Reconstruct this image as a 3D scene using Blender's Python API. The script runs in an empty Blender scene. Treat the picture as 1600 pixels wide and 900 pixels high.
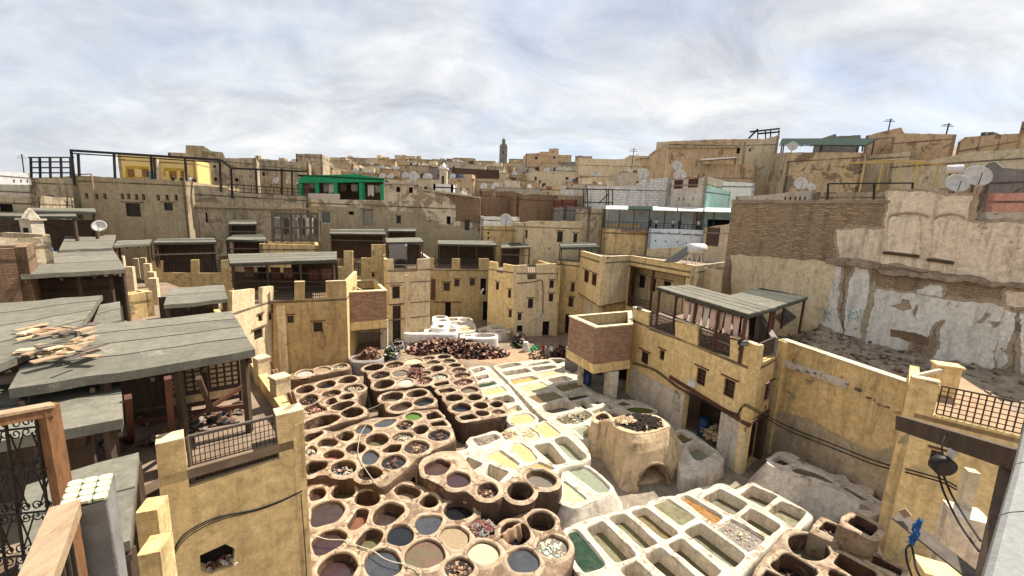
import bpy, bmesh, math, random
from mathutils import Vector, Matrix, noise
from mathutils.geometry import delaunay_2d_cdt
random.seed(7)
C = bpy.context.scene
COL = C.collection
R = math.radians
# ---------------------------------------------------------------- camera
FPX, CAMH = 620.0, 15.0
PITCH, ROLL = R(9.6), R(2.3)
_f = Vector((0, math.cos(PITCH), -math.sin(PITCH)))
_r0 = Vector((1, 0, 0)); _u0 = _r0.cross(_f)
_r = _r0 * math.cos(ROLL) + _u0 * math.sin(ROLL)
_u = -_r0 * math.sin(ROLL) + _u0 * math.cos(ROLL)
EYE = Vector((0, 0, CAMH))
cd = bpy.data.cameras.new('camera'); cam = bpy.data.objects.new('camera', cd); COL.objects.link(cam)
cd.sensor_width = 36; cd.lens = FPX / 1600 * 36; cd.clip_start = 0.05; cd.clip_end = 9000
cam.matrix_world = Matrix(((_r.x, _u.x, -_f.x, 0), (_r.y, _u.y, -_f.y, 0), (_r.z, _u.z, -_f.z, CAMH), (0, 0, 0, 1)))
C.camera = cam
# ---------------------------------------------------------------- light
SUN_EL, SUN_AZ = R(57), R(52)          # azimuth from +Y towards +X
w = bpy.data.worlds.new('World'); C.world = w; w.use_nodes = True
nt = w.node_tree; N = nt.nodes; L = nt.links; N.clear()
def nd(t, **k):
    n = N.new(t)
    for a, b in k.items(): setattr(n, a, b)
    return n
wo = nd('ShaderNodeOutputWorld'); bg = nd('ShaderNodeBackground'); bg.inputs[1].default_value = 0.1
sky = nd('ShaderNodeTexSky', sky_type='NISHITA', sun_disc=False, sun_elevation=SUN_EL, sun_rotation=SUN_AZ)
tc = nd('ShaderNodeTexCoord'); sep = nd('ShaderNodeSeparateXYZ'); L.new(tc.outputs['Generated'], sep.inputs[0])
mz = nd('ShaderNodeMath', operation='MAXIMUM'); L.new(sep.outputs[2], mz.inputs[0]); mz.inputs[1].default_value = 0.0
az = nd('ShaderNodeMath', operation='ADD'); L.new(mz.outputs[0], az.inputs[0]); az.inputs[1].default_value = 0.42
dx = nd('ShaderNodeMath', operation='DIVIDE'); L.new(sep.outputs[0], dx.inputs[0]); L.new(az.outputs[0], dx.inputs[1])
dy = nd('ShaderNodeMath', operation='DIVIDE'); L.new(sep.outputs[1], dy.inputs[0]); L.new(az.outputs[0], dy.inputs[1])
cmb = nd('ShaderNodeCombineXYZ'); L.new(dx.outputs[0], cmb.inputs[0]); L.new(dy.outputs[0], cmb.inputs[1])
mp = nd('ShaderNodeMapping'); L.new(cmb.outputs[0], mp.inputs[0]); mp.inputs['Scale'].default_value = (1.25, 1.9, 1); mp.inputs['Rotation'].default_value = (0, 0, R(-24)); mp.inputs['Location'].default_value = (3.1, 1.7, 0)
def wnoise(scale, detail, rough, dist):
    n = nd('ShaderNodeTexNoise'); n.inputs['Scale'].default_value = scale; n.inputs['Detail'].default_value = detail
    n.inputs['Roughness'].default_value = rough; n.inputs['Distortion'].default_value = dist; L.new(mp.outputs[0], n.inputs['Vector']); return n
def wramp(src, a, b, c0=(0, 0, 0, 1), c1=(1, 1, 1, 1)):
    r = nd('ShaderNodeValToRGB'); r.color_ramp.elements[0].position = a; r.color_ramp.elements[1].position = b
    r.color_ramp.elements[0].color = c0; r.color_ramp.elements[1].color = c1; L.new(src, r.inputs[0]); return r
n1 = wnoise(1.0, 10, 0.60, 0.7); n2 = wnoise(2.0, 10, 0.62, 0.5)
cover = wramp(n1.outputs['Fac'], 0.32, 0.56, (0.55, 0.55, 0.55, 1))
shade = wramp(n2.outputs['Fac'], 0.32, 0.66, (3.2, 3.4, 3.85, 1), (5.7, 5.75, 5.75, 1))
mix = nd('ShaderNodeMix', data_type='RGBA'); L.new(cover.outputs[0], mix.inputs[0]); L.new(sky.outputs[0], mix.inputs[6]); L.new(shade.outputs[0], mix.inputs[7])
L.new(mix.outputs[2], bg.inputs[0]); L.new(bg.outputs[0], wo.inputs[0])
sd = bpy.data.lights.new('sun', 'SUN'); sd.energy = 5.0; sd.angle = R(0.5); sd.color = (1, 0.93, 0.82)
so = bpy.data.objects.new('sun', sd); COL.objects.link(so)
SDIR = Vector((math.sin(SUN_AZ) * math.cos(SUN_EL), math.cos(SUN_AZ) * math.cos(SUN_EL), math.sin(SUN_EL)))
so.rotation_euler = (-SDIR).to_track_quat('-Z', 'Y').to_euler(); so.location = (0, 0, 80)
C.view_settings.view_transform = 'Standard'; C.view_settings.look = 'None'; C.view_settings.gamma = 1; C.view_settings.exposure = 0.82
C.render.engine = 'CYCLES'
C.cycles.max_bounces = 6; C.cycles.diffuse_bounces = 4; C.cycles.glossy_bounces = 3
# ---------------------------------------------------------------- pixel (of the 1600 x 900 photograph) -> place
def ray(px, py): return _f * FPX + _r * (px - 800) + _u * (450 - py)
def G(px, py, z=0.0):
    d = ray(px, py); return EYE + d * ((z - CAMH) / d.z)
def D(px, py, y):
    d = ray(px, py); return EYE + d * (y / d.y)
def px_of(p):
    v = Vector(p) - EYE; z = v.dot(_f); return (800 + FPX * v.dot(_r) / z, 450 - FPX * v.dot(_u) / z)
# ---------------------------------------------------------------- mesh builder
class MB:
    def __init__(s): s.v = []; s.f = []; s.m = []; s.mi = 0
    def add(s, vs, fs):
        o = len(s.v); s.v += [Vector(q) for q in vs]; s.f += [tuple(i + o for i in f) for f in fs]; s.m += [s.mi] * len(fs)
    def quad(s, a, b, c, d): s.add([a, b, c, d], [(0, 1, 2, 3)])
    def hexa(s, b4, t4):
        s.add(list(b4) + list(t4), [(3, 2, 1, 0), (4, 5, 6, 7), (0, 1, 5, 4), (1, 2, 6, 5), (2, 3, 7, 6), (3, 0, 4, 7)])
    def box(s, c, sx, sy, sz, rz=0.0, axis=None):
        """c = centre of the bottom"""
        c = Vector(c); ca, sa = math.cos(rz), math.sin(rz)
        q = [(-1, -1), (1, -1), (1, 1), (-1, 1)]
        P = [Vector((ca * x * sx / 2 - sa * y * sy / 2, sa * x * sx / 2 + ca * y * sy / 2, 0)) + c for x, y in q]
        s.hexa(P, [p + Vector((0, 0, sz)) for p in P])
    def bar(s, a, b, w, h=None, up=Vector((0, 0, 1))):
        """square bar between two points"""
        a = Vector(a); b = Vector(b); h = h or w; d = (b - a)
        if d.length < 1e-6: return
        d.normalize()
        if abs(d.dot(up)) > 0.98: up = Vector((1, 0, 0)) if abs(d.x) < 0.9 else Vector((0, 1, 0))
        x = d.cross(up).normalized(); y = x.cross(d).normalized()
        o = [x * w / 2 * i + y * h / 2 * j for i, j in ((-1, -1), (1, -1), (1, 1), (-1, 1))]
        s.hexa([a + k for k in o], [b + k for k in o])
    def tube(s, pts, r, n=6, closed=False):
        pts = [Vector(p) for p in pts]; m = len(pts); vs = []; fs = []
        for i, p in enumerate(pts):
            t = (pts[min(i + 1, m - 1)] - pts[max(i - 1, 0)]).normalized()
            up = Vector((0, 0, 1)) if abs(t.z) < 0.95 else Vector((1, 0, 0))
            x = t.cross(up).normalized(); y = x.cross(t).normalized()
            rr = r[i] if isinstance(r, (list, tuple)) else r
            for k in range(n):
                a = 2 * math.pi * k / n; vs.append(p + x * math.cos(a) * rr + y * math.sin(a) * rr)
        for i in range(m - 1):
            for k in range(n): fs.append((i * n + k, i * n + (k + 1) % n, (i + 1) * n + (k + 1) % n, (i + 1) * n + k))
        fs.append(tuple(range(n))[::-1]); fs.append(tuple((m - 1) * n + k for k in range(n)))
        s.add(vs, fs)
    def lathe(s, c, prof, n=16, sx=1, sy=1):
        c = Vector(c); vs = []; fs = []
        for r, z in prof:
            for k in range(n):
                a = 2 * math.pi * k / n; vs.append(c + Vector((r * math.cos(a) * sx, r * math.sin(a) * sy, z)))
        for i in range(len(prof) - 1):
            for k in range(n): fs.append((i * n + k, i * n + (k + 1) % n, (i + 1) * n + (k + 1) % n, (i + 1) * n + k))
        fs.append(tuple(range(n))[::-1]); fs.append(tuple((len(prof) - 1) * n + k for k in range(n)))
        s.add(vs, fs)
    def prism(s, poly, z0, z1):
        """polygon of 2-D points (counter clockwise) pulled up from z0 to z1"""
        n = len(poly); s.add([(p[0], p[1], z0) for p in poly] + [(p[0], p[1], z1) for p in poly],
              [tuple(range(n))[::-1], tuple(range(n, 2 * n))] + [(i, (i + 1) % n, n + (i + 1) % n, n + i) for i in range(n)])
    def build(s, name, mat, parent=None, smooth=False, jitter=0.0, origin=None):
        if jitter:
            for q in s.v: q += noise.noise_vector(q * 1.7) * jitter
        org = Vector(origin) if origin is not None else (wloc(parent) if parent else Vector((0, 0, 0)))
        if parent is not None: org = wloc(parent)
        me = bpy.data.meshes.new(name); me.from_pydata([q - org for q in s.v], [], s.f)
        mats = mat if isinstance(mat, (list, tuple)) else [mat]
        for m_ in mats: me.materials.append(m_)
        if len(mats) > 1: me.polygons.foreach_set('material_index', s.m)
        if smooth: me.polygons.foreach_set('use_smooth', [True] * len(me.polygons))
        me.update()
        o = bpy.data.objects.new(name, me); COL.objects.link(o)
        if parent is not None: o.parent = parent
        else: o.location = org
        return o
def wloc(o):
    v = Vector((0, 0, 0))
    while o is not None: v = v + o.location; o = o.parent
    return v
def tag(o, label=None, cat=None, group=None, kind=None):
    if label: o['label'] = label
    if cat: o['category'] = cat
    if group: o['group'] = group
    if kind: o['kind'] = kind
    return o
def thing(name, label, cat, loc, group=None):
    o = bpy.data.objects.new(name, None); COL.objects.link(o); o.location = Vector(loc); o.empty_display_size = 0.2
    return tag(o, label, cat, group)
def copy_thing(o, loc, label, parent=None):
    c = o.copy(); COL.objects.link(c)
    if parent is None: c.location = Vector(loc); c['label'] = label
    else: c.parent = parent
    for ch in list(o.children): copy_thing(ch, None, None, c)
    return c
def inside(p, poly):
    x, y = p[0], p[1]; r = False; n = len(poly)
    for i in range(n):
        x1, y1 = poly[i][0], poly[i][1]; x2, y2 = poly[(i + 1) % n][0], poly[(i + 1) % n][1]
        if (y1 > y) != (y2 > y) and x < (x2 - x1) * (y - y1) / (y2 - y1) + x1: r = not r
    return r
def area2(poly): return sum(poly[i][0] * poly[(i + 1) % len(poly)][1] - poly[(i + 1) % len(poly)][0] * poly[i][1] for i in range(len(poly))) / 2
def cdt(outline, holes, extra=()):
    vs = []; es = []
    for lp in [outline] + list(holes):
        o = len(vs); vs += [Vector((p[0], p[1])) for p in lp]; es += [(o + i, o + (i + 1) % len(lp)) for i in range(len(lp))]
    vs += [Vector((p[0], p[1])) for p in extra]
    v2, _, f2, _, _, _ = delaunay_2d_cdt(vs, es, [], 0, 1e-5)
    out = []
    for f in f2:
        c = (v2[f[0]] + v2[f[1]] + v2[f[2]]) / 3
        if inside(c, outline) and not any(inside(c, h) for h in holes): out.append(f)
    return v2, out
# ---------------------------------------------------------------- materials
M = {}
def mat_new(name):
    m = bpy.data.materials.new(name); m.use_nodes = True; t = m.node_tree
    b = t.nodes['Principled BSDF']; return m, t, b
class NT:
    def __init__(s, t): s.t = t
    def n(s, ty, **k):
        q = s.t.nodes.new(ty)
        for a, b in k.items(): setattr(q, a, b)
        return q
    def l(s, a, b): s.t.links.new(a, b)
    def pos(s, scale=(1, 1, 1), rot=(0, 0, 0)):
        g = s.n('ShaderNodeNewGeometry'); m = s.n('ShaderNodeMapping'); s.l(g.outputs['Position'], m.inputs[0])
        m.inputs['Scale'].default_value = scale; m.inputs['Rotation'].default_value = rot; return m.outputs[0]
    def noise(s, v, scale, detail=6, rough=0.6, dist=0.0):
        q = s.n('ShaderNodeTexNoise'); s.l(v, q.inputs['Vector']); q.inputs['Scale'].default_value = scale
        q.inputs['Detail'].default_value = detail; q.inputs['Roughness'].default_value = rough; q.inputs['Distortion'].default_value = dist
        return q.outputs['Fac']
    def ramp(s, f, a, b, c0=(0, 0, 0, 1), c1=(1, 1, 1, 1)):
        q = s.n('ShaderNodeValToRGB'); s.l(f, q.inputs[0]); e = q.color_ramp.elements
        e[0].position = a; e[1].position = b; e[0].color = c4(c0); e[1].color = c4(c1); return q.outputs[0]
    def mix(s, f, a, b, mode='MIX'):
        q = s.n('ShaderNodeMix', data_type='RGBA', blend_type=mode)
        for i, x in ((0, f), (6, a), (7, b)):
            if isinstance(x, (int, float)): q.inputs[i].default_value = x
            elif isinstance(x, (tuple, list)): q.inputs[i].default_value = c4(x)
            else: s.l(x, q.inputs[i])
        return q.outputs[2]
    def mul(s, a, k):
        q = s.n('ShaderNodeMath', operation='MULTIPLY'); s.l(a, q.inputs[0])
        if isinstance(k, (int, float)): q.inputs[1].default_value = k
        else: s.l(k, q.inputs[1])
        return q.outputs[0]
    def add(s, a, b):
        q = s.n('ShaderNodeMath', operation='ADD'); s.l(a, q.inputs[0])
        if isinstance(b, (int, float)): q.inputs[1].default_value = b
        else: s.l(b, q.inputs[1])
        return q.outputs[0]
    def bump(s, b, h, st=0.5, d=0.03):
        q = s.n('ShaderNodeBump'); q.inputs['Strength'].default_value = st; q.inputs['Distance'].default_value = d
        s.l(h, q.inputs['Height']); s.l(q.outputs[0], b.inputs['Normal'])
def c4(c): return tuple(c) if len(c) == 4 else tuple(c) + (1,)
def plaster(name, c1, c2, stain, patch=None, patch_amt=0.62, streak=0.55, bump=0.5, rough=0.92, big=0.35, seed=0.0, ps=0.55, grime=0.85):
    m, t, b = mat_new(name); k = NT(t); p = k.pos()
    off = k.n('ShaderNodeVectorMath', operation='ADD'); k.l(p, off.inputs[0]); off.inputs[1].default_value = (seed * 7.3, seed * 3.1, seed * 1.9); p = off.outputs[0]
    base = k.mix(k.ramp(k.noise(p, big, 9, 0.68, 0.4), 0.36, 0.64), c1, c2)
    base = k.mix(k.ramp(k.noise(p, 2.6, 8, 0.7, 0.3), 0.42, 0.75), base, k.mix(0.5, base, stain))
    v = k.n('ShaderNodeMapping'); k.l(p, v.inputs[0]); v.inputs['Scale'].default_value = (2.2, 2.2, 0.22)
    st = k.ramp(k.noise(v.outputs[0], 0.9, 9, 0.7, 0.2), 0.50, 0.70)
    base = k.mix(k.mul(st, streak), base, stain)
    v3 = k.n('ShaderNodeMapping'); k.l(p, v3.inputs[0]); v3.inputs['Scale'].default_value = (1, 1, 0.45)
    gr = k.mul(k.ramp(k.noise(v3.outputs[0], 0.75, 12, 0.72, 0.8), 0.53, 0.72), k.ramp(k.noise(p, 4.5, 8, 0.75), 0.3, 0.6))
    base = k.mix(k.mul(gr, min(1, grime)), base, stain)
    base = k.mix(0.75, base, k.mix(k.noise(p, 5.5, 9, 0.78), (0.42, 0.40, 0.37), (1.55, 1.56, 1.58)), 'MULTIPLY')
    pn = k.noise(p, ps, 10, 0.62, 0.6)
    if patch:
        base = k.mix(k.ramp(pn, patch_amt, patch_amt + 0.03), base, k.mix(k.ramp(k.noise(k.pos((1, 1, 7)), 2.0, 4, 0.6), 0.35, 0.65), patch, tuple(x * 0.55 for x in patch[:3])))
    fine = k.noise(p, 14, 6, 0.75)
    base = k.mix(0.55, base, k.mix(fine, tuple(0.45 for _ in range(3)), (1.4, 1.4, 1.4)), 'MULTIPLY')
    k.l(base, b.inputs['Base Color']); b.inputs['Roughness'].default_value = rough; b.inputs['Specular IOR Level'].default_value = 0.2
    h = k.add(k.mul(k.noise(p, 5, 8, 0.7), 0.7), k.mul(fine, 0.3))
    if patch: h = k.add(h, k.mul(k.ramp(pn, patch_amt, patch_amt + 0.06), -0.35))
    k.bump(b, h, bump, 0.06); M[name] = m; return m
def masonry(name, c1, c2, mortar, layer=0.09, length=0.34, rough_amt=0.5, plas=None, plas_amt=0.5, bump=0.8, wall_dir=(1, 0)):
    """uneven brick courses running along wall_dir, some of it under plaster"""
    m, t, b = mat_new(name); k = NT(t); p = k.pos()
    ang = math.atan2(wall_dir[1], wall_dir[0])
    v = k.n('ShaderNodeMapping'); k.l(p, v.inputs[0]); v.inputs['Rotation'].default_value = (0, 0, -ang)
    s_ = k.n('ShaderNodeSeparateXYZ'); k.l(v.outputs[0], s_.inputs[0])
    wob = k.mul(k.noise(p, 0.9, 4, 0.6), 0.22)
    cb = k.n('ShaderNodeCombineXYZ'); k.l(s_.outputs[0], cb.inputs[0]); k.l(k.add(s_.outputs[2], wob), cb.inputs[1])
    br = k.n('ShaderNodeTexBrick'); k.l(cb.outputs[0], br.inputs['Vector']); br.inputs['Scale'].default_value = 1.0
    br.inputs['Brick Width'].default_value = length; br.inputs['Row Height'].default_value = layer; br.inputs['Mortar Size'].default_value = layer * 0.16
    br.inputs['Mortar Smooth'].default_value = 0.35; br.inputs['Color1'].default_value = c4(c1); br.inputs['Color2'].default_value = c4(c2); br.inputs['Mortar'].default_value = c4(mortar)
    base = k.mix(k.ramp(k.noise(p, 1.3, 9, 0.7), 0.35, 0.7), br.outputs['Color'], k.mix(0.6, br.outputs['Color'], mortar))
    base = k.mix(0.45, base, k.mix(0.5, c1, c2))
    sn = k.noise(k.pos((1, 1, 3.6)), 1.9, 9, 0.78, 0.5)
    base = k.mix(0.9, base, k.mix(sn, (0.05, 0.045, 0.04), (1.9, 1.9, 1.9)), 'MULTIPLY')
    base = k.mix(0.7, base, k.mix(k.noise(p, 7, 7, 0.75), (0.3, 0.3, 0.3), (1.6, 1.6, 1.6)), 'MULTIPLY')
    inv = k.n('ShaderNodeMath', operation='SUBTRACT'); inv.inputs[0].default_value = 1; k.l(br.outputs['Fac'], inv.inputs[1])
    h = k.add(k.add(k.mul(inv.outputs[0], 0.4), k.mul(sn, 1.3)), k.mul(k.noise(p, 6, 8, 0.75), rough_amt))
    if plas:
        f = k.ramp(k.noise(p, 0.4, 10, 0.66, 0.5), plas_amt, plas_amt + 0.04)
        base = k.mix(f, base, k.mix(k.noise(p, 3, 8, 0.7), tuple(x * 0.7 for x in plas), plas)); h = k.mix(f, h, k.add(k.mul(k.noise(p, 9, 5), 0.3), 0.75))
    v2 = k.n('ShaderNodeMapping'); k.l(p, v2.inputs[0]); v2.inputs['Scale'].default_value = (1.6, 1.6, 0.2)
    base = k.mix(k.mul(k.ramp(k.noise(v2.outputs[0], 0.8, 8, 0.7, .3), .5, .72), .7), base, tuple(x * .5 for x in mortar))
    k.l(base, b.inputs['Base Color']); b.inputs['Roughness'].default_value = 0.95; b.inputs['Specular IOR Level'].default_value = 0.15
    k.bump(b, h, bump, 0.08); M[name] = m; return m
def simple(name, c1, c2=None, rough=0.7, scale=3, metal=0.0, bump=0.25, stretch=(1, 1, 1), lo=0.35, hi=0.65, spec=0.3, bd=0.02):
    m, t, b = mat_new(name); k = NT(t); p = k.pos(stretch); c2 = c2 or tuple(x * 0.6 for x in c1)
    n = k.noise(p, scale, 8, 0.68, 0.3)
    base = k.mix(k.ramp(n, lo, hi), c1, c2)
    base = k.mix(0.4, base, k.mix(k.noise(p, scale * 6, 5, 0.7), (0.5, 0.5, 0.5), (1.4, 1.4, 1.4)), 'MULTIPLY')
    k.l(base, b.inputs['Base Color']); b.inputs['Roughness'].default_value = rough; b.inputs['Metallic'].default_value = metal; b.inputs['Specular IOR Level'].default_value = spec
    if bump: k.bump(b, k.noise(p, scale * 4, 6, 0.7), bump, bd)
    M[name] = m; return m
def liquid(name, c1, c2=None, rough=0.08, scale=2.2, lo=0.4, hi=0.65, bump=0.03, spec=0.5):
    m, t, b = mat_new(name); k = NT(t); p = k.pos(); c2 = c2 or tuple(x * 0.8 for x in c1)
    f = k.ramp(k.noise(p, scale, 7, 0.65, 1.2), lo, hi)
    k.l(k.mix(f, c1, c2), b.inputs['Base Color'])
    rr = k.ramp(k.noise(p, scale * 1.7, 5, 0.6), 0.35, 0.75, (rough,) * 3, (min(1, rough * 2.6 + 0.05),) * 3); k.l(rr, b.inputs['Roughness'])
    b.inputs['Specular IOR Level'].default_value = spec
    k.bump(b, k.noise(p, 9, 4, 0.6), bump, 0.02); M[name] = m; return m
OCH_S = (0.13, 0.085, 0.04)
plaster('ochre', (0.88, 0.665, 0.335), (0.8, 0.59, 0.28), OCH_S, (0.60, 0.46, 0.29), 0.68, 0.4, grime=.4)  # brighter copy of the ochre; bounced light is put into its colour
plaster('ochre_dim', (0.58, 0.43, 0.22), (0.46, 0.335, 0.165), OCH_S, (0.36, 0.27, 0.16), 0.64, 0.6, seed=50)  # same ochre dimmed; the lower light on these walls is in the colour
plaster('ochre_old', (0.84, 0.62, 0.3), (0.68, 0.49, 0.23), (0.10, 0.07, 0.042), (0.50, 0.38, 0.23), 0.62, 0.6, seed=2)
plaster('ochre_pale', (0.82, 0.67, 0.43), (0.72, 0.58, 0.36), (0.2, 0.14, 0.08), (0.36, 0.28, 0.18), 0.66, 0.5, seed=3)
plaster('tan_wall', (0.50, 0.41, 0.26), (0.42, 0.335, 0.205), (0.16, 0.12, 0.075), (0.28, 0.22, 0.15), 0.68, 0.5, seed=4)
plaster('worn_tan', (0.58, 0.48, 0.33), (0.44, 0.355, 0.235), (0.09, 0.07, 0.05), (0.32, 0.25, 0.165), 0.55, 0.95, 0.9, seed=5)
plaster('cream_wall', (0.72, 0.62, 0.44), (0.6, 0.5, 0.34), (0.22, 0.17, 0.11), (0.38, 0.28, 0.18), 0.63, 0.5, seed=6)
plaster('pink_cream', (0.92, 0.78, 0.6), (0.82, 0.68, 0.51), (0.20, 0.14, 0.095), (0.46, 0.36, 0.25), 0.62, 0.7, 0.9, seed=7)
plaster('whitewash', (0.6, 0.565, 0.48), (0.5, 0.445, 0.345), (0.28, 0.20, 0.12), (0.46, 0.36, 0.24), 0.585, 0.6, 0.9, seed=8, big=0.9, ps=2.0)
plaster('whitewash_clean', (0.86, 0.85, 0.82), (0.8, 0.78, 0.74), (0.4, 0.36, 0.3), None, streak=0.35, seed=9, grime=.5)
plaster('grey_white', (0.74, 0.66, 0.55), (0.62, 0.54, 0.44), (0.2, 0.16, 0.12), (0.32, 0.25, 0.17), 0.60, 0.6, 0.8, seed=10, big=0.8)
plaster('dado_tan', (0.62, 0.5, 0.34), (0.5, 0.39, 0.25), (0.16, 0.12, 0.08), (0.62, 0.56, 0.46), 0.60, 0.6, 0.8, seed=22, big=0.6)
plaster('adobe', (0.64, 0.48, 0.3), (0.52, 0.375, 0.22), (0.16, 0.115, 0.075), (0.30, 0.22, 0.14), 0.54, 0.7, 0.9, seed=23)
plaster('ruin_white', (0.9, 0.855, 0.76), (0.8, 0.75, 0.66), (0.27, 0.22, 0.165), (0.42, 0.335, 0.235), 0.62, 0.5, 0.9, seed=11, big=0.5)
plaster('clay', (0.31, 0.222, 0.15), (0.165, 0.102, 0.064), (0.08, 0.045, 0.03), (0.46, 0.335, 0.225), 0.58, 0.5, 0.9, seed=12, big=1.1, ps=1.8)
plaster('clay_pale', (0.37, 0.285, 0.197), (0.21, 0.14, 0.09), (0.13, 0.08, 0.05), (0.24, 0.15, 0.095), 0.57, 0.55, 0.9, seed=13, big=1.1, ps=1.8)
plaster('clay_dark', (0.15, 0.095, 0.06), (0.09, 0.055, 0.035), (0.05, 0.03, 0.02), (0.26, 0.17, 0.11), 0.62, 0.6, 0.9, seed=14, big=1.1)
plaster('furnace', (0.7, 0.53, 0.33), (0.6, 0.44, 0.265), (0.14, 0.09, 0.05), (0.56, 0.47, 0.34), 0.60, 0.75, 0.9, seed=15, big=0.7)
plaster('aqua_wall', (0.5, 0.78, 0.72), (0.6, 0.82, 0.78), (0.3, 0.42, 0.4), None, seed=16)
plaster('blue_wall', (0.62, 0.74, 0.82), (0.8, 0.84, 0.86), (0.35, 0.4, 0.42), None, seed=17)
plaster('pink_wall', (0.68, 0.33, 0.26), (0.60, 0.30, 0.24), (0.3, 0.16, 0.12), None, seed=18)
plaster('orange_tan', (0.66, 0.49, 0.31), (0.54, 0.39, 0.24), (0.18, 0.12, 0.07), (0.34, 0.24, 0.14), 0.58, seed=19)
plaster('grey_wall', (0.30, 0.28, 0.26), (0.22, 0.2, 0.185), (0.1, 0.09, 0.08), (0.2, 0.16, 0.12), 0.62, seed=20)
masonry('ruin_brick', (0.58, 0.43, 0.285), (0.36, 0.26, 0.165), (0.19, 0.135, 0.088), 0.15, 0.42, 0.9, None, bump=1.0, wall_dir=(0.57, -0.82))
masonry('ruin_mixed', (0.36, 0.27, 0.17), (0.28, 0.20, 0.125), (0.24, 0.18, 0.12), 0.11, 0.42, 0.9, (0.60, 0.52, 0.41), 0.48, 1.0, (0.57, -0.82))
masonry('old_brick', (0.34, 0.22, 0.13), (0.26, 0.16, 0.10), (0.2, 0.14, 0.1), 0.12, 0.4, 0.8, (0.42, 0.32, 0.2), 0.60, 0.8, (1, 0))
masonry('block_wall', (0.86, 0.82, 0.76), (0.78, 0.73, 0.67), (0.36, 0.32, 0.28), 0.42, 0.9, 0.4, None, bump=0.6, wall_dir=(1, 0.0))
masonry('mid_wall', (0.60, 0.47, 0.31), (0.46, 0.35, 0.23), (0.2, 0.145, 0.10), 0.13, 0.45, 0.9, (0.78, 0.65, 0.45), 0.46, 0.9, (1, 0))
simple('box_brick', (0.36, 0.215, 0.14), (0.27, 0.16, 0.105), 0.9, 2.5); simple('box_brick_b', (0.43, 0.285, 0.195), (0.33, 0.205, 0.14), 0.9, 2.5)
simple('mortar', (0.20, 0.15, 0.11), None, 0.95)
plaster('felt', (0.205, 0.192, 0.15), (0.155, 0.145, 0.115), (0.085, 0.08, 0.062), (0.27, 0.25, 0.20), 0.63, 0.35, 0.5, 0.97, seed=41, ps=1.1); plaster('felt_b', (0.23, 0.214, 0.167), (0.178, 0.165, 0.13), (0.09, 0.085, 0.065), (0.30, 0.275, 0.215), 0.62, 0.35, 0.5, 0.97, seed=42, ps=0.9); simple('felt_edge', (0.06, 0.064, 0.052), (0.085, 0.085, 0.07), 0.95, 2, spec=.05)
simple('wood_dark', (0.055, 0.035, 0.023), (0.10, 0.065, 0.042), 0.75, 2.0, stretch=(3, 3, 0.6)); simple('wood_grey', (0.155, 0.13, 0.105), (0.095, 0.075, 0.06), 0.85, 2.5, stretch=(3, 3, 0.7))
simple('wood_red', (0.13, 0.05, 0.03), (0.085, 0.035, 0.022), 0.7, 2); simple('wood_honey', (0.30, 0.155, 0.07), (0.17, 0.08, 0.035), 0.7, 6, stretch=(5, 5, .7), bump=.4); simple('wood_pale', (0.44, 0.32, 0.20), (0.30, 0.20, 0.12), 0.85, 5, stretch=(5, 1, 2), bump=.5)
simple('iron', (0.02, 0.02, 0.022), (0.035, 0.028, 0.024), 0.55, 5, metal=0.4, spec=0.4); simple('rust', (0.12, 0.075, 0.055), (0.06, 0.045, 0.04), 0.75, 4)
simple('cable', (0.015, 0.015, 0.016), None, 0.6, 8, bump=0); simple('rope_pale', (0.62, 0.56, 0.42), None, 0.9, 8, bump=0)
simple('pane_dark', (0.018, 0.016, 0.015), (0.03, 0.027, 0.024), 0.25, 1.5, bump=0.05, spec=0.4); simple('void', (0.012, 0.010, 0.009), None, 0.9, 2, bump=0)  # void is black colour standing in for unlit interiors
simple('earth', (0.40, 0.27, 0.165), (0.30, 0.19, 0.115), 0.95, 1.2, bump=0.5); simple('court_floor', (0.29, 0.215, 0.15), (0.17, 0.12, 0.08), 0.9, 0.7, bump=0.4); simple('hill_soil', (0.26, 0.2, 0.13), (0.17, 0.13, 0.09), 0.95, 0.08)
simple('rubble', (0.42, 0.335, 0.245), (0.20, 0.15, 0.105), 0.95, 1.6, bump=0.9, bd=0.08); simple('granite', (0.22, 0.22, 0.21), (0.15, 0.15, 0.145), 0.6, 38, bump=0.15, bd=0.004); simple('grout', (0.07, 0.07, 0.07), None, 0.9)
simple('tile_cream', (0.58, 0.55, 0.36), (0.50, 0.48, 0.36), 0.25, 4, bump=0.05, spec=0.5); simple('tile_green', (0.12, 0.16, 0.10), None, 0.3, 4)
simple('render_grey', (0.25, 0.235, 0.22), (0.16, 0.15, 0.14), 0.95, 6, bump=0.8, bd=0.01); simple('white_metal', (0.75, 0.75, 0.73), (0.6, 0.58, 0.55), 0.5, 2); simple('dish_grey', (0.62, 0.60, 0.56), (0.45, 0.41, 0.37), 0.6, 2)
simple('green_paint', (0.01, 0.30, 0.11), (0.008, 0.22, 0.085), 0.5, 1.5, bump=0.05); simple('roof_green', (0.014, 0.03, 0.022), (0.022, 0.04, 0.03), 0.95, 1, spec=.05); simple('yellow_pipe', (0.62, 0.44, 0.13), (0.5, 0.34, 0.1), 0.6, 2, bump=0)
simple('mural_yellow', (0.78, 0.58, 0.20), (0.72, 0.54, 0.24), 0.7, 1, bump=0); simple('mural_brown', (0.30, 0.15, 0.05), None, 0.8); simple('mural_blue', (0.15, 0.42, 0.5), None, 0.8); simple('mural_gold', (0.62, 0.40, 0.05), None, 0.8)
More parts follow.
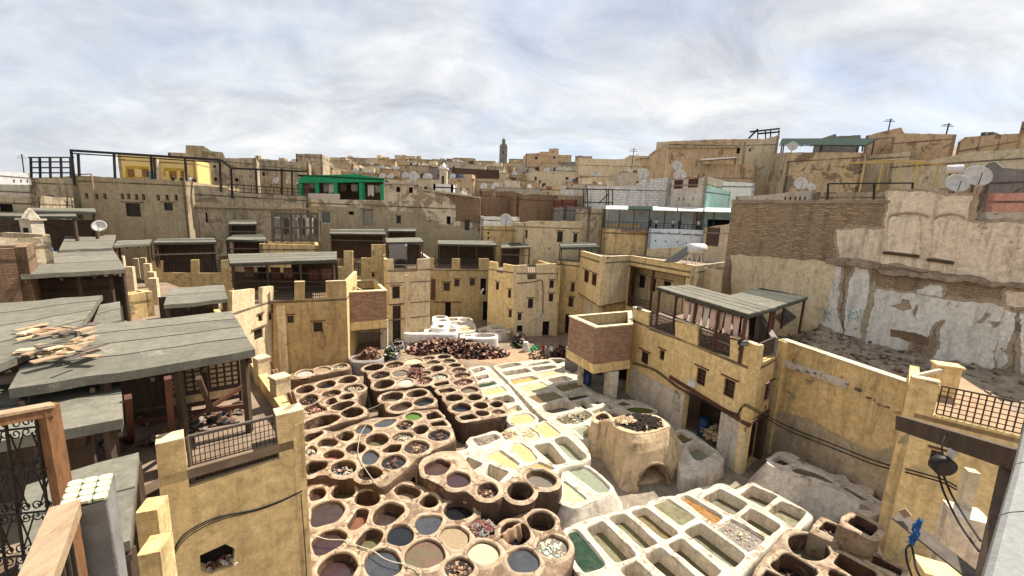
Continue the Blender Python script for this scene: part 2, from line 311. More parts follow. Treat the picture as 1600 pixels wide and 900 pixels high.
simple('cloth_white', (0.62, 0.56, 0.47), (0.5, 0.43, 0.35), 0.9, 4); simple('cloth_pink', (0.55, 0.38, 0.32), (0.62, 0.47, 0.4), 0.8, 3); simple('cloth_grey', (0.26, 0.24, 0.215), (0.18, 0.165, 0.15), 0.95, 4); simple('cloth_blue', (0.03, 0.14, 0.38), None, 0.8); simple('plastic_blue', (0.02, 0.06, 0.16), None, 0.4); simple('plastic_white', (0.7, 0.68, 0.62), None, 0.5)
simple('hide_brown', (0.20, 0.10, 0.065), (0.11, 0.05, 0.035), 0.55, 5); simple('hide_pink', (0.50, 0.33, 0.26), (0.38, 0.22, 0.16), 0.6, 5); simple('hide_tan', (0.42, 0.27, 0.16), (0.30, 0.18, 0.10), 0.7, 5); simple('hide_cream', (0.66, 0.54, 0.35), (0.52, 0.38, 0.2), 0.7, 5); simple('hide_black', (0.022, 0.016, 0.014), (0.035, 0.026, 0.022), 0.85, 5, spec=.08); simple('hide_grey', (0.30, 0.29, 0.27), (0.16, 0.15, 0.14), 0.5, 6); simple('hide_green', (0.25, 0.42, 0.30), (0.62, 0.64, 0.55), 0.5, 6); simple('hide_red', (0.24, 0.075, 0.055), (0.15, 0.05, 0.04), 0.55, 5)
simple('skin', (0.36, 0.20, 0.13), None, 0.6); simple('hair', (0.02, 0.015, 0.012), None, 0.7); simple('shirt_red', (0.28, 0.02, 0.025), None, 0.8); simple('shirt_white', (0.72, 0.72, 0.72), None, 0.8); simple('shirt_dark', (0.03, 0.03, 0.04), None, 0.8); simple('trousers', (0.06, 0.055, 0.06), None, 0.85); simple('glass_blue', (0.16, 0.18, 0.19), (0.2, 0.22, 0.23), 0.25, 1, bump=0, spec=0.6); simple('leaf', (0.04, 0.11, 0.03), (0.06, 0.15, 0.04), 0.6, 5)
simple('dry_leaf', (0.10, 0.14, 0.045), (0.055, 0.09, 0.03), 0.7, 5)
liquid('q_black', (0.012, 0.013, 0.015)); liquid('q_grey', (0.055, 0.058, 0.062), (0.04, 0.042, 0.046), 0.12); liquid('q_brown', (0.06, 0.028, 0.02), (0.04, 0.018, 0.013), 0.15); liquid('q_darkbrown', (0.05, 0.032, 0.024), (0.035, 0.022, 0.017), 0.12)
liquid('q_rust', (0.18, 0.065, 0.028), (0.11, 0.04, 0.018), 0.6, 5, bump=0.4); liquid('q_green', (0.045, 0.12, 0.008), (0.065, 0.15, 0.012), 0.4, 3); liquid('q_deepgreen', (0.012, 0.035, 0.010), (0.009, 0.028, 0.008), 0.15); liquid('q_moss', (0.07, 0.085, 0.012), (0.05, 0.065, 0.01), 0.3)
liquid('q_yellow', (0.43, 0.335, 0.15), (0.38, 0.295, 0.125), 0.35); liquid('q_paleyellow', (0.4, 0.345, 0.19), (0.35, 0.3, 0.16), 0.35); liquid('q_gold', (0.42, 0.27, 0.07), (0.36, 0.23, 0.055), 0.35); liquid('q_ochre', (0.15, 0.1, 0.03), (0.12, 0.08, 0.024), 0.2); liquid('q_amber', (0.25, 0.105, 0.006), (0.19, 0.078, 0.005), 0.2)
liquid('q_olive', (0.165, 0.145, 0.07), (0.13, 0.115, 0.055), 0.2); liquid('q_dimolive', (0.12, 0.105, 0.055), (0.10, 0.088, 0.045), 0.2); liquid('q_celadon', (0.22, 0.235, 0.155), (0.18, 0.195, 0.13), 0.2); liquid('q_palegreen', (0.33, 0.4, 0.22), (0.29, 0.35, 0.19), 0.25); liquid('q_milk', (0.4, 0.385, 0.33), (0.27, 0.25, 0.2), 0.5, 4); liquid('q_cream', (0.47, 0.41, 0.255), (0.4, 0.34, 0.2), 0.6, 3, bump=0.3); liquid('q_tan', (0.29, 0.215, 0.12), (0.21, 0.145, 0.08), 0.5, 4, bump=0.3)
liquid('q_greybrown', (0.14, 0.11, 0.08), (0.1, 0.08, 0.058), 0.3); liquid('q_pink', (0.36, 0.12, 0.11), (0.28, 0.085, 0.08), 0.4); liquid('q_scum', (0.10, 0.08, 0.038), (0.14, 0.065, 0.05), 0.35, 1.6, 0.42, 0.60); liquid('q_purple', (0.045, 0.022, 0.022), (0.035, 0.018, 0.018), 0.15)
simple('brick_light', (0.46, 0.35, 0.22), (0.36, 0.26, 0.16), 0.95, 4, bump=.5)
plaster('dye_stain', (0.17, 0.10, 0.06), (0.09, 0.05, 0.03), (0.03, 0.018, 0.012), (0.28, 0.19, 0.12), 0.60, 0.7, 0.9, seed=31, big=1.3)
plaster('pit_wall', (0.8, 0.7, 0.55), (0.68, 0.58, 0.43), (0.20, 0.15, 0.10), (0.66, 0.60, 0.5), 0.62, 0.7, 0.7, seed=32, big=1.0)
plaster('rim_worn', (0.52, 0.42, 0.3), (0.38, 0.275, 0.18), (0.16, 0.10, 0.06), (0.28, 0.175, 0.11), 0.57, 0.35, 0.9, seed=33, big=1.6, ps=2.4)
plaster('rim_lime', (0.62, 0.585, 0.5), (0.54, 0.485, 0.385), (0.3, 0.21, 0.13), (0.46, 0.345, 0.22), 0.585, 0.45, 0.9, seed=34, big=1.6, ps=2.6)
plaster('undercoat', (0.5, 0.4, 0.285), (0.39, 0.305, 0.21), (0.2, 0.15, 0.1), (0.70, 0.62, 0.5), 0.6, 0.5, 0.9, seed=61, ps=1.4)
plaster('lime_floor', (0.34, 0.29, 0.22), (0.23, 0.185, 0.135), (0.12, 0.09, 0.06), (0.42, 0.37, 0.29), 0.6, 0.4, 0.8, seed=71, big=0.9, ps=1.2)
# ---------------------------------------------------------------- ground
mb = MB(); mb.add([(-4000, -600, 0), (4000, -600, 0), (4000, 6000, 0), (-4000, 6000, 0)], [(0, 1, 2, 3)])
tag(mb.build('ground', M['hill_soil']), kind='structure')
mb = MB(); mb.quad((-34, 4, .004), (24, 4, .004), (24, 66, .004), (-34, 66, .004))
tag(mb.build('courtyard_floor', M['court_floor']), kind='structure')
mb = MB(); mb.add([G(x, y, .009) for x, y in ((780, 575), (905, 565), (1000, 620), (1130, 700), (1200, 745), (1250, 790), (1180, 830), (900, 850), (800, 700))][::-1], [tuple(range(9))])
tag(mb.build('limewashed_floor', M['lime_floor']), kind='structure')
FR = {'A': (430, 550, 6.925), 'B': (560, 540, 6.925), 'C': (460, 640, 6.925), 'D': (600, 620, 6.925), 'E': (470, 770, 6.923), 'F': (640, 770, 6.154), 'G': (640, 690, 6.154),
      'H': (720, 560, 6.925), 'I': (840, 560, 6.923), 'J': (700, 640, 6.0), 'K': (880, 740, 5.625), 'L': (1060, 730, 5.296), 'M': (1180, 690, 4.2875), 'N': (900, 630, 5.623), 'O': (600, 470, 6.667),
      'S': (470, 675, 4.0), 'P': (0, 0, 1.0)}
def zf(fr, x, y): a, b, s = FR[fr]; return (a + x / s, b + y / s)
def pts_of(fr, flat, z):
    out = []
    i = 0; cur = fr
    while i < len(flat):
        if isinstance(flat[i], str): cur = flat[i]; i += 1; continue
        p = zf(cur, flat[i], flat[i + 1]); out.append(G(p[0], p[1], z)); i += 2
    return out
def smooth_loop(P, n, rnd=0.5):
    """closed loop through P with its corners cut (Chaikin), n points evenly spaced, counter clockwise"""
    P = [Vector((p[0], p[1])) for p in P]
    for _ in range(3 if rnd else 0):
        q = []
        for i in range(len(P)):
            a, b = P[i], P[(i + 1) % len(P)]; t = 0.25 * rnd if _ == 0 else 0.22
            q += [a.lerp(b, t), a.lerp(b, 1 - t)]
        P = q
    if area2(P) < 0: P.reverse()
    seg = [(P[(i + 1) % len(P)] - P[i]).length for i in range(len(P))]; tot = sum(seg); out = []; i = 0; acc = 0
    for k in range(n):
        t = tot * k / n
        while acc + seg[i] < t: acc += seg[i]; i += 1
        out.append(P[i].lerp(P[(i + 1) % len(P)], (t - acc) / max(seg[i], 1e-9)))
    return out
def normals(P):
    n = len(P); o = []
    for i in range(n):
        t = P[(i + 1) % n] - P[(i - 1) % n]; o.append(Vector((t.y, -t.x)).normalized())
    return o
LIQ = {'black': ('q_black', 'near-black dye'), 'grey': ('q_grey', 'slate grey dye'), 'brown': ('q_brown', 'reddish brown dye'), 'dbrown': ('q_darkbrown', 'dark brown dye'), 'rust': ('q_rust', 'rust orange dye'), 'green': ('q_green', 'bright green dye'),
       'dgreen': ('q_deepgreen', 'deep green liquid'), 'moss': ('q_moss', 'moss green liquid'), 'yellow': ('q_yellow', 'creamy yellow lime water'), 'pyellow': ('q_paleyellow', 'pale yellow lime water'), 'gold': ('q_gold', 'golden yellow liquid'),
       'ochre': ('q_ochre', 'ochre brown liquid'), 'amber': ('q_amber', 'amber orange dye'), 'olive': ('q_olive', 'olive grey liquid'), 'dolive': ('q_dimolive', 'murky olive liquid'), 'celadon': ('q_celadon', 'grey green liquid'),
       'pgreen': ('q_palegreen', 'pale green liquid'), 'milk': ('q_milk', 'milky white foam'), 'cream': ('q_cream', 'thick cream white paste'), 'tan': ('q_tan', 'tan coloured paste'), 'gbrown': ('q_greybrown', 'grey brown water'),
       'pink': ('q_pink', 'pink dye'), 'scum': ('q_scum', 'olive dye under pink scum'), 'purple': ('q_purple', 'purple brown dye'), 'deep': ('q_darkbrown', 'dark dye deep down'), 'deepw': ('q_dimolive', 'murky water deep down'), 'deepb': ('q_black', 'black dye deep down')}
HID = {'hides': (('hide_brown', 'hide_tan', 'hide_black'), 'soaking brown hides', 'q_darkbrown'), 'hpale': (('hide_cream', 'hide_pink', 'hide_grey'), 'pale hides in dark water', 'q_black'), 'hred': (('hide_red', 'hide_brown', 'hide_pink'), 'reddish hides', 'q_brown'),
       'hdark': (('hide_black', 'hide_brown', 'hide_black'), 'blackened hides', 'q_black'), 'hcream': (('hide_cream', 'hide_cream', 'hide_tan'), 'cream coloured hides', 'q_cream'), 'hgrey': (('hide_grey', 'hide_cream', 'hide_black'), 'grey hide scraps', 'q_dimolive'),
       'hgreen': (('hide_green', 'hide_green', 'hide_cream'), 'green and white scraps', 'q_greybrown'), 'hgravel': (('hide_grey', 'hide_tan', 'hide_cream'), 'coarse grey tan bark', 'q_greybrown')}
def add_scrap(mb, c, s, tilt, nm):
    """one limp folded piece of skin"""
    a = random.uniform(0, 6.283); ux = Vector((math.cos(a), math.sin(a), random.uniform(-tilt, tilt))) * s; uy = Vector((-math.sin(a), math.cos(a), random.uniform(-tilt, tilt))) * s * random.uniform(.35, .8)
    f1, f2, am = random.uniform(0, 6), random.uniform(1.4, 2.8), s * random.uniform(.15, .38); mb.mi = random.randrange(nm); vs = []
    for j in range(3):
        for i in range(4):
            u, v = (i - 1.5) / 1.5, j - 1; q = 1 - .22 * abs(math.sin(f1 + i * 2.1 + j))
            vs.append(c + ux * u * q + uy * v * (1 - .25 * abs(math.cos(f1 + i * 1.7))) + Vector((0, 0, am * math.sin(f1 + u * f2 + v) - .18 * s * (u * u + v * v))))
    mb.add(vs, [(j * 4 + i, j * 4 + i + 1, j * 4 + i + 5, j * 4 + i + 4) for j in range(2) for i in range(3)])
def scrap_heap(mb, loop, z, n, size, lift=0.12, nm=3):
    """crumpled pieces of skin lying inside a loop"""
    xs = [p[0] for p in loop]; ys = [p[1] for p in loop]; k = 0; tries = 0
    cx, cy = sum(xs) / len(xs), sum(ys) / len(ys); rad = max(max(xs) - min(xs), max(ys) - min(ys)) / 2
    while k < n and tries < n * 6:
        tries += 1
        x, y = random.uniform(min(xs), max(xs)), random.uniform(min(ys), max(ys))
        if not inside((x, y), loop): continue
        k += 1; d = 1 - min(1, math.hypot(x - cx, y - cy) / rad); h = z + lift * d * random.uniform(0.2, 1) + random.uniform(0, .04)
        add_scrap(mb, Vector((x, y, h)), size * random.uniform(0.5, 1.3), .35, nm)
VATS = []
def cluster(name, label, fr, z, outline, mat, vats, where, white=False, lip=0.055, batter=0.06, z0=0.0, side_mat=None, rnd=0.8):
    out = [Vector((p.x, p.y)) for p in pts_of(fr, outline, z)]
    cen = sum((G(*px_of((p.x, p.y, z)), z) for p in out), Vector((0, 0, 0))) / len(out)
    loop = smooth_loop(out, max(48, len(out) * 6), rnd)
    recs = []
    for vt in vats:
        v = list(vt); f = fr
        if v[0] in FR: f = v.pop(0)
        kind, data, depth, content = v[:4]
        if kind == 'e':
            cx, cy, rx, ry = data[:4]; ro = R(data[4]) if len(data) > 4 else 0; flat = []
            for i in range(28):
                a = 2 * math.pi * i / 28; x, y = rx * math.cos(a), ry * math.sin(a)
                flat += [cx + x * math.cos(ro) - y * math.sin(ro), cy + x * math.sin(ro) + y * math.cos(ro)]
            lp = smooth_loop(pts_of(f, flat, z), 40, 0.3); shp = 'round' if rx / max(ry, 1) < 2.9 else 'oval'
        else:
            lp = smooth_loop(pts_of(f, data, z), 40, v[4] if len(v) > 4 else ((0.2 if len(data) <= 8 else 0.5) if white else (0.28 if len(data) <= 8 else 0.75))); shp = 'squarish' if len(data) <= 8 else 'irregular'
        c0_ = sum(lp, Vector((0, 0))) / len(lp); lp = [c0_ + (p - c0_) * (1.02 if kind == 'e' else 1.06) for p in lp]
        lp = [p + Vector(noise.noise_vector(Vector((p.x * 1.3, p.y * 1.3, z)))[:2]) * (0.03 if white else 0.085) for p in lp]
        c = sum(lp, Vector((0, 0))) / len(lp)
        recs.append(dict(lp=lp, c=c, depth=min(depth, z - 0.12), content=content, shp=shp, z=z, white=white, where=where, rad=max((p - c).length for p in lp)))
    for sc_ in (1.04, 1.04, 1.03, 1.03, 1.02):            # let each pit grow while it keeps clear of its neighbours and of the edge
        for r in recs:
            new = [r['c'] + (p - r['c']) * sc_ for p in r['lp']]; gap = 0.17 if not white else 0.2
            if any((q['c'] - r['c']).length < q['rad'] + r['rad'] + .6 and min((a - b).length for a in new for b in q['lp'][::2]) < gap for q in recs if q is not r): continue
            if min((a - b).length for a in new[::2] for b in loop) < 0.18 or not all(inside(p, loop) for p in new[::4]): continue
            r['lp'] = new; r['rad'] *= sc_
    holes = []
    for i, r in enumerate(recs):
        offs = []
        for p in r['lp']:
            dmin = 9
            for j, q in enumerate(recs):
                if j == i or (q['c'] - r['c']).length > q['rad'] + r['rad'] + 0.6: continue
                for t in q['lp']: dmin = min(dmin, (t - p).length)
            offs.append(max(0.035, min(0.15, 0.46 * dmin)))
        offs = [(offs[k - 1] + offs[k] + offs[(k + 1) % 40]) / 3 for k in range(40)]
        r['off'] = offs; r['nn'] = normals(r['lp'])
        holes.append([p + nn * o * 0.3 for p, nn, o in zip(r['lp'], r['nn'], offs)])
    # platform
    t = thing('vat_platform', label, 'masonry platform', (cen.x, cen.y, 0))
    xs = [p.x for p in loop]; ys = [p.y for p in loop]; extra = []
    x = min(xs)
    while x < max(xs):
        y = min(ys)
        while y < max(ys):
            q = (x + random.uniform(-.1, .1), y + random.uniform(-.1, .1))
            if inside(q, loop) and not any(inside(q, h) for h in holes): extra.append(q)
            y += 0.45
        x += 0.45
    mb = MB(); v2, f2 = cdt(loop, holes, extra)
    mb.add([(p.x, p.y, z + noise.noise(Vector((p.x, p.y, 3)) * 1.3) * 0.035 - 0.012) for p in v2], [f if (v2[f[1]] - v2[f[0]]).cross(v2[f[2]] - v2[f[0]]) > 0 else f[::-1] for f in f2])
    top = mb.build('top', M[mat], t, True)
    mb = MB(); n = len(loop); nn = normals(loop); rows = [(-0.03, 0.0), (0.02, 0.04), (0.05, 0.12), (0.05 + batter * .3, 0.4), (0.05 + batter * .7, 0.75), (0.05 + batter, 1.0)]
    vs = []
    for o, q in rows:
        for p, m_ in zip(loop, nn):
            zz = z - 0.012 - (z - z0) * q; nz = noise.noise(Vector((p.x * 1.1, p.y * 1.1, zz * 1.1))) * 0.06 * min(1, q * 4)
            vs.append((p.x + m_.x * (o + nz), p.y + m_.y * (o + nz), zz))
    mb.add(vs, [(i * n + k, (i + 1) * n + k, (i + 1) * n + (k + 1) % n, i * n + (k + 1) % n) for i in range(len(rows) - 1) for k in range(n)])
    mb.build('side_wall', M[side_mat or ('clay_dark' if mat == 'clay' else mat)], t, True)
    for r in recs:
        r['mat'] = mat; r['lip'] = lip; VATS.append(r)
def finish_vats():
    keyed = {}
    for r in VATS: keyed.setdefault((r['where'], r['content'], r['shp']), []).append(r)
    ords = 'first second third fourth fifth sixth seventh eighth ninth tenth eleventh twelfth thirteenth fourteenth'.split()
    for key, rs in keyed.items(): rs.sort(key=lambda r: px_of((r['c'].x, r['c'].y, r['z']))[0])
    for r in VATS:
        z = r['z']; c = r['c']; lp = r['lp']; k = r['content']; hide = k in HID
        phrase = HID[k][1] if hide else LIQ[k][1]
        rs = keyed[(r['where'], k, r['shp'])]
        lab = f"{r['shp']} vat of {phrase} in {r['where']}"
        if len(rs) > 1:
            i = rs.index(r)
            lab += ', leftmost' if i == 0 else (', rightmost' if i == len(rs) - 1 else f', {ords[i]} from left')
        t = thing('lime_vat' if r['white'] else 'dye_vat', lab, 'vat', (c.x, c.y, z), 'white lime vats' if r['white'] else 'clay dye vats')
        d = r['depth']; lip = r['lip'] * random.uniform(.6, 1.2); mb = MB(); n = 40; vs = []
        floor = min(z - 0.06, d + 0.25)
        prof = [(-0.15, -floor), (-0.1, -d * .8), (-0.04, -0.25 if d > .4 else -d * .6), (0.0, -0.05), (0.1, lip * .75), (0.4, lip), (0.8, lip * .8), (1.15, lip * .4), (1.7, -0.03)]
        for o, dz in prof:
            for p, m_, w_ in zip(lp, r['nn'], r['off']):
                q = o * (w_ if o > 0 else 0.35); zz = z + dz
                j = noise.noise_vector(Vector((p.x * 2.2, p.y * 2.2, zz * 2.2))) * 0.03
                vs.append((p.x + m_.x * q + j.x, p.y + m_.y * q + j.y, zz + (j.z if dz > -.1 else 0)))
        qf = lambda a, b, k: (a * n + b, a * n + (b + 1) % n, (a + 1) * n + (b + 1) % n, (a + 1) * n + b)[::-1]
        pale = r['white']; m2 = MB(); m2.add(vs[:4 * n], [qf(a, b, 0) for a in range(3) for b in range(n)]); m2.build('inner_wall', M['pit_wall' if pale else 'dye_stain'], t, True)
        mb.add(vs[3 * n:], [qf(a, b, 0) for a in range(len(prof) - 4) for b in range(n)])
        mb.build('rim', M['rim_lime' if pale and r['mat'] == 'whitewash' else (r['mat'] if pale or r['mat'] in ('furnace', 'grey_wall') else 'rim_worn')], t, True)
        inner = [p - m_ * 0.02 for p, m_ in zip(lp, r['nn'])]
        mb = MB(); mb.add([(p.x, p.y, z - d) for p in inner], [tuple(range(n))])
        mb.build('liquid', M[HID[k][2] if hide else LIQ[k][0]], t)
        if hide:
            lp2 = [c + (p - c) * 0.9 for p in inner]; area = abs(area2(lp2)); mb = MB()
            scrap_heap(mb, lp2, z - d - 0.03, int(26 + 46 * area), 0.10 if k != 'hgravel' else 0.06, 0.14)
            tag(mb.build('soaking_hides', [M[q] for q in HID[k][0]], t, True), kind='stuff')
BW = 'clay_pale'
cluster('a', 'low brown slab holding three foamy pits below the left ochre building', 'A', 0.9, (105, 255, 300, 195, 560, 145, 800, 115, 835, 185, 600, 220, 380, 265, 160, 305), 'clay', [
    ('e', (320, 233, 98, 36, -8), .12, 'milk'), ('e', (512, 193, 86, 31, -6), .12, 'tan'), ('e', (705, 155, 78, 25, -5), .14, 'hgrey')], 'the low left slab')
cluster('b', 'rounded brown block of dye vats beside the left ochre building', 'A', 1.5, (195, 400, 330, 345, 520, 300, 700, 262, 850, 248, 930, 310, 990, 380, 985, 425, 900, 470, 900, 570, 1010, 610, 1010, 700, 730, 760, 500, 840, 300, 890, 240, 870, 215, 700, 200, 550), 'clay', [
    ('e', (320, 407, 102, 44, -10), .5, 'deep'), ('e', (550, 352, 108, 42, -10), .3, 'black'), ('e', (785, 303, 103, 38, -8), .5, 'deep'), ('e', (848, 394, 112, 42, -5), .12, 'hpale'), ('e', (605, 450, 103, 40, -10), .3, 'hides'),
    ('e', (360, 520, 108, 56, -15), .2, 'hdark'), ('p', (310, 605, 450, 550, 565, 635, 360, 690), .2, 'hred'), ('e', (603, 537, 66, 36, -8), .6, 'deep'), ('e', (770, 484, 82, 30, -10), .6, 'deep'), ('e', (725, 582, 130, 44, -12), .7, 'deep'),
    ('e', (832, 655, 122, 56, -8), .9, 'dbrown'), ('p', (310, 755, 480, 695, 640, 675, 705, 712, 640, 765, 500, 815, 310, 850), .8, 'deep')], 'the left brown block')
cluster('c', 'long brown block of round dye vats stepping down towards the white vats', 'B', 1.6, (38, 232, 270, 185, 500, 140, 690, 115, 850, 92, 970, 86, 1050, 138, 1130, 188, 1190, 250, 1245, 320, 1290, 410, 1320, 480, 1360, 560, 1390, 600, 'D', 1285, 45, 1330, 110, 1320, 195, 1190, 232, 860, 282, 775, 200, 700, 130, 645, 40, 'B', 900, 530, 840, 470, 780, 412, 700, 440, 600, 425, 400, 470, 220, 485, 150, 450, 125, 345), 'clay', [
    ('e', (165, 238, 105, 38, -8), .7, 'deep'), ('e', (390, 208, 85, 28, -6), .2, 'hides'), ('e', (595, 170, 96, 31, -3), .08, 'cream'), ('e', (760, 138, 68, 19, 0), .2, 'hides'), ('e', (925, 122, 73, 24, 0), .5, 'deepb'), ('e', (238, 320, 103, 40, -8), .2, 'hdark'),
    ('e', (452, 300, 88, 38, -5), .1, 'gbrown'), ('p', (545, 220, 660, 197, 722, 245, 600, 265), .5, 'deepb'), ('e', (805, 185, 80, 23, -3), .2, 'dolive'), ('e', (983, 170, 66, 24, 0), .2, 'hgrey'), ('e', (845, 250, 76, 32, -2), .6, 'deep'), ('e', (1040, 215, 68, 21, -3), .3, 'moss'),
    ('e', (275, 417, 112, 48, -8), .9, 'dbrown'), ('e', (505, 400, 93, 37, -8), .08, 'milk'), ('e', (712, 305, 70, 29, -10), .15, 'hred'), ('e', (715, 382, 82, 40, -8), .15, 'hred'), ('e', (880, 337, 88, 34, 0), .12, 'hgreen'), ('e', (1085, 268, 78, 29, -3), .15, 'hides'),
    ('e', (1120, 325, 84, 28, -3), .15, 'hides'), ('e', (1135, 398, 98, 35, -5), .15, 'hred'), ('p', (812, 412, 958, 378, 988, 420, 842, 448), .6, 'deep'), ('p', (855, 480, 1000, 452, 1055, 490, 892, 524), .3, 'hides'), ('e', (1198, 480, 86, 36, -3), .2, 'gbrown'), ('e', (1035, 567, 98, 41, -3), .5, 'deepb'),
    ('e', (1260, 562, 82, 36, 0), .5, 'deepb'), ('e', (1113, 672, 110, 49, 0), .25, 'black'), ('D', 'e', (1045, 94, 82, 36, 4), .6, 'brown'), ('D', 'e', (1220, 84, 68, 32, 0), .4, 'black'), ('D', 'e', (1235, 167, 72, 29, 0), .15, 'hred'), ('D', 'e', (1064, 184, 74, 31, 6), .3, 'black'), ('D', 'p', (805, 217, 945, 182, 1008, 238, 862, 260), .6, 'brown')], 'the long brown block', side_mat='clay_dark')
cluster('d', 'small brown block of four vats in the middle of the dye pits', 'B', 1.7, (215, 560, 260, 510, 450, 488, 700, 448, 785, 500, 875, 645, 800, 672, 590, 692, 500, 722, 380, 732, 285, 692, 285, 620, 228, 605), 'clay', [
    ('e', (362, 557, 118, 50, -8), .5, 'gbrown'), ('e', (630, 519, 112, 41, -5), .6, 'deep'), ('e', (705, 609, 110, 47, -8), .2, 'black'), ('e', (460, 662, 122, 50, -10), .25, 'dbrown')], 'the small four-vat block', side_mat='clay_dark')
cluster('e', 'upper terrace of honeycomb dye vats left of the white pits', 'C', 1.6, (95, 262, 320, 205, 430, 250, 600, 180, 760, 110, 900, 85, 'B', 420, 775, 490, 735, 590, 700, 800, 680, 880, 690, 1010, 890, 'D', 745, 345, 775, 440, 765, 480, 620, 540, 500, 592, 420, 640, 345, 672, 'C', 1300, 560, 1180, 680, 1010, 815, 920, 850, 850, 780, 700, 778, 640, 740, 520, 745, 400, 740, 360, 700, 130, 742), 'clay_pale', [
    ('p', (860, 150, 1000, 100, 1095, 103, 1045, 172, 955, 198, 875, 185), .06, 'grey'), ('e', (750, 217, 98, 53, -8), .12, 'grey'), ('e', (1188, 167, 100, 50, -12), .15, 'hides'), ('D', 'e', (320, 213, 88, 41, 0), .14, 'green'), ('D', 'p', (455, 185, 555, 160, 622, 220, 485, 257), .6, 'brown'), ('D', 'p', (495, 287, 635, 254, 692, 318, 530, 328), .5, 'brown'),
    ('D', 'p', (300, 350, 370, 310, 440, 310, 485, 350, 450, 400, 360, 412), .7, 'milk'), ('D', 'e', (600, 417, 120, 63, 0), .14, 'hdark'), ('e', (1170, 297, 112, 50, -5), .14, 'hgrey'), ('e', (892, 332, 116, 66, -8), .5, 'dolive'), ('p', (435, 292, 540, 240, 635, 252, 648, 298, 580, 345, 505, 338), .6, 'deep'), ('p', (118, 275, 278, 235, 315, 265, 200, 328, 118, 355), .6, 'deep'),
    ('e', (360, 368, 106, 56, -5), .4, 'milk'), ('e', (190, 447, 62, 58, 0), .15, 'hpale'), ('e', (662, 422, 106, 62, -5), .45, 'gbrown'), ('e', (425, 492, 106, 52, -5), .4, 'pink'), ('D', 'e', (352, 545, 122, 68, -5), .15, 'hides'), ('p', (955, 440, 1035, 385, 1152, 380, 1135, 452, 985, 470), .7, 'deep'), ('e', (815, 522, 96, 80, -20), .12, 'grey'),
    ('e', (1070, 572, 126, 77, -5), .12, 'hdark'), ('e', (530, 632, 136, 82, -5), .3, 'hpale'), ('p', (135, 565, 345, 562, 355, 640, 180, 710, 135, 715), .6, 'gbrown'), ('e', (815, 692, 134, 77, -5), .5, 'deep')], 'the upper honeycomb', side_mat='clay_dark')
cluster('f', 'front honeycomb of large clay dye vats nearest the viewer', 'E', 1.2, (60, -150, 'C', 200, 770, 340, 725, 420, 765, 600, 770, 680, 800, 900, 875, 1040, 850, 'S', 580, 320, 680, 300, 800, 350, 880, 430, 960, 390, 1100, 430, 1140, 520, 'F', 560, 300, 640, 420, 850, 400, 900, 260, 1100, 190, 1250, 140, 1400, 200, 1430, 280, 1480, 380, 1590, 500, 1560, 700, 1400, 900, 'P', 845, 945, 640, 955, 470, 945, 'E', 60, 800, 60, 300), 'clay', [
    ('p', (95, -35, 245, -50, 280, 5, 225, 78, 95, 98), .3, 'brown'), ('S', 'e', (268, 376, 80, 50, -10), .5, 'dolive'), ('S', 'e', (415, 416, 78, 52, -5), .7, 'rust'), ('S', 'e', (662, 376, 74, 42, 12), .45, 'tan'), ('S', 'e', (802, 434, 56, 44, -5), .9, 'dbrown'),
    ('p', (105, 152, 300, 95, 425, 103, 475, 180, 418, 287, 280, 355, 112, 385), .1, 'dbrown'), ('p', (490, 335, 575, 240, 605, 185, 728, 183, 724, 308, 638, 385, 525, 405), .35, 'rust'), ('p', (812, 182, 940, 115, 1075, 152, 1105, 220, 990, 325, 900, 350, 808, 340), .5, 'deep'), ('e', (1075, 465, 146, 120, -8), .08, 'black'),
    ('p', (1258, 340, 1292, 273, 1420, 244, 1515, 282, 1478, 378, 1400, 445, 1292, 446), .08, 'grey'), ('p', (585, 540, 700, 422, 828, 394, 880, 450, 856, 538, 760, 615, 625, 625), .45, 'dolive'), ('p', (125, 532, 250, 432, 400, 404, 470, 470, 436, 558, 260, 655, 155, 665), .2, 'purple'), ('e', (400, 815, 200, 140, -22), .35, 'purple'), ('e', (890, 775, 204, 160, 0), .12, 'grey'),
    ('p', (1135, 650, 1240, 535, 1400, 495, 1515, 582, 1552, 700, 1475, 775, 1350, 815, 1200, 805, 1152, 750), .12, 'scum'), ('F', 'e', (468, 172, 124, 80, 0), .25, 'black'), ('F', 'p', (275, 410, 342, 335, 490, 325, 575, 402, 555, 498, 470, 545, 372, 545), .08, 'tan'), ('F', 'e', (715, 582, 150, 108, 5), .08, 'cream'), ('F', 'e', (470, 725, 146, 105, 0), .1, 'hides'),
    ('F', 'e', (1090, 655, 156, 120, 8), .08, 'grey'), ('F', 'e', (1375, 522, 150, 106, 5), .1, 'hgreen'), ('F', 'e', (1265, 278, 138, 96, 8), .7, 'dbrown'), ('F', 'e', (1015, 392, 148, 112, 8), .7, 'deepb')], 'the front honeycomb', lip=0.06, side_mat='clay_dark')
cluster('g', 'raised cluster of tall clay vats between the honeycomb and white pits', 'G', 1.75, (75, 240, 130, 150, 280, 92, 470, 90, 560, 200, 640, 300, 720, 340, 880, 400, 980, 350, 1060, 320, 1130, 250, 1270, 235, 1420, 300, 1465, 400, 1430, 470, 1260, 480, 1200, 490, 1190, 540, 1060, 585, 900, 520, 860, 560, 740, 580, 600, 520, 540, 470, 430, 485, 300, 420, 140, 340), 'rim_worn', [
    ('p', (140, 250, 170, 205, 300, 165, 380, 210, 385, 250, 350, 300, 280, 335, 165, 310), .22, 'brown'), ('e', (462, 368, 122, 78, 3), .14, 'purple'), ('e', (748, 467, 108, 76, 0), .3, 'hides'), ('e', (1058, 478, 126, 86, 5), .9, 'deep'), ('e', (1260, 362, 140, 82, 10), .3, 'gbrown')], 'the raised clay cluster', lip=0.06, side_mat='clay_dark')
WS = dict(white=True, lip=0.03)
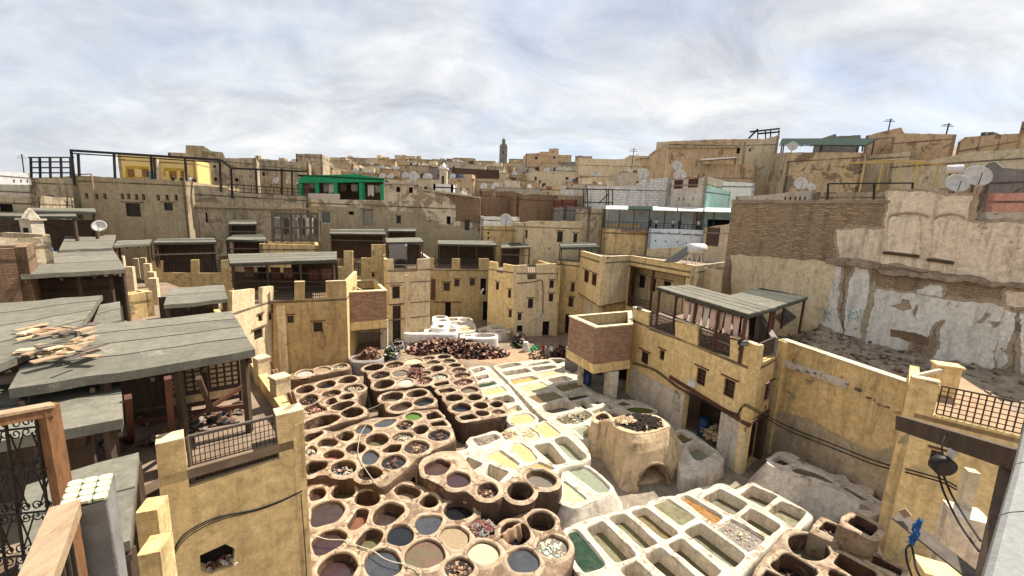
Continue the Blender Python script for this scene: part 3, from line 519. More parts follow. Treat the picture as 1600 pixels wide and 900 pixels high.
cluster('w1', 'narrow whitewashed strip of pits along the drain', 'H', 1.1, (70, 92, 285, 72, 335, 112, 430, 215, 530, 300, 660, 470, 840, 662, 720, 700, 560, 735, 505, 690, 485, 560, 440, 500, 310, 430, 215, 390, 180, 330, 130, 180), 'whitewash', [
    ('p', (98, 122, 228, 92, 272, 126, 150, 158), .3, 'gbrown'), ('p', (152, 196, 288, 176, 306, 210, 182, 238), .2, 'hred'), ('p', (185, 272, 348, 242, 390, 280, 205, 318), .1, 'dgreen'), ('p', (235, 357, 438, 304, 484, 360, 285, 396), .06, 'yellow'), ('p', (300, 445, 500, 393, 568, 432, 582, 470, 490, 488), .5, 'gbrown'), ('p', (500, 545, 618, 504, 664, 560, 510, 596), .3, 'pyellow'),
    ('p', (520, 655, 560, 620, 730, 592, 800, 650, 780, 685, 600, 720), .06, 'yellow')], 'the strip along the drain', **WS)
cluster('w2', 'broad whitewashed grid of pits right of the drain', 'H', 1.0, (322, 76, 600, 36, 'I', 110, 2, 330, 12, 445, 130, 500, 300, 700, 392, 850, 450, 1060, 440, 1320, 560, 1220, 630, 960, 640, 800, 655, 580, 640, 560, 900, 'J', 1300, 290, 1190, 230, 1090, 172, 'H', 1030, 722, 880, 640, 720, 470, 560, 300, 440, 170), 'whitewash', [
    ('p', (382, 82, 590, 44, 662, 66, 450, 113), .25, 'gbrown'), ('p', (462, 147, 690, 113, 745, 146, 512, 183), .25, 'gbrown'), ('p', (545, 232, 750, 190, 840, 225, 582, 277), .2, 'gold'), ('p', (645, 312, 860, 264, 952, 320, 750, 376), .06, 'pyellow'), ('p', (740, 406, 1000, 358, 1102, 420, 862, 481), .08, 'ochre'), ('p', (885, 502, 1130, 458, 1232, 540, 1000, 592, 930, 568), .6, 'gbrown'), ('p', (1035, 640, 1330, 568, 1400, 620, 1285, 695, 1130, 702), .1, 'hgrey'),
    ('p', (735, 66, 925, 34, 952, 52, 765, 79), .3, 'deep'), ('p', (780, 101, 980, 78, 1022, 100, 832, 137), .3, 'gbrown'), ('p', (855, 161, 1050, 124, 1112, 160, 932, 196), .1, 'pyellow'), ('p', (948, 226, 1118, 193, 1192, 230, 1022, 267), .3, 'gbrown'), ('p', (1035, 296, 1250, 258, 1322, 300, 1112, 356), .08, 'ochre'), ('I', 'p', (325, 391, 520, 364, 592, 395, 375, 452), .35, 'black'),
    ('I', 'p', (140, 5, 250, 2, 322, 30, 212, 57), .4, 'gbrown'), ('I', 'p', (248, 92, 350, 74, 432, 120, 390, 160), .3, 'olive'), ('I', 'p', (415, 480, 500, 453, 582, 520, 512, 544), .5, 'black'), ('I', 'p', (552, 455, 650, 424, 752, 460, 642, 496), .4, 'gbrown'), ('I', 'p', (585, 570, 680, 544, 722, 568, 622, 597), .2, 'ochre'), ('I', 'p', (705, 515, 790, 493, 852, 530, 790, 552), .3, 'gbrown'), ('I', 'p', (755, 580, 840, 553, 930, 618, 820, 636), .3, 'gbrown'),
    ('I', 'p', (836, 485, 930, 453, 1032, 498, 930, 516), .1, 'dolive'), ('I', 'e', (1110, 555, 138, 34, 4), .1, 'moss'), ('I', 'p', (395, 770, 500, 728, 552, 720, 548, 858, 510, 862), .1, 'celadon')], 'the broad white grid', **WS)
cluster('w3', 'sunlit whitewashed block of pits in front of the furnace', 'J', 1.2, (150, 292, 440, 186, 500, 228, 560, 165, 700, 148, 920, 102, 1085, 172, 1215, 250, 1325, 380, 1340, 450, 1290, 505, 1080, 540, 1010, 590, 1030, 640, 720, 740, 480, 760, 330, 650, 235, 610, 100, 480, 10, 440, 20, 392, 160, 375, 200, 345), 'whitewash', [
    ('p', (345, 440, 490, 390, 645, 500, 598, 545), .1, 'yellow'), ('p', (580, 342, 680, 313, 778, 382, 832, 470, 722, 485), .06, 'yellow'), ('p', (820, 352, 948, 323, 1082, 480, 990, 500), .75, 'olive'), ('p', (1005, 292, 1108, 263, 1282, 430, 1222, 456, 1152, 452), .5, 'celadon'), ('p', (140, 530, 178, 445, 325, 510, 222, 572), .7, 'olive'), ('p', (365, 605, 390, 525, 548, 590, 470, 668), .8, 'olive'),
    ('p', (645, 198, 760, 164, 836, 220, 864, 268, 790, 296, 702, 258), .05, 'hcream'), ('p', (796, 186, 920, 114, 1058, 230, 940, 266), .06, 'yellow'), ('p', (222, 276, 445, 230, 484, 270, 292, 346), .2, 'hgravel'), ('p', (675, 566, 850, 498, 984, 555, 900, 578), .1, 'gold'), ('p', (545, 690, 600, 636, 640, 655, 560, 700), .2, 'gold')], 'the sunlit white block', **WS)
cluster('w4', 'short white block with two green pits beside the furnace', 'J', 1.0, (1070, 570, 1110, 540, 1290, 512, 1350, 545, 1545, 705, 1560, 750, 1530, 800, 1320, 880, 1200, 935, 1065, 890, 1050, 700), 'whitewash', [
    ('p', (1135, 572, 1280, 548, 1350, 580, 1495, 720, 1485, 745, 1400, 776, 1232, 642), .1, 'celadon'), ('p', (1078, 685, 1092, 668, 1302, 838, 1240, 872, 1075, 862), .08, 'pgreen')], 'the short white block', batter=0.5, side_mat='grey_white', **WS)
cluster('w5', 'large whitewashed grid of rectangular pits at the front right', 'K', 1.0, (0, 475, 300, 372, 560, 312, 760, 262, 920, 192, 1000, 200, 'L', 85, 192, 290, 138, 400, 132, 480, 190, 600, 118, 660, 138, 880, 258, 1118, 375, 1112, 425, 1000, 520, 900, 505, 760, 650, 560, 850, 'P', 1130, 935, 1080, 965, 940, 965, 'K', 190, 960, 95, 790, 85, 620), 'whitewash', [
    ('p', (30, 525, 125, 493, 382, 795, 190, 878, 105, 760), .08, 'dgreen'), ('p', (210, 490, 350, 433, 632, 710, 462, 782), .55, 'olive'), ('p', (415, 400, 545, 363, 806, 600, 690, 645), .45, 'olive'), ('p', (596, 345, 720, 298, 1008, 520, 882, 580), .4, 'ochre'), ('p', (786, 275, 920, 223, 1158, 385, 1032, 454), .07, 'olive'), ('L', 'p', (15, 260, 80, 238, 368, 410, 290, 470), .12, 'amber'), ('L', 'p', (222, 260, 345, 193, 552, 300, 440, 385), .55, 'deepw'), ('L', 'p', (521, 230, 620, 164, 808, 240, 700, 325), .6, 'deepw'),
    ('L', 'p', (750, 365, 855, 289, 1048, 375, 950, 490), .5, 'olive'), ('L', 'p', (516, 415, 610, 350, 838, 480, 745, 570), .6, 'deepw'), ('L', 'p', (346, 520, 455, 449, 684, 585, 570, 684), .12, 'hgravel'), ('L', 'p', (78, 550, 200, 484, 517, 715, 420, 804), .6, 'deepw'), ('K', 'p', (938, 640, 1050, 584, 1370, 850, 1280, 915), .6, 'deepw'), ('K', 'p', (738, 740, 870, 665, 1165, 925, 1000, 965), .7, 'deepw'), ('K', 'p', (498, 850, 640, 775, 810, 930, 650, 985), .7, 'deepw')], 'the front white grid', **WS)
cluster('x1', 'stained block of deep pits at the lower right corner', 'L', 1.1, (880, 540, 905, 515, 1010, 532, 1085, 562, 'M', 350, 600, 480, 680, 560, 715, 760, 800, 1020, 890, 1029, 1050, 400, 1080, -60, 1080, 0, 850, 150, 660, 190, 600), 'clay_pale', [
    ('e', (1080, 667, 178, 100, 20), .8, 'deepw'), ('p', (756, 820, 880, 695, 1155, 850, 1085, 955, 900, 912), .7, 'hdark'), ('M', 'p', (545, 830, 582, 752, 792, 870, 756, 945), .8, 'deep'), ('M', 'p', (765, 800, 805, 760, 985, 850, 970, 905), .8, 'deepb'), ('M', 'p', (498, 905, 515, 865, 612, 900, 598, 955), .7, 'deepw'), ('L', 'p', (688, 905, 740, 858, 850, 910, 800, 970), .7, 'deepw')], 'the stained corner block', rnd=.4)
cluster('x2', 'low square vat box beside the corner block', 'M', 1.35, (358, 605, 440, 500, 590, 552, 556, 690), 'clay_pale', [('p', (424, 592, 472, 532, 568, 575, 552, 655), .35, 'hdark')], 'the low square box', rnd=.12)
cluster('x3', 'raised square vat box with cables hanging in it', 'M', 2.1, (552, 552, 680, 472, 842, 552, 786, 660), 'clay_pale', [('p', (606, 545, 682, 492, 822, 558, 768, 632), .5, 'hdark')], 'the raised square box', rnd=.12)
cluster('x4', 'thick whitewashed trough bench along the right ochre wall', 'M', 1.8, (72, 128, 145, 60, 250, 75, 330, 130, 520, 225, 600, 215, 640, 285, 800, 290, 890, 335, 880, 430, 850, 480, 740, 515, 690, 480, 715, 410, 620, 362, 545, 318, 510, 304, 400, 262, 300, 245, 240, 205, 175, 185, 95, 158), 'grey_white', [
    ('p', (108, 128, 170, 90, 280, 142, 190, 162), .3, 'hdark'), ('p', (250, 182, 300, 168, 420, 205, 525, 262, 508, 280, 390, 238, 272, 213), .12, 'dolive'), ('p', (578, 305, 622, 303, 750, 375, 742, 383, 700, 382), .12, 'dolive'), ('p', (790, 370, 808, 325, 875, 348, 848, 402), .3, 'gbrown')], 'the right wall bench', white=True, batter=0.75, lip=0.04)
cluster('y1', 'curved white vat block behind the heap of hides', 'O', 1.4, (188, 314, 250, 291, 480, 282, 700, 278, 765, 300, 776, 335, 700, 347, 400, 347, 212, 345), 'whitewash_clean', [
    ('p', (235, 311, 400, 297, 418, 311, 398, 329, 262, 332), .25, 'olive'), ('p', (445, 311, 482, 294, 580, 301, 566, 323, 452, 331), .25, 'olive'), ('e', (688, 308, 68, 22), .25, 'olive')], 'the curved white block', **WS)
cluster('y2', 'tall small white vats near the middle courtyard wall', 'O', 1.9, (500, 172, 560, 153, 640, 156, 680, 205, 690, 230, 650, 285, 560, 288, 480, 280, 520, 240, 505, 205), 'whitewash_clean', [
    ('e', (585, 170, 60, 15), .25, 'olive'), ('e', (605, 204, 56, 13), .2, 'gbrown'), ('e', (585, 265, 42, 18), .25, 'gbrown')], 'the tall white group at the back', **WS)
cluster('y3', 'grid of grey pits in front of the outside stairs', 'O', 1.4, (650, 172, 760, 165, 885, 166, 950, 240, 965, 300, 790, 345, 760, 290, 690, 250), 'grey_white', [
    ('p', (668, 186, 755, 177, 772, 203, 702, 209), .25, 'gbrown'), ('p', (780, 186, 878, 177, 915, 208, 812, 214), .25, 'gbrown'), ('p', (692, 226, 778, 214, 796, 234, 702, 244), .25, 'gbrown'), ('e', (862, 290, 80, 32), .1, 'hcream')], 'the grey grid by the stairs', **WS)
cluster('y4', 'low white vats right of the hide heap', 'O', 1.2, (790, 355, 840, 340, 960, 330, 1100, 335, 1180, 350, 1190, 378, 1100, 392, 900, 392, 790, 388), 'whitewash_clean', [
    ('e', (1045, 361, 118, 21), .2, 'gbrown'), ('p', (835, 356, 905, 347, 912, 368, 805, 371), .25, 'olive')], 'the low block beside the hide heap', **WS)
cluster('y5', 'shaded grey pits in the far right corner of the court', 'O', 1.0, (965, 290, 1060, 270, 1090, 250, 1270, 246, 1330, 320, 1170, 345, 1000, 335), 'grey_white', [
    ('p', (1000, 300, 1060, 288, 1095, 325, 1012, 327), .3, 'gbrown'), ('p', (1105, 265, 1255, 257, 1275, 290, 1140, 298), .25, 'celadon'), ('p', (1150, 315, 1275, 305, 1300, 325, 1180, 335), .3, 'gbrown')], 'the shaded far corner pits', **WS)
finish_vats()
# ---------------------------------------------------------------- walls, windows, canopies, railings
class Face:
    """vertical plane through A and B (left to right seen from outside)"""
    def __init__(s, A, B):
        s.A = Vector((A[0], A[1])); s.B = Vector((B[0], B[1])); s.len = (s.B - s.A).length; s.d = (s.B - s.A) / s.len; s.n = Vector((s.d.y, -s.d.x))
    def uv(s, px, py):
        d = ray(px, py); n3 = Vector((s.n.x, s.n.y, 0)); t = (Vector((s.A.x, s.A.y, 0)) - EYE).dot(n3) / d.dot(n3); p = EYE + d * t
        return ((Vector((p.x, p.y)) - s.A).dot(s.d), p.z)
    def pt(s, u, z, off=0.0):
        q = s.A + s.d * u + s.n * off; return Vector((q.x, q.y, z))
    def poly(s, *flat): return [s.uv(flat[i], flat[i + 1]) for i in range(0, len(flat), 2)]
    def rect(s, px, py, wpx, hpx):
        """rectangle (u0, z0, u1, z1) around the pixel px, py"""
        u, z = s.uv(px, py); a = s.uv(px - wpx / 2, py)[0]; b = s.uv(px + wpx / 2, py)[0]; c = s.uv(px, py - hpx / 2)[1]; e = s.uv(px, py + hpx / 2)[1]
        return (min(a, b), min(c, e), max(a, b), max(c, e))
def slab(mb, F, outline, holes=(), thick=0.35, off=0.0, edge_jit=0.0):
    """solid wall slab: front on the face (pushed out by off), outline and holes in (u, z)"""
    if edge_jit:
        o2 = []
        for i, p in enumerate(outline):
            q = outline[(i + 1) % len(outline)]; o2.append(p); L_ = math.hypot(q[0] - p[0], q[1] - p[1])
            k = int(L_ / 0.7)
            for j in range(1, k):
                t = j / k; x = p[0] + (q[0] - p[0]) * t; z = p[1] + (q[1] - p[1]) * t
                o2.append((x, z + noise.noise(Vector((x * 1.3 + F.A.x, z, F.A.y))) * edge_jit))
        outline = o2
    outline = list(outline)
    if area2(outline) < 0: outline.reverse()
    hs = [[(h[0], h[1]), (h[2], h[1]), (h[2], h[3]), (h[0], h[3])] if len(h) == 4 and not isinstance(h[0], tuple) else list(h) for h in holes]
    v2, f2 = cdt(outline, hs); n = len(v2)
    fs = [f if (v2[f[1]] - v2[f[0]]).cross(v2[f[2]] - v2[f[0]]) > 0 else f[::-1] for f in f2]
    mb.add([F.pt(p.x, p.y, off) for p in v2] + [F.pt(p.x, p.y, off - thick) for p in v2], list(fs) + [tuple(i + n for i in f[::-1]) for f in fs])
    for lp, sg in [(outline, 1)] + [(h, -1) for h in hs]:
        if (area2(lp) < 0) == (sg > 0): lp = lp[::-1]
        k = len(lp); mb.add([F.pt(u, z, off) for u, z in lp] + [F.pt(u, z, off - thick) for u, z in lp], [(i, k + i, k + (i + 1) % k, (i + 1) % k) for i in range(k)])
def add_window(parent, F, r, style='grille', frame='wood_red', thick=0.35, lintel=True, pane='pane_dark'):
    u0, z0, u1, z1 = r; wv, h = u1 - u0, z1 - z0
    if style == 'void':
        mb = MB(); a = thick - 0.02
        mb.quad(F.pt(u0 - .02, z0 - .02, -a), F.pt(u1 + .02, z0 - .02, -a), F.pt(u1 + .02, z1 + .02, -a), F.pt(u0 - .02, z1 + .02, -a)); mb.build('opening', M['void'], parent); return  # black sheet behind the hole replaces its inner shade
    mb = MB(); fw = min(0.07, wv * 0.12); s = -0.14
    def P(u, z): return F.pt(u, z, s)
    for a, b in ((P(u0, z0 + fw / 2), P(u1, z0 + fw / 2)), (P(u0, z1 - fw / 2), P(u1, z1 - fw / 2)), (P(u0 + fw / 2, z0 + fw), P(u0 + fw / 2, z1 - fw)), (P(u1 - fw / 2, z0 + fw), P(u1 - fw / 2, z1 - fw))): mb.bar(a, b, fw, fw)
    if style == 'grille':
        nx = max(2, int(wv / 0.2)); nz = max(2, int(h / 0.28))
        for i in range(1, nx): mb.bar(P(u0 + wv * i / nx, z0 + fw), P(u0 + wv * i / nx, z1 - fw), 0.03)
        for i in range(1, nz): mb.bar(F.pt(u0 + fw, z0 + h * i / nz, s + .035), F.pt(u1 - fw, z0 + h * i / nz, s + .035), 0.03)
    elif style == 'shutter':
        k = max(3, int(h / 0.14))
        for i in range(k): mb.bar(F.pt(u0 + fw, z0 + fw + (h - 2 * fw) * (i + .5) / k, s), F.pt(u1 - fw, z0 + fw + (h - 2 * fw) * (i + .5) / k, s), h / k * 0.8, 0.02, Vector((0, 0, 1)))
    elif style == 'door':
        mb.bar(P(u0 + wv / 2, z0 + fw), P(u0 + wv / 2, z1 - fw), 0.05)
    o = mb.build('door' if style == 'door' else 'window', M[frame], parent)
    mb = MB(); a = 0.22
    mb.quad(F.pt(u0, z0, -a), F.pt(u1, z0, -a), F.pt(u1, z1, -a), F.pt(u0, z1, -a)); mb.build('pane', M[pane], o)
    if lintel and style != 'door':
        mb = MB(); mb.hexa([F.pt(u0 - wv * .3, z1 + .10, 0.003), F.pt(u1 + wv * .3, z1 + .10, 0.003), F.pt(u1 + wv * .3, z1 + .10, 0.11), F.pt(u0 - wv * .3, z1 + .10, 0.11)],
                           [F.pt(u0 - wv * .3, z1 + .17, 0.003), F.pt(u1 + wv * .3, z1 + .17, 0.003), F.pt(u1 + wv * .3, z1 + .15, 0.11), F.pt(u0 - wv * .3, z1 + .15, 0.11)])
        mb.build('lintel', M['wood_red'], parent)
def add_wall(parent, F, outline, mat, ops=(), thick=0.35, name='wall', off=0.0, jit=0.0):
    """ops: (rect or pixel box, style[, frame[, lintel[, pane]]])"""
    hs = []; todo = []
    for op in ops:
        r = op[0]
        if len(r) == 5: r = F.rect(*r[1:])          # ('px', cx, cy, w, h)
        hs.append(r); todo.append((r,) + tuple(op[1:]))
    mb = MB(); slab(mb, F, outline, hs, thick, off, jit); o = mb.build(name, M[mat], parent)
    for t in todo:
        st = t[1]
        if st == 'open': continue
        add_window(parent, F, t[0], st, t[2] if len(t) > 2 else 'wood_dark', thick, t[3] if len(t) > 3 else True, t[4] if len(t) > 4 else 'pane_dark')
    return o
def add_roof(parent, poly, z, mat='felt', name='roof', thick=0.2):
    p = [(q[0], q[1]) for q in poly]
    if area2(p) < 0: p.reverse()
    mb = MB(); mb.prism(p, z - thick, z); return mb.build(name, M[mat], parent)
def box_house(name, label, cat, foot, z0, z1, mat, ops=None, group=None, parapet=0.5, roof='court_floor', tops=None, jit=0.05, thick=0.35):
    """closed building: foot = corners, counter clockwise; ops[i] = openings of side i; tops[i] = outline points along the top of side i"""
    foot = [Vector((p[0], p[1])) for p in foot]
    if area2(foot) < 0: foot.reverse()
    c = sum(foot, Vector((0, 0))) / len(foot); t = thing(name, label, cat, (c.x, c.y, z0), group)
    for i in range(len(foot)):
        F = Face(foot[i], foot[(i + 1) % len(foot)])
        top = tops[i](F) if tops and i in tops else [(0, z1), (F.len, z1)]
        add_wall(t, F, [(0, z0)] + top + [(F.len, z0)], mat[i % len(mat)] if isinstance(mat, (list, tuple)) else mat, (ops or {}).get(i, ()), thick, jit=jit)
    add_roof(t, [c + (p - c) * 0.985 for p in foot], z1 - parapet, roof)
    return t
def canopy(name, label, corners, nstrip=5, thick=0.14, deck=None, posts=((0, 0), (1, 0), (1, 1), (0, 1)), mats=('felt', 'felt_b'), post_mat='wood_dark', post_w=0.14, group='roofed drying terraces', cat='canopy', along=True, sag=0.03, parts_extra=None, beams=True, droop=0.0):
    """corners: front left, front right, back right, back left (3-D, on top of the roof); strips run front-left to front-right"""
    a, b, c, d = [Vector(p) for p in corners]; mid = (a + b + c + d) / 4
    z_deck = deck if deck is not None else mid.z - 2.6
    t = thing(name, label, cat, (mid.x, mid.y, z_deck), group)
    for i in range(nstrip):
        s0, s1 = i / nstrip, (i + 1.04) / nstrip if i < nstrip - 1 else 1.0
        if along: q = [a.lerp(d, s0), b.lerp(c, s0), b.lerp(c, s1), a.lerp(d, s1)]
        else: q = [a.lerp(b, s0), a.lerp(b, s1), d.lerp(c, s1), d.lerp(c, s0)]
        up = Vector((0, 0, 0.012 * (nstrip - i)))
        mb = MB(); n = 8
        for k in range(n):
            e0, e1 = k / n, (k + 1) / n
            if along: w_ = [q[0].lerp(q[1], e0), q[0].lerp(q[1], e1), q[3].lerp(q[2], e1), q[3].lerp(q[2], e0)]
            else: w_ = [q[0].lerp(q[3], e0), q[1].lerp(q[2], e0), q[1].lerp(q[2], e1), q[0].lerp(q[3], e1)]
            w_ = [x + up + Vector((noise.noise(x * 1.9 + Vector((9, 0, 0))) * sag * .8, noise.noise(x * 1.9) * sag * .8, noise.noise(x * 0.9) * sag)) for x in w_]
            mb.hexa([x - Vector((0, 0, thick * (1.0 if sag >= .05 else .5))) for x in w_], w_)
        mb.build('roofing_strip', M[mats[i % len(mats)]], t)
        if i < nstrip - 1 and thick > .15:
            e_ = (q[3], q[2]) if along else (q[1], q[2]); mb = MB(); k_ = [e_[0].lerp(e_[1], s / 8) for s in range(9)]; k_ = [x + Vector((0, 0, .012 * (nstrip - i) + noise.noise(x * .9) * sag + .002)) for x in k_]
            for s in range(8): mb.bar(k_[s], k_[s + 1], .05, .03)
            mb.build('seam', M['felt_edge'], t)
    # edge boards
    lo = Vector((0, 0, -thick * .75 - .02)); e = 0.05; mb = MB()
    cc = [mid + (p - mid) * 1.0 for p in (a, b, c, d)]
    if sag < .05:
        for i in range(4): mb.bar(cc[i] + lo, cc[(i + 1) % 4] + lo, e, thick)
        mb.build('edge_board', M['felt_edge'], t)
    if beams:
        mb = MB(); nb = max(3, int((b - a).length / 1.3))
        for i in range(nb + 1):
            s = 0.03 + 0.94 * i / nb; mb.bar(a.lerp(b, s) + Vector((0, 0, -thick - .1)), d.lerp(c, s) + Vector((0, 0, -thick - .1)), 0.09, 0.12)
        mb.build('beam', M[post_mat], t)
    for s, q in posts:
        s = 0.03 + 0.94 * s; q = 0.04 + 0.92 * q
        p = a.lerp(b, s).lerp(d.lerp(c, s), q); mb = MB(); mb.bar(Vector((p.x, p.y, z_deck)), p + Vector((0, 0, -thick)), post_w); mb.build('post', M[post_mat], t)
    return t
def add_railing(parent, A, B, z0, z1, mat='iron', spacing=0.14, cross=3, name='railing', w=0.045):
    A = Vector((A[0], A[1], 0)); B = Vector((B[0], B[1], 0)); mb = MB(); L_ = (B - A).length; n = max(2, int(L_ / spacing)); up = lambda p, z: Vector((p.x, p.y, z))
    mb.bar(up(A, z1), up(B, z1), w * 1.8); mb.bar(up(A, z0), up(B, z0), w * 1.5)
    for i in range(n + 1): p = A.lerp(B, i / n); mb.bar(up(p, z0), up(p, z1), w)
    for i in range(1, cross): z = z0 + (z1 - z0) * i / cross; mb.bar(up(A, z), up(B, z), w)
    return mb.build(name, M[mat], parent)
def notch_top(zh, spans):
    """outline along a parapet of height zh with lower stretches: spans = (u0, u1, z)"""
    def f(F):
        out = [(0, zh)]
        for u0, u1, z in spans: out += [(u0, zh), (u0, z), (u1, z), (u1, zh)]
        return out + [(F.len, zh)]
    return f
def brick_face(parent, F, u0, u1, z0, z1, course=0.14, length=0.42, off=0.0):
    """courses of single bricks standing proud of a mortar bed, one mesh"""
    mb = MB(); z = z0; k = 0
    while z < z1 - 0.02:
        h = min(course, z1 - z) - 0.022; u = u0 - (length / 2 if k % 2 else 0)
        while u < u1:
            a, b = max(u, u0), min(u + length * random.uniform(.9, 1.05), u1)
            if b - a > 0.06:
                o = off + random.uniform(0.018, 0.034); mb.mi = random.randrange(2); a2, b2 = a + .008, b - .008
                mb.hexa([F.pt(a2, z, off), F.pt(a2, z, o), F.pt(b2, z, o), F.pt(b2, z, off)], [F.pt(a2, z + h, off), F.pt(a2, z + h, o), F.pt(b2, z + h, o), F.pt(b2, z + h, off)])
            u = b
        z += course; k += 1
    return tag(mb.build('brick_courses', [M['box_brick'], M['box_brick_b']], parent), kind='stuff')
def cable(name, label, pts, r=0.02, mat='cable', cat='cable', seg=6, sag=0.0, group=None):
    pts = [Vector(p) for p in pts]; q = []
    for i in range(len(pts) - 1):
        p0 = pts[max(i - 1, 0)]; p1 = pts[i]; p2 = pts[i + 1]; p3 = pts[min(i + 2, len(pts) - 1)]
        for k in range(seg):
            t = k / seg; x = 0.5 * ((2 * p1) + (p2 - p0) * t + (2 * p0 - 5 * p1 + 4 * p2 - p3) * t * t + (3 * p1 - p0 - 3 * p2 + p3) * t ** 3); x.z -= sag * 4 * t * (1 - t); q.append(x)
    q.append(pts[-1]); mb = MB(); mb.tube(q, r, 5); o = mb.build(name, M[mat], None, True, origin=q[0]); return tag(o, label, cat, group)
def hung_cloth(parent_name, label, F, u0, u1, ztop, drop, mat, off=0.0, cat='hide', group='hides hung up to dry'):
    mb = MB(); nx, nz = 6, 6; vs = []; wv = u1 - u0
    for j in range(nz + 1):
        for i in range(nx + 1):
            s = i / nx; t = j / nz; ww = 1 - 0.25 * abs(math.sin(t * 3.0 + u0 * 3)) * (t * .8); u = u0 + wv * (.5 + (s - .5) * ww); z = ztop - drop * t * (1 - .25 * abs(math.sin(s * 5 + u0 * 7)) * t)
            vs.append(F.pt(u, z, off + 0.06 * math.sin(s * 9 + u0 * 5) * t + .03 * math.sin(t * 4 + u0)))
    mb.add(vs, [(j * (nx + 1) + i, j * (nx + 1) + i + 1, (j + 1) * (nx + 1) + i + 1, (j + 1) * (nx + 1) + i) for j in range(nz) for i in range(nx)])
    o = mb.build(parent_name, M[mat], None, True, origin=F.pt((u0 + u1) / 2, ztop, off)); m = o.modifiers.new('thickness', 'SOLIDIFY'); m.thickness = 0.02
    return tag(o, label, cat, group)
# ---------------------------------------------------------------- buildings round the court
def xy(v): return (v.x, v.y)
def zat(px, py, p): return D(px, py, p[1]).z
# left ochre building with its terrace
A0 = xy(G(352, 497, 6.9)); A1 = xy(G(427, 590)); B1 = xy(G(545, 577)); DECK = 7.1
c = G(470, 520, 4); lb = thing('ochre_building', 'ochre workshop with roofed terrace at the left edge of the dye pits', 'building', (A1[0], A1[1], 0))
F = Face(A1, B1)
add_wall(lb, F, F.poly(427, 447, 427, 472, 460, 469, 460, 441, 476, 441, 476, 467, 509, 466, 509, 440, 541, 440) + [(F.len, 0), (0, 0)], 'ochre_dim', [(('px', 454, 499, 10, 11), 'grille'), (('px', 497, 511, 14, 15), 'grille')])
mb = MB(); u = F.uv(441, 520)[0]
mb.hexa([F.pt(u - .35, 0, .003), F.pt(u + .35, 0, .003), F.pt(u + .35, 0, .14), F.pt(u - .35, 0, .14)][::-1], [F.pt(u - .35, 6.7, .003), F.pt(u + .35, 6.7, .003), F.pt(u + .35, 6.7, .14), F.pt(u - .35, 6.7, .14)][::-1]); mb.build('pilaster', M['ochre_pale'], lb)
def coping(parent, F, segs, mat='ochre_pale', w=0.46, h=0.07):
    for u0, u1, z in segs:
        mb = MB(); mb.hexa([F.pt(u0, z, .06), F.pt(u1, z, .06), F.pt(u1, z, -w + .06), F.pt(u0, z, -w + .06)], [F.pt(u0, z + h, .06), F.pt(u1, z + h, .06), F.pt(u1, z + h, -w + .06), F.pt(u0, z + h, -w + .06)])
        o = mb.build('coping', M[mat], parent)
    return o
def cop_px(parent, F, segs, **k): coping(parent, F, [(F.uv(a, b)[0], F.uv(c_, d)[0], (F.uv(a, b)[1] + F.uv(c_, d)[1]) / 2) for a, b, c_, d in segs], **k)
cop_px(lb, F, [(460, 441, 476, 441), (509, 440, 541, 440)])
for a, b in ((478, 507), (430, 458)): add_railing(lb, xy(F.pt(F.uv(a, 450)[0], 0, -.15)), xy(F.pt(F.uv(b, 450)[0], 0, -.15)), 7.05, 8.3)
F0 = Face(A0, A1)
add_wall(lb, F0, F0.poly(352, 499, 363, 486, 363, 455, 398, 451, 398, 478, 410, 475, 410, 449, 427, 447) + [(F0.len, 0), (0, 0)], 'ochre_pale', [(('px', 407, 497, 7, 11), 'grille'), (('px', 423, 495, 6, 10), 'grille'), (('px', 404, 522, 14, 16), 'grille')])
add_railing(lb, xy(F0.pt(F0.uv(365, 470)[0], 0, -.15)), xy(F0.pt(F0.uv(397, 466)[0], 0, -.15)), 7.0, 8.1)
Bk = Vector(B1) + Vector((-2.2, 8.2)); Lk = Vector(A0) + Vector((-3, 9))
F2 = Face(B1, Bk); add_wall(lb, F2, [(0, 0), (0, 8.6), (F2.len, 8.6), (F2.len, 0)], 'ochre')
add_roof(lb, [A0, A1, B1, Bk, Lk], DECK, 'court_floor', 'terrace_floor')
can_l = canopy('terrace_canopy', 'weathered grey roof over the terrace of the left ochre building', [D(359, 412, 35.2), D(526, 406, 36.9), D(526, 393, 41.2), D(356, 397, 40)], 4, 0.2, DECK, ((0, 0), (.33, 0), (.66, 0), (1, 0), (1, 1), (.66, 1), (.33, 1), (0, 1)))
mb = MB(); a = D(360, 430, 35.6); b = D(525, 424, 37.2); mb.bar((a.x, a.y, 8.6), (b.x, b.y, 8.6), .1); mb.bar((a.x, a.y, 9.4), (b.x, b.y, 9.4), .08); mb.build('rail_beam', M['wood_dark'], can_l)
Fk = Face(xy(D(362, 400, 38.6)), xy(D(527, 396, 40.2))); add_wall(can_l, Fk, [(0, DECK), (0, 8.9), (Fk.len * .55, 8.9), (Fk.len * .55, 10.2), (Fk.len, 10.4), (Fk.len, DECK)], 'wood_dark', thick=.1, name='shade_boards')  # dark boards added to deepen the shade under this canopy
for i in range(7): hung_cloth('hanging_hide', f'dark hide under the left terrace canopy, {("first second third fourth fifth sixth seventh").split()[i]} from the left', Face(xy(D(362, 400, 37.2)), xy(D(527, 396, 38.6))), 1.0 + i * 1.15, 1.9 + i * 1.15, 9.7, 1.2 + .12 * (i % 3), ('hide_brown', 'hide_black', 'wood_red')[i % 3], 0, group='dark hides under the left canopy')
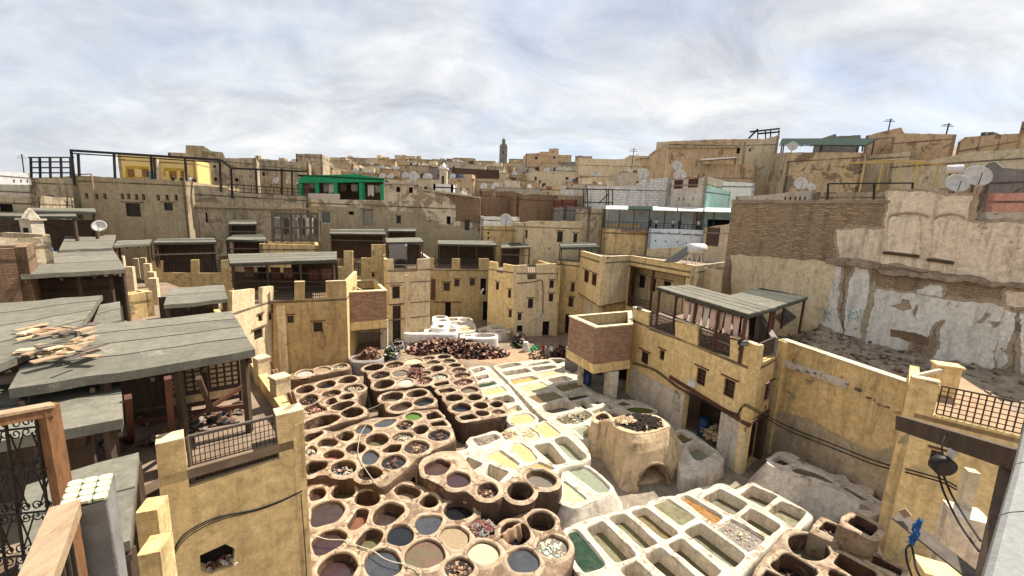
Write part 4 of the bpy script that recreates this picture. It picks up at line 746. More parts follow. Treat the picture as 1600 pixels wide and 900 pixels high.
# lantern on its right corner
def flood_lamp(px, py, y, label, s=0.32, tilt=1):
    p = D(px, py, y); t = thing('flood_lamp', label, 'lamp', p, 'flood lamps on terrace corners'); mb = MB(); mb.hexa([p + Vector((-s * .6, -s * .3, -s * .3)), p + Vector((s * .6, -s * .3, -s * .3)), p + Vector((s * .5, s * .3, -s * .2)), p + Vector((-s * .5, s * .3, -s * .2))], [p + Vector((-s * .6, -s * .45, s * .3)), p + Vector((s * .6, -s * .45, s * .3)), p + Vector((s * .5, s * .2, s * .4)), p + Vector((-s * .5, s * .2, s * .4))])
    mb.build('housing', M['iron'], t); mb = MB(); q = Vector((0, -.02, 0)); mb.quad(p + Vector((-s * .5, -s * .32, -s * .22)) + q, p + Vector((s * .5, -s * .32, -s * .22)) + q, p + Vector((s * .5, -s * .45, s * .22)) + q, p + Vector((-s * .5, -s * .45, s * .22)) + q); mb.build('lamp_glass', M['glass_blue'], t)
    mb = MB(); mb.bar(p + Vector((0, .1, -.1)), p + Vector((0, .3, -.55)), .06); mb.build('bracket', M['iron'], t)
flood_lamp(523, 442, 37.0, 'flood lamp on the right parapet corner of the left ochre building')
# brick hopper boxes
def hopper(name, label, quad, ztop, zb, band, piers, pier_z0=0.0):
    q = [Vector(xy(G(x, y, ztop))) for x, y in quad]          # front left, front right, back right, back left
    c = sum(q, Vector((0, 0))) / 4; t = thing(name, label, 'brick box', (c.x, c.y, zb), 'brick faced boxes overhanging the court')
    for i in range(4):
        F = Face(q[i], q[(i + 1) % 4]); add_wall(t, F, [(0, zb), (0, ztop - .06), (F.len, ztop - .06), (F.len, zb)], 'mortar' if i in (0, 3) else 'ochre', thick=.3)
        if i in (0, 3):
            mb = MB(); mb.hexa([F.pt(-.05, zb, .003), F.pt(F.len + .05, zb, .003), F.pt(F.len + .05, zb, .07), F.pt(-.05, zb, .07)][::-1], [F.pt(-.05, zb + band, .003), F.pt(F.len + .05, zb + band, .003), F.pt(F.len + .05, zb + band, .07), F.pt(-.05, zb + band, .07)][::-1]); mb.build('plaster_band', M['ochre'], t)
            brick_face(t, F, 0, F.len, zb + band + .01, ztop - .07)
    mb = MB(); inn = [c + (p - c) * 0.84 for p in q]; out = [c + (p - c) * 1.03 for p in q]
    for i in range(4):
        j = (i + 1) % 4; A, B, Cc, Dd = out[i], out[j], inn[j], inn[i]
        mb.hexa([(p.x, p.y, ztop - .06) for p in (A, B, Cc, Dd)], [(p.x, p.y, ztop + .05) for p in (A, B, Cc, Dd)])
    mb.build('rim_coping', M['ochre_pale'], t)
    mb = MB(); mb.prism([tuple(c + (p - c) * .97) for p in q], zb - .1, zb + .1); mb.build('box_floor', M['wood_dark'], t)
    mb = MB(); mb.prism([tuple(c + (p - c) * .86) for p in q], ztop - 1.0, ztop - .9); mb.build('liner', M['felt_edge'], t)
    for (px, py, zz, w_) in piers:
        p = G(px, py, zz); mb = MB(); mb.box((p.x, p.y, 0), w_, w_, zb - .1, R(8)); mb.build('pier', M['grey_white'], t)
    return t
hp = hopper('brick_hopper', 'brick faced box with open grey top right of the left ochre building', [(541, 457), (604, 454), (586, 437), (541, 439)], 7.35, 3.4, .85, [(601, 543, 0, .75)])
mb = MB(); a = G(552, 449, 7.42); b = G(566, 452, 7.42); mb.bar(G(548, 445, 7.42), G(566, 454, 7.42), .22, .08); tag(mb.build('plank', M['wood_pale'], None, origin=a), 'pale plank lying across the open top of the left brick box', 'plank')
mb = MB(); mb.quad((-15.2, 45.5, 0), (-10.8, 47.5, 0), (-10.8, 47.5, 3.4), (-15.2, 45.5, 3.4)); mb.build('black_recess_sheet', M['void'], hp)  # black sheet stands in for the shade under the box
hq = hopper('brick_hopper', 'large brick faced box projecting from the right ochre building', [(932, 512), (988, 507), (986, 486), (890, 494)], 6.95, 3.15, .75, [(906, 601, .9, .42), (953, 616, .9, .85)])
# the court's middle house
Cb = [xy(G(602, 541)), xy(G(672, 531))]; F = Face(*Cb); zt = F.uv(608, 405)[1]
mh = thing('ochre_house', 'narrow ochre house with rag draped shed on its roof, left of the hide heap', 'building', (Cb[0][0], Cb[0][1], 0))
add_wall(mh, F, F.poly(602, 405, 615, 405, 616, 425, 652, 424, 653, 405, 672, 404) + [(F.len, 0), (0, 0)], 'ochre_pale', [(('px', 619, 457, 12, 19), 'grille'), (('px', 620, 488, 13, 21), 'grille'), (('px', 620, 518, 13, 36), 'door', 'wood_dark')])
u = F.uv(636, 450)[0]; zz = F.uv(636, 430)[1]; mb = MB(); mb.hexa([F.pt(u - .28, 0, .003), F.pt(u + .28, 0, .003), F.pt(u + .28, 0, .16), F.pt(u - .28, 0, .16)][::-1], [F.pt(u - .28, zz, .003), F.pt(u + .28, zz, .003), F.pt(u + .28, zz, .16), F.pt(u - .28, zz, .16)][::-1]); mb.build('pilaster', M['ochre_pale'], mh)
for zpx in (442, 475, 499):
    z = F.uv(620, zpx)[1]; mb = MB(); mb.bar(F.pt(.05, z, .04), F.pt(F.len - .1, z, .04), .06); mb.build('string_course', M['wood_dark'], mh)
add_railing(mh, xy(F.pt(F.uv(617, 415)[0], 0, -.15)), xy(F.pt(F.uv(651, 415)[0], 0, -.15)), zt - 1.25, zt - .1)
Cr = Vector(Cb[1]) + Vector((-3.2, 9)); Cl = Vector(Cb[0]) + Vector((-3.2, 9)); F2 = Face(Cb[1], Cr); add_wall(mh, F2, [(0, 0), (0, zt), (F2.len, zt), (F2.len, 0)], 'whitewash'); add_roof(mh, [Cb[0], Cb[1], Cr, Cl], zt - 1.25, 'court_floor', 'terrace_floor')
F3 = Face(Cl, Cb[0]); add_wall(mh, F3, [(0, 0), (0, zt), (F3.len, zt), (F3.len, 0)], 'ochre_old')
sh = canopy('roof_shed', 'small shed with torn grey cloth on the roof of the narrow ochre house', [D(604, 379, 46.5), D(662, 378, 48), D(656, 371, 51), D(602, 372, 49.5)], 3, .14, zt - 1.25, ((0, 0), (1, 0), (1, 1), (0, 1)), cat='shed')
Fs = Face(xy(D(606, 390, 49.5)), xy(D(658, 390, 51))); add_wall(sh, Fs, [(0, zt - 1.2), (0, zt + 1.4), (Fs.len, zt + 1.4), (Fs.len, zt - 1.2)], 'wood_dark', thick=.1, name='shade_boards')  # dark boards added as the shed's dark inside
Fs = Face(xy(D(604, 390, 46.6)), xy(D(661, 390, 48))); hung_cloth('rag_cloth', 'torn grey cloth hanging from the shed of the narrow ochre house', Fs, .2, 2.4, Fs.uv(612, 381)[1], 2.3, 'cloth_grey', .08, 'cloth', None)
# back wall of the court
Da = xy(D(673, 450, 57)); Db = xy(D(764, 450, 58.5)); F = Face(Da, Db); zt = F.uv(700, 404)[1]
bw = thing('ochre_house', 'ochre house with railed balcony openings at the back of the court', 'building', (Da[0], Da[1], 0))
add_wall(bw, F, F.poly(673, 404, 678, 404, 678, 421, 706, 421, 706, 404, 719, 404, 719, 421, 748, 421, 748, 404, 764, 404) + [(F.len, 0), (0, 0)], 'ochre_dim', [(('px', 698, 448, 10, 13), 'grille'), (('px', 714, 442, 8, 11), 'grille'), (('px', 738, 441, 8, 11), 'grille'), (('px', 700, 483, 9, 24), 'void'), (('px', 755, 448, 9, 26), 'void'), (('px', 758, 486, 7, 30), 'void')])
for a, b in ((679, 705), (720, 747)): add_railing(bw, xy(F.pt(F.uv(a, 412)[0], 0, -.15)), xy(F.pt(F.uv(b, 412)[0], 0, -.15)), zt - 1.5, zt - .2)
z = F.uv(700, 472)[1]; mb = MB(); mb.bar(F.pt(.4, z, .05), F.pt(F.uv(722, 470)[0], z, .05), .12); mb.build('door_canopy_beam', M['wood_red'], bw)
mb = MB(); u = F.uv(677, 450)[0]; mb.tube([F.pt(u, 3.2, .1), F.pt(u, F.uv(677, 436)[1], .1)], .3, 8); mb.build('red_panel', M['wood_red'], bw)
Dk = [Vector(Da) + Vector((0, 9)), Vector(Db) + Vector((0, 9))]; add_roof(bw, [Da, Db, Dk[1], Dk[0]], zt - 1.6, 'court_floor', 'terrace_floor')
can = canopy('terrace_canopy', 'flat roof above the balcony openings at the back of the court', [D(684, 381, 59.5), D(777, 383, 61), D(770, 376, 65), D(684, 375, 64)], 3, .2, zt - 1.6, ((0, 0), (.33, 0), (.66, 0), (1, 0), (1, 1), (0, 1)))
Fs = Face(xy(D(684, 390, 64)), xy(D(772, 390, 65.5))); add_wall(can, Fs, [(0, zt - 1.6), (0, zt + 2.4), (Fs.len, zt + 2.4), (Fs.len, zt - 1.6)], 'wood_dark', thick=.1, name='shade_boards')  # dark boards added for the shade behind the balcony openings
# outside stairs
a = G(727, 494); b = D(754, 461, 57); st = thing('outside_stair', 'outside stair climbing right against the back wall of the court', 'stairs', a)
for i in range(10):
    t = i / 10; p = a.lerp(Vector((b.x, b.y, 0)), t); p = Vector((p.x, a.y - 1.2, 0)); mb = MB(); mb.box(p, (b.x - a.x) / 10 * 1.02, 1.6, b.z * (t + .1) if b.z > 1 else 3.5 * (t + .1)); mb.build('step', M['ochre_pale'], st)
hb = max(b.z, 3.5); mb = MB(); mb.bar((a.x, a.y - 2.05, .5), (b.x, a.y - 2.05, hb + .7), .14, .3); mb.build('parapet', M['whitewash_clean'], st)
# tower house
T0 = xy(G(803, 526)); T1 = xy(G(870, 524)); zt = zat(803, 415, T0); T3 = xy(G(764, 409, zt)); T2 = (T1[0] - 3, T1[1] + 9)
th = thing('tower_house', 'tall ochre house of many small windows right of the hide heap', 'building', (T0[0], T0[1], 0))
F = Face(T0, T1)
add_wall(th, F, F.poly(803, 415, 824, 414, 824, 437, 838, 436, 838, 413, 870, 412) + [(F.len, 0), (0, 0)], 'ochre_pale', [(('px', 862, 444, 7, 12), 'grille'), (('px', 861, 465, 7, 12), 'grille'), (('px', 829, 474, 8, 15), 'grille'), (('px', 812, 495, 6, 11), 'grille'), (('px', 812, 519, 9, 21), 'void'), (('px', 853, 514, 11, 24), 'void')])
add_railing(th, xy(F.pt(F.uv(825, 420)[0], 0, -.15)), xy(F.pt(F.uv(837, 420)[0], 0, -.15)), zt - 1.7, zt - .1, spacing=.25, cross=2, w=.04)
F = Face(T3, T0); L_ = F.len; add_wall(th, F, F.poly(764, 408, 776, 410, 776, 425, 786, 427, 786, 412, 803, 415) + [(L_, 0), (0, 0)], 'ochre', [(('px', 796, 459, 5, 13), 'grille'), (('px', 777, 447, 5, 12), 'grille'), (('px', 797, 490, 5, 12), 'grille')])
F = Face(T1, T2); add_wall(th, F, [(0, 0), (0, zt), (F.len, zt), (F.len, 0)], 'ochre_old'); add_roof(th, [T0, T1, T2, T3], zt - .9, 'court_floor', 'terrace_floor')
mb = MB(); F = Face(T0, T1); u, z = F.uv(841, 492); mb.hexa([F.pt(u - .3, z - .35, .003), F.pt(u + .3, z - .35, .003), F.pt(u + .3, z - .35, .2), F.pt(u - .3, z - .35, .2)][::-1], [F.pt(u - .3, z + .35, .003), F.pt(u + .3, z + .35, .003), F.pt(u + .3, z + .35, .2), F.pt(u - .3, z + .35, .2)][::-1]); tag(mb.build('meter_box', M['plastic_white'], None, origin=F.pt(u, z)), 'white meter box on the front of the tall many windowed house', 'meter box')
cable('wall_cable', 'dark cable looping across the front of the tall many windowed house', [F.pt(0.1, F.uv(803, 443)[1], .06), F.pt(F.uv(835, 440)[0], F.uv(835, 440)[1], .06), F.pt(F.uv(847, 441)[0], F.uv(847, 441)[1], .06), F.pt(F.uv(848, 490)[0], F.uv(848, 490)[1], .06)], .05)
# recessed house behind it
Ra = xy(D(868, 450, 54)); Rb = xy(D(912, 450, 52)); F = Face(Ra, Rb); zt = F.uv(880, 408)[1]
rh = thing('ochre_house', 'shaded ochre house with tall dark doorway between tower house and corner house', 'building', (Ra[0], Ra[1], 0))
add_wall(rh, F, [(0, 0), (0, zt), (F.len, zt), (F.len, 0)], 'ochre_old', [(('px', 895, 449, 6, 14), 'grille'), (('px', 892, 472, 8, 15), 'grille'), (('px', 886, 508, 8, 34), 'void')])
add_roof(rh, [Ra, Rb, (Rb[0] + 1, Rb[1] + 8), (Ra[0] + 1, Ra[1] + 8)], zt - .4)
canopy('terrace_canopy', 'dark flat roof on posts above the shaded house beside the tower house', [D(876, 387, 53), D(938, 386, 52), D(926, 378, 57), D(874, 380, 58)], 3, .2, zt - .4, ((0, 0), (.5, 0), (1, 0), (1, 1), (0, 1)), ('felt_edge', 'felt'))
# corner house with the recessed balcony
zt = 11.42; q = [xy(G(*p, zt)) for p in ((906, 392), (942, 402), (984, 400), (1086, 416), (1146, 408))]
gh = thing('corner_house', 'ochre corner house with recessed red posted balcony and solar heater on top', 'building', (q[1][0], q[1][1], 0))
zlow = zat(942, 478, q[1]); F = Face(q[0], q[1]); add_wall(gh, F, [(0, zlow), (0, zt), (F.len, zt), (F.len, zlow)], 'ochre', [(('px', 916, 432, 8, 19), 'grille', 'wood_red'), (('px', 928, 437, 8, 19), 'grille', 'wood_red')])
F = Face(q[1], q[2]); add_wall(gh, F, [(0, zlow), (0, zt), (F.len, zt), (F.len, zlow)], 'ochre_pale')
F = Face(q[2], q[3]); p0 = F.uv(992, 428); hole = [(.25, zlow + .1), (F.len - 1.0, zlow + .1), (F.len - 1.0, zt - 1.05), (.25, zt - 1.05)]
add_wall(gh, F, [(0, 0), (0, zt), (F.len, zt), (F.len, 0)], 'ochre', [((.25, zlow - .5, F.len - 1.0, zt - 1.1), 'open')])
Fb = Face((q[2][0] + 2.0, q[2][1] + 1.4), (q[3][0] + 2.0, q[3][1] + 1.4)); add_wall(gh, Fb, [(-1, 4), (-1, zt - .3), (Fb.len + 1, zt - .3), (Fb.len + 1, 4)], 'ochre_pale', [(('px', 1003, 440, 10, 20), 'shutter', 'wood_red'), (('px', 1020, 445, 9, 20), 'shutter', 'wood_red'), (('px', 1042, 448, 12, 18), 'shutter', 'wood_red')], name='balcony_wall')
for u in (.3, F.len * .42, F.len - 1.1): mb = MB(); mb.bar(F.pt(u, zlow - .5, -.15), F.pt(u, zt - 1.1, -.15), .22); mb.build('balcony_post', M['wood_red'], gh)
add_railing(gh, xy(F.pt(.4, 0, -.1)), xy(F.pt(F.len * .42, 0, -.1)), zlow - .45, zlow + .75, 'rust', .3, 3)
mb = MB(); mb.bar(F.pt(0, zt - 1.15, .03), F.pt(F.len, zt - 1.15, .03), .1); mb.build('string_course', M['wood_red'], gh)
F = Face(q[3], q[4]); add_wall(gh, F, [(0, 0), (0, zt), (F.len, zt), (F.len, 0)], 'worn_tan')
add_roof(gh, [q[0], q[1], q[2], q[3], q[4], (q[4][0] - 2, q[4][1] + 10), (q[0][0] + 3, q[0][1] + 8)], zt - .55, 'court_floor', 'flat_roof')
F = Face((q[0][0] + .5, q[0][1] + .4), (q[1][0] + .3, q[1][1] + 1.2)); add_wall(gh, F, [(0, 0), (0, zlow + .1), (F.len, zlow + .1), (F.len, 0)], 'ochre_pale', name='lower_wall'); F = Face((q[1][0] + .3, q[1][1] + 1.2), (q[2][0] + .3, q[2][1] + .6)); add_wall(gh, F, [(0, 0), (0, zlow + .1), (F.len, zlow + .1), (F.len, 0)], 'ochre_old', name='lower_wall')
mb = MB(); mb.prism([q[0], q[1], q[2], (q[2][0], q[2][1] + 2), (q[0][0] + 2, q[0][1] + 2)], zlow - .12, zlow); mb.build('overhang_floor', M['wood_red'], gh)
for i in (0, 1, 2):
    F = Face(q[i], q[i + 1]); coping(gh, F, [(0, F.len, zt)], 'ochre_pale')
# solar heater
b0 = D(1048, 410, 39); b1 = D(1083, 386, 40.5); so_ = thing('solar_heater', 'solar water heater with white tank on the corner house roof', 'solar heater', G(1065, 412, zt - .5))
sidev = Vector((.85, .5, 0)).normalized() * .95; mb = MB(); mb.hexa([b0 - sidev, b0 + sidev, b1 + sidev, b1 - sidev], [b0 - sidev + Vector((-.05, 0, .1)), b0 + sidev + Vector((-.05, 0, .1)), b1 + sidev + Vector((-.05, 0, .1)), b1 - sidev + Vector((-.05, 0, .1))]); mb.build('collector_panel', M['glass_blue'], so_)
tk = D(1088, 388, 40.5); mb = MB(); mb.tube([tk - sidev * 1.25, tk - sidev * 1.2, tk + sidev * 1.2, tk + sidev * 1.25], [.3, .48, .48, .3], 16); mb.build('tank', M['white_metal'], so_, True)
for k in (-1, 1):
    mb = MB(); mb.bar(tk + sidev * k * .8, Vector((tk.x, tk.y, zt - .5)) + sidev * k * .8 + Vector((.3, 0, 0)), .06); mb.bar(tk + sidev * k * .8, Vector((tk.x - .8, tk.y - .6, zt - .5)) + sidev * k * .8, .06); mb.build('support', M['white_metal'], so_)
# right ochre building
Ia = xy(G(987, 483, 7.75)); Ib = (14.63, 22.5); Ic = xy(G(1217, 528, 8.3)); F = Face(Ia, Ib)
ib = thing('ochre_building', 'big ochre workshop with roofed terrace of hanging hides at the right of the pits', 'building', (Ib[0], Ib[1], 0))
op1 = F.poly(1068, 632, 1126, 664, 1122, 712, 1066, 690); op1 = [(op1[0][0], 0.9), (op1[1][0], 0.9), op1[1], op1[0]]
add_wall(ib, F, F.poly(989, 482, 1013, 489, 1013, 515, 1055, 530, 1055, 502, 1090, 511, 1089, 542, 1140, 559, 1141, 530, 1186, 540) + [(F.len, 0), (F.uv(989, 480)[0], 0)], 'ochre',
         [(('px', 1007, 559, 12, 19), 'grille'), (('px', 1034, 555, 8, 16), 'grille'), (('px', 1095, 589, 15, 27), 'grille', 'wood_red'), (('px', 1139, 607, 18, 29), 'grille', 'wood_red'), ((F.uv(1068, 640)[0], .15, F.uv(1125, 660)[0], F.uv(1171, 666)[1] + .05), 'open')], thick=.4)
zl = F.uv(1171, 666)[1]; u0 = F.uv(1045, 612)[0]
mb = MB(); mb.hexa([F.pt(u0, zl + .25, .003), F.pt(F.len + .12, zl - .05, .003), F.pt(F.len + .12, zl - .05, .14), F.pt(u0, zl + .25, .14)][::-1], [F.pt(u0, zl + .5, .003), F.pt(F.len + .12, zl + .2, .003), F.pt(F.len + .12, zl + .2, .14), F.pt(u0, zl + .5, .14)][::-1]); mb.build('floor_beam', M['wood_red'], ib)
uu0, uu1 = F.uv(1068, 640)[0], F.uv(1125, 660)[0]; Fi = Face(xy(F.pt(uu0 - 1, 0, -2.6)), xy(F.pt(uu1 + 1, 0, -2.6))); add_wall(ib, Fi, [(0, 0), (0, 3.4), (Fi.len, 3.4), (Fi.len, 0)], 'clay_dark', name='darkened_passage_wall'); mb = MB(); mb.hexa([F.pt(uu0 - 1, zl + .3, -.42), F.pt(uu1 + 1, zl + .3, -.42), F.pt(uu1 + 1, zl + .3, -2.6), F.pt(uu0 - 1, zl + .3, -2.6)], [F.pt(uu0 - 1, zl + .5, -.42), F.pt(uu1 + 1, zl + .5, -.42), F.pt(uu1 + 1, zl + .5, -2.6), F.pt(uu0 - 1, zl + .5, -2.6)]); mb.build('passage_ceiling', M['wood_dark'], ib)  # wall coloured dark to put shade into the opening
uw0, uw1 = F.uv(989, 560)[0], F.len
for a, b in ((uw0, uu0 - .02), (uu1 + .02, uw1)): mb = MB(); slab(mb, F, [(a, 0), (b, 0), (b, zl - .05 if b > uu1 else 3.0), (a, zl - .05 if a > uu1 else 2.6)], (), .05, .055); mb.build('limewashed_base', M['grey_white'], ib)
F2 = Face(Ib, Ic); L2 = F2.len
add_wall(ib, F2, F2.poly(1186, 540, 1192, 538, 1192, 566, 1215, 556, 1217, 528) + [(L2, 0), (0, 0)], 'ochre_old', [(('px', 1200, 612, 9, 25), 'grille', 'wood_red'), ((.25, .02, L2 - .4, zl - .2), 'open')], thick=.4)
z2 = F2.uv(1171, 668)[1]; pass
mb = MB(); mb.bar(F2.pt(-.1, zl, .06), F2.pt(L2, zl, .06), .12, .22); mb.build('floor_beam', M['wood_red'], ib)
add_railing(ib, xy(F2.pt(.2, 0, -.15)), xy(F2.pt(L2 - .2, 0, -.15)), zl + 4.0, zl + 5.0, 'rust')
for (a, b), (c_, d) in (((1014, 500), (1054, 515)), ((1090, 522), (1139, 540))):
    ua, za = F.uv(a, b); ub, zb_ = F.uv(c_, d); add_railing(ib, xy(F.pt(ua, 0, -.15)), xy(F.pt(ub, 0, -.15)), 6.95, 8.05, 'rust', .12, 4)
cop_px(ib, F, [(989, 481, 1013, 488), (1055, 501, 1090, 510), (1141, 529, 1186, 539)])
Ik = (Ic[0] + 4.5, Ic[1] + 11); Il = (Ia[0] + 5, Ia[1] + 4); add_roof(ib, [Ia, Ib, Ic, Ik, Il], 6.9, 'court_floor', 'terrace_floor')
Fj = Face(xy(F2.pt(.55, 0, -.9)), xy(F2.pt(L2 - .1, 0, -.9))); add_wall(ib, Fj, [(0, 0), (0, 3.2), (Fj.len, 3.2), (Fj.len, 0)], 'clay_dark', name='darkened_passage_wall')  # second wall added dark so the doorway looks unlit
F3 = Face(Ic, Ik); add_wall(ib, F3, [(0, 0), (0, 8.2), (F3.len, 9.2), (F3.len, 0)], 'grey_wall')
flood_lamp(1160, 536, 22.9, 'flood lamp near the right corner of the hide hung terrace', .45); flood_lamp(999, 482, 33.2, 'flood lamp on the terrace corner above the large brick box', .4)
ZC = 10.05
can_r = canopy('terrace_canopy', 'long pale grey roof above rows of hanging hides at the right', [G(1026, 449, ZC), G(1170, 492, ZC), G(1214, 480, ZC), G(1076, 445, ZC)], 4, .16, 6.9, ((0, 0), (.25, 0), (.5, 0), (.75, 0), (1, 0), (1, 1), (.5, 1), (0, 1)), ('felt_b', 'felt_b', 'felt', 'felt_b'), 'wood_red', .16, along=True)
canopy('terrace_canopy', 'dark grey roof behind the long pale roof, above stacked timber', [G(1140, 462, ZC - .1), G(1212, 480, ZC - .1), G(1262, 464, ZC - .1), G(1190, 450, ZC - .1)], 3, .16, 6.9, ((0, 0), (1, 0), (1, 1), (.6, 1), (.6, 0)), ('felt', 'felt_edge', 'felt_edge'), 'wood_red')
Fh = Face(xy(G(1030, 452, ZC)), xy(G(1168, 491, ZC)))
ords = 'first second third fourth fifth sixth seventh eighth ninth tenth'.split()
for i in range(9):
    u = Fh.len * (.30 + .077 * i); hung_cloth('hanging_hide', f'pale pink hide under the long grey roof, {ords[i]} from the left', Fh, u, u + Fh.len * .06, ZC - .42, random.uniform(1.3, 1.8), random.choice(['cloth_pink', 'cloth_pink', 'cloth_white']), -.45)
Fh2 = Face(xy(G(1070, 447, ZC)), xy(G(1206, 481, ZC)))
for i in range(10):
    u = Fh2.len * (.1 + .085 * i); hung_cloth('hanging_hide', f'dark hide in the rear row under the long grey roof, {ords[i]} from the left', Fh2, u, u + Fh2.len * .075, ZC - .5, random.uniform(1.6, 2.1), random.choice(['hide_brown', 'hide_tan', 'hide_black']), .5, group='dark hides in the rear row')
random.seed(61)
for i in range(4):
    u = Fh.len * (.12 + .2 * i); mb = MB(); lp = [Vector(xy(Fh.pt(u + .9 * math.cos(a), 0, -1.2 + .5 * math.sin(a)))) for a in [k * .45 for k in range(14)]]; scrap_heap(mb, lp, 7.0, 70, .4, .35, 3); tag(mb.build('hide_heap', [M['hide_pink'], M['hide_brown'], M['hide_cream']], None, origin=(lp[0].x, lp[0].y, 7)), f'heap of hides on the terrace floor under the long grey roof, {ords[i]} from the left', 'hides', 'hide heaps on the right terrace', 'thing')
mb = MB(); mb.bar(Fh.pt(Fh.len * .03, 8.2, -.3), Fh.pt(Fh.len * .97, 8.2, -.3), .1); mb.build('rail_beam', M['wood_red'], can_r)
# courtyard wall at the right
Ja = xy(G(1220, 531, 7.9)); Jb = xy(G(1430, 603, 7.9)); F = Face(Ja, Jb)
jw = thing('ochre_wall', 'long plain ochre courtyard wall right of the big workshop', 'wall', (Ja[0], Ja[1], 0))
add_wall(jw, F, [(0, 0), (0, 7.9), (F.len, 7.9), (F.len, 0)], 'ochre_old', thick=.45, jit=.05); coping(jw, F, [(0, F.len, 7.9)], 'cream_wall', .58)
mb = MB(); a = F.uv(1226, 566); b = F.uv(1326, 602); mb.hexa([F.pt(a[0], a[1] - .25, .003), F.pt(b[0], b[1] - .2, .003), F.pt(b[0], b[1] - .2, .13), F.pt(a[0], a[1] - .25, .13)][::-1], [F.pt(a[0], a[1] + .2, .003), F.pt(b[0], b[1] + .2, .003), F.pt(b[0], b[1] + .1, .13), F.pt(a[0], a[1] + .1, .13)][::-1]); mb.build('stone_ledge', M['grey_white'], jw)
mb = MB(); mb.hexa([F.pt(-.1, 0, .003), F.pt(.6, 0, .003), F.pt(.6, 0, .22), F.pt(-.1, 0, .22)][::-1], [F.pt(-.1, 7.9, .003), F.pt(.6, 7.9, .003), F.pt(.6, 7.9, .22), F.pt(-.1, 7.9, .22)][::-1]); mb.build('pilaster', M['ochre'], jw)
mb = MB(); slab(mb, F, [(.62, 0), (F.len, 0), (F.len, F.uv(1400, 690)[1])] + [(F.len * (1 - t), 3.6 + .35 * noise.noise(Vector((t * 9, 2, 7)))) for t in (.15, .3, .45, .6, .75)] + [(.62, F.uv(1222, 648)[1])], (), .05, .055); mb.build('limewashed_base', M['dado_tan'], jw)
# near right ochre block
Ka = xy(G(1362, 868)); ZK = D(1425, 602, Ka[1]).z; Kb = xy(G(1600, 640, ZK)); F = Face(Ka, Kb)
kb = thing('ochre_building', 'near ochre block with lattice railing and one barred window at the right edge', 'building', (Ka[0], Ka[1], 0))
top = F.poly(1425, 590, 1470, 604, 1462, 652); nt_ = F.uv(1462, 652); 
add_wall(kb, F, [F.uv(1425, 589), F.uv(1469, 603), (F.uv(1469, 603)[0], F.uv(1462, 650)[1]), (F.len + 1.5, F.uv(1462, 650)[1])] + [(F.len + 1.5, 0), (0, 0)], 'ochre', [(('px', 1462, 718, 21, 28), 'grille', 'wood_grey')], thick=.45)
cop_px(kb, F, [(1425, 588, 1469, 602)])
ua = F.uv(1469, 610)[0] + .06; za = F.uv(1462, 650)[1]; zb_ = F.uv(1470, 603)[1]; add_railing(kb, xy(F.pt(ua, 0, -.2)), xy(F.pt(F.len + 1.4, 0, -.2)), za + .05, zb_ - .05, 'wood_dark', .2, 6, 'lattice', .035)
Kk = (Kb[0] + 6, Kb[1] + 8); Kj = (Jb[0] + 1.0, Jb[1] + 1.4); add_roof(kb, [Ka, xy(F.pt(F.len + 1.5, 0)), (Kk[0], Kk[1]), (Kj[0], Kj[1])], za - .1, 'earth', 'terrace_floor')
p = G(1480, 572, ZK + .3); mb = MB(); mb.box((p.x, p.y, za), .85, .65, ZK + .3 - za, R(-28)); mb.box((p.x, p.y, ZK + .303), 1.0, .8, .1, R(-28)); mb.build('corner_pillar', M['ochre'], kb)
mb = MB(); a = G(1425, 588, ZK + .2); mb.bar((a.x + .15, a.y + .1, ZK + .15), (p.x, p.y, ZK + .15), .12, .16); mb.build('rail', M['cream_wall'], kb)
F4 = Face(Kj, Ka); add_wall(kb, F4, [(0, 0), (0, ZK - .1), (F4.len, ZK - .1), (F4.len, 0)], 'ochre_old')
# furnace dome
FRn = lambda x, y: zf('N', x, y)
def ringN(pts, z): return [xy(G(*FRn(pts[i], pts[i + 1]), z)) for i in range(0, len(pts), 2)]
fl = G(*FRn(425, 812)); fr_ = G(*FRn(905, 690)); fd = (fr_ - fl)
bot = [xy(fl), xy(fr_), xy(fr_ + Vector((1.2, 2.2, 0))), xy(fr_ + Vector((.2, 4.6, 0))), xy(fl + Vector((.1, 5.6, 0))), xy(fl + Vector((-2.1, 5.4, 0))), xy(G(*FRn(140, 380))), xy(G(*FRn(290, 600)))]
topz = 3.05; topr = ringN((320, 150, 335, 205, 400, 245, 530, 275, 680, 255, 800, 215, 835, 205, 800, 150, 700, 100, 560, 85, 430, 95), topz)
lb_ = smooth_loop(bot, 64, .6); lt_ = smooth_loop(topr, 64, .8)
ct = sum(lt_, Vector((0, 0))) / 64
def align(lp, c):
    i = min(range(len(lp)), key=lambda k: abs(math.atan2(lp[k].y - c.y, lp[k].x - c.x) + 2.0)); return lp[i:] + lp[:i]
cb_ = sum(lb_, Vector((0, 0))) / 64; lb_ = align(lb_, cb_); lt_ = align(lt_, ct)
mb = MB(); rows = [(0, -.3), (0, .0), (.12, .25), (.3, .5), (.5, .7), (.72, .86), (.9, .955), (1.0, .99), (1.0, 1.0), (.93, 1.012)]; vs = []
for s, h in rows:
    for p, q_ in zip(lb_, lt_):
        v = p.lerp(q_, min(s, 1)) if s < .93 or h < 1.005 else ct + (q_ - ct) * .88
        z = topz * h; nz = noise.noise_vector(Vector((v.x * .9, v.y * .9, z * .9))) * .09; vs.append((v.x + nz.x, v.y + nz.y, z + nz.z * .4))
n = 64; mb.add(vs, [(i * n + k, i * n + (k + 1) % n, (i + 1) * n + (k + 1) % n, (i + 1) * n + k) for i in range(len(rows) - 1) for k in range(n)] + [tuple((len(rows) - 1) * n + k for k in range(n)), tuple(range(n))[::-1]])
fu = thing('furnace', 'domed clay furnace with arched mouth and black hides drying on top', 'furnace', (cb_.x, cb_.y, 0))
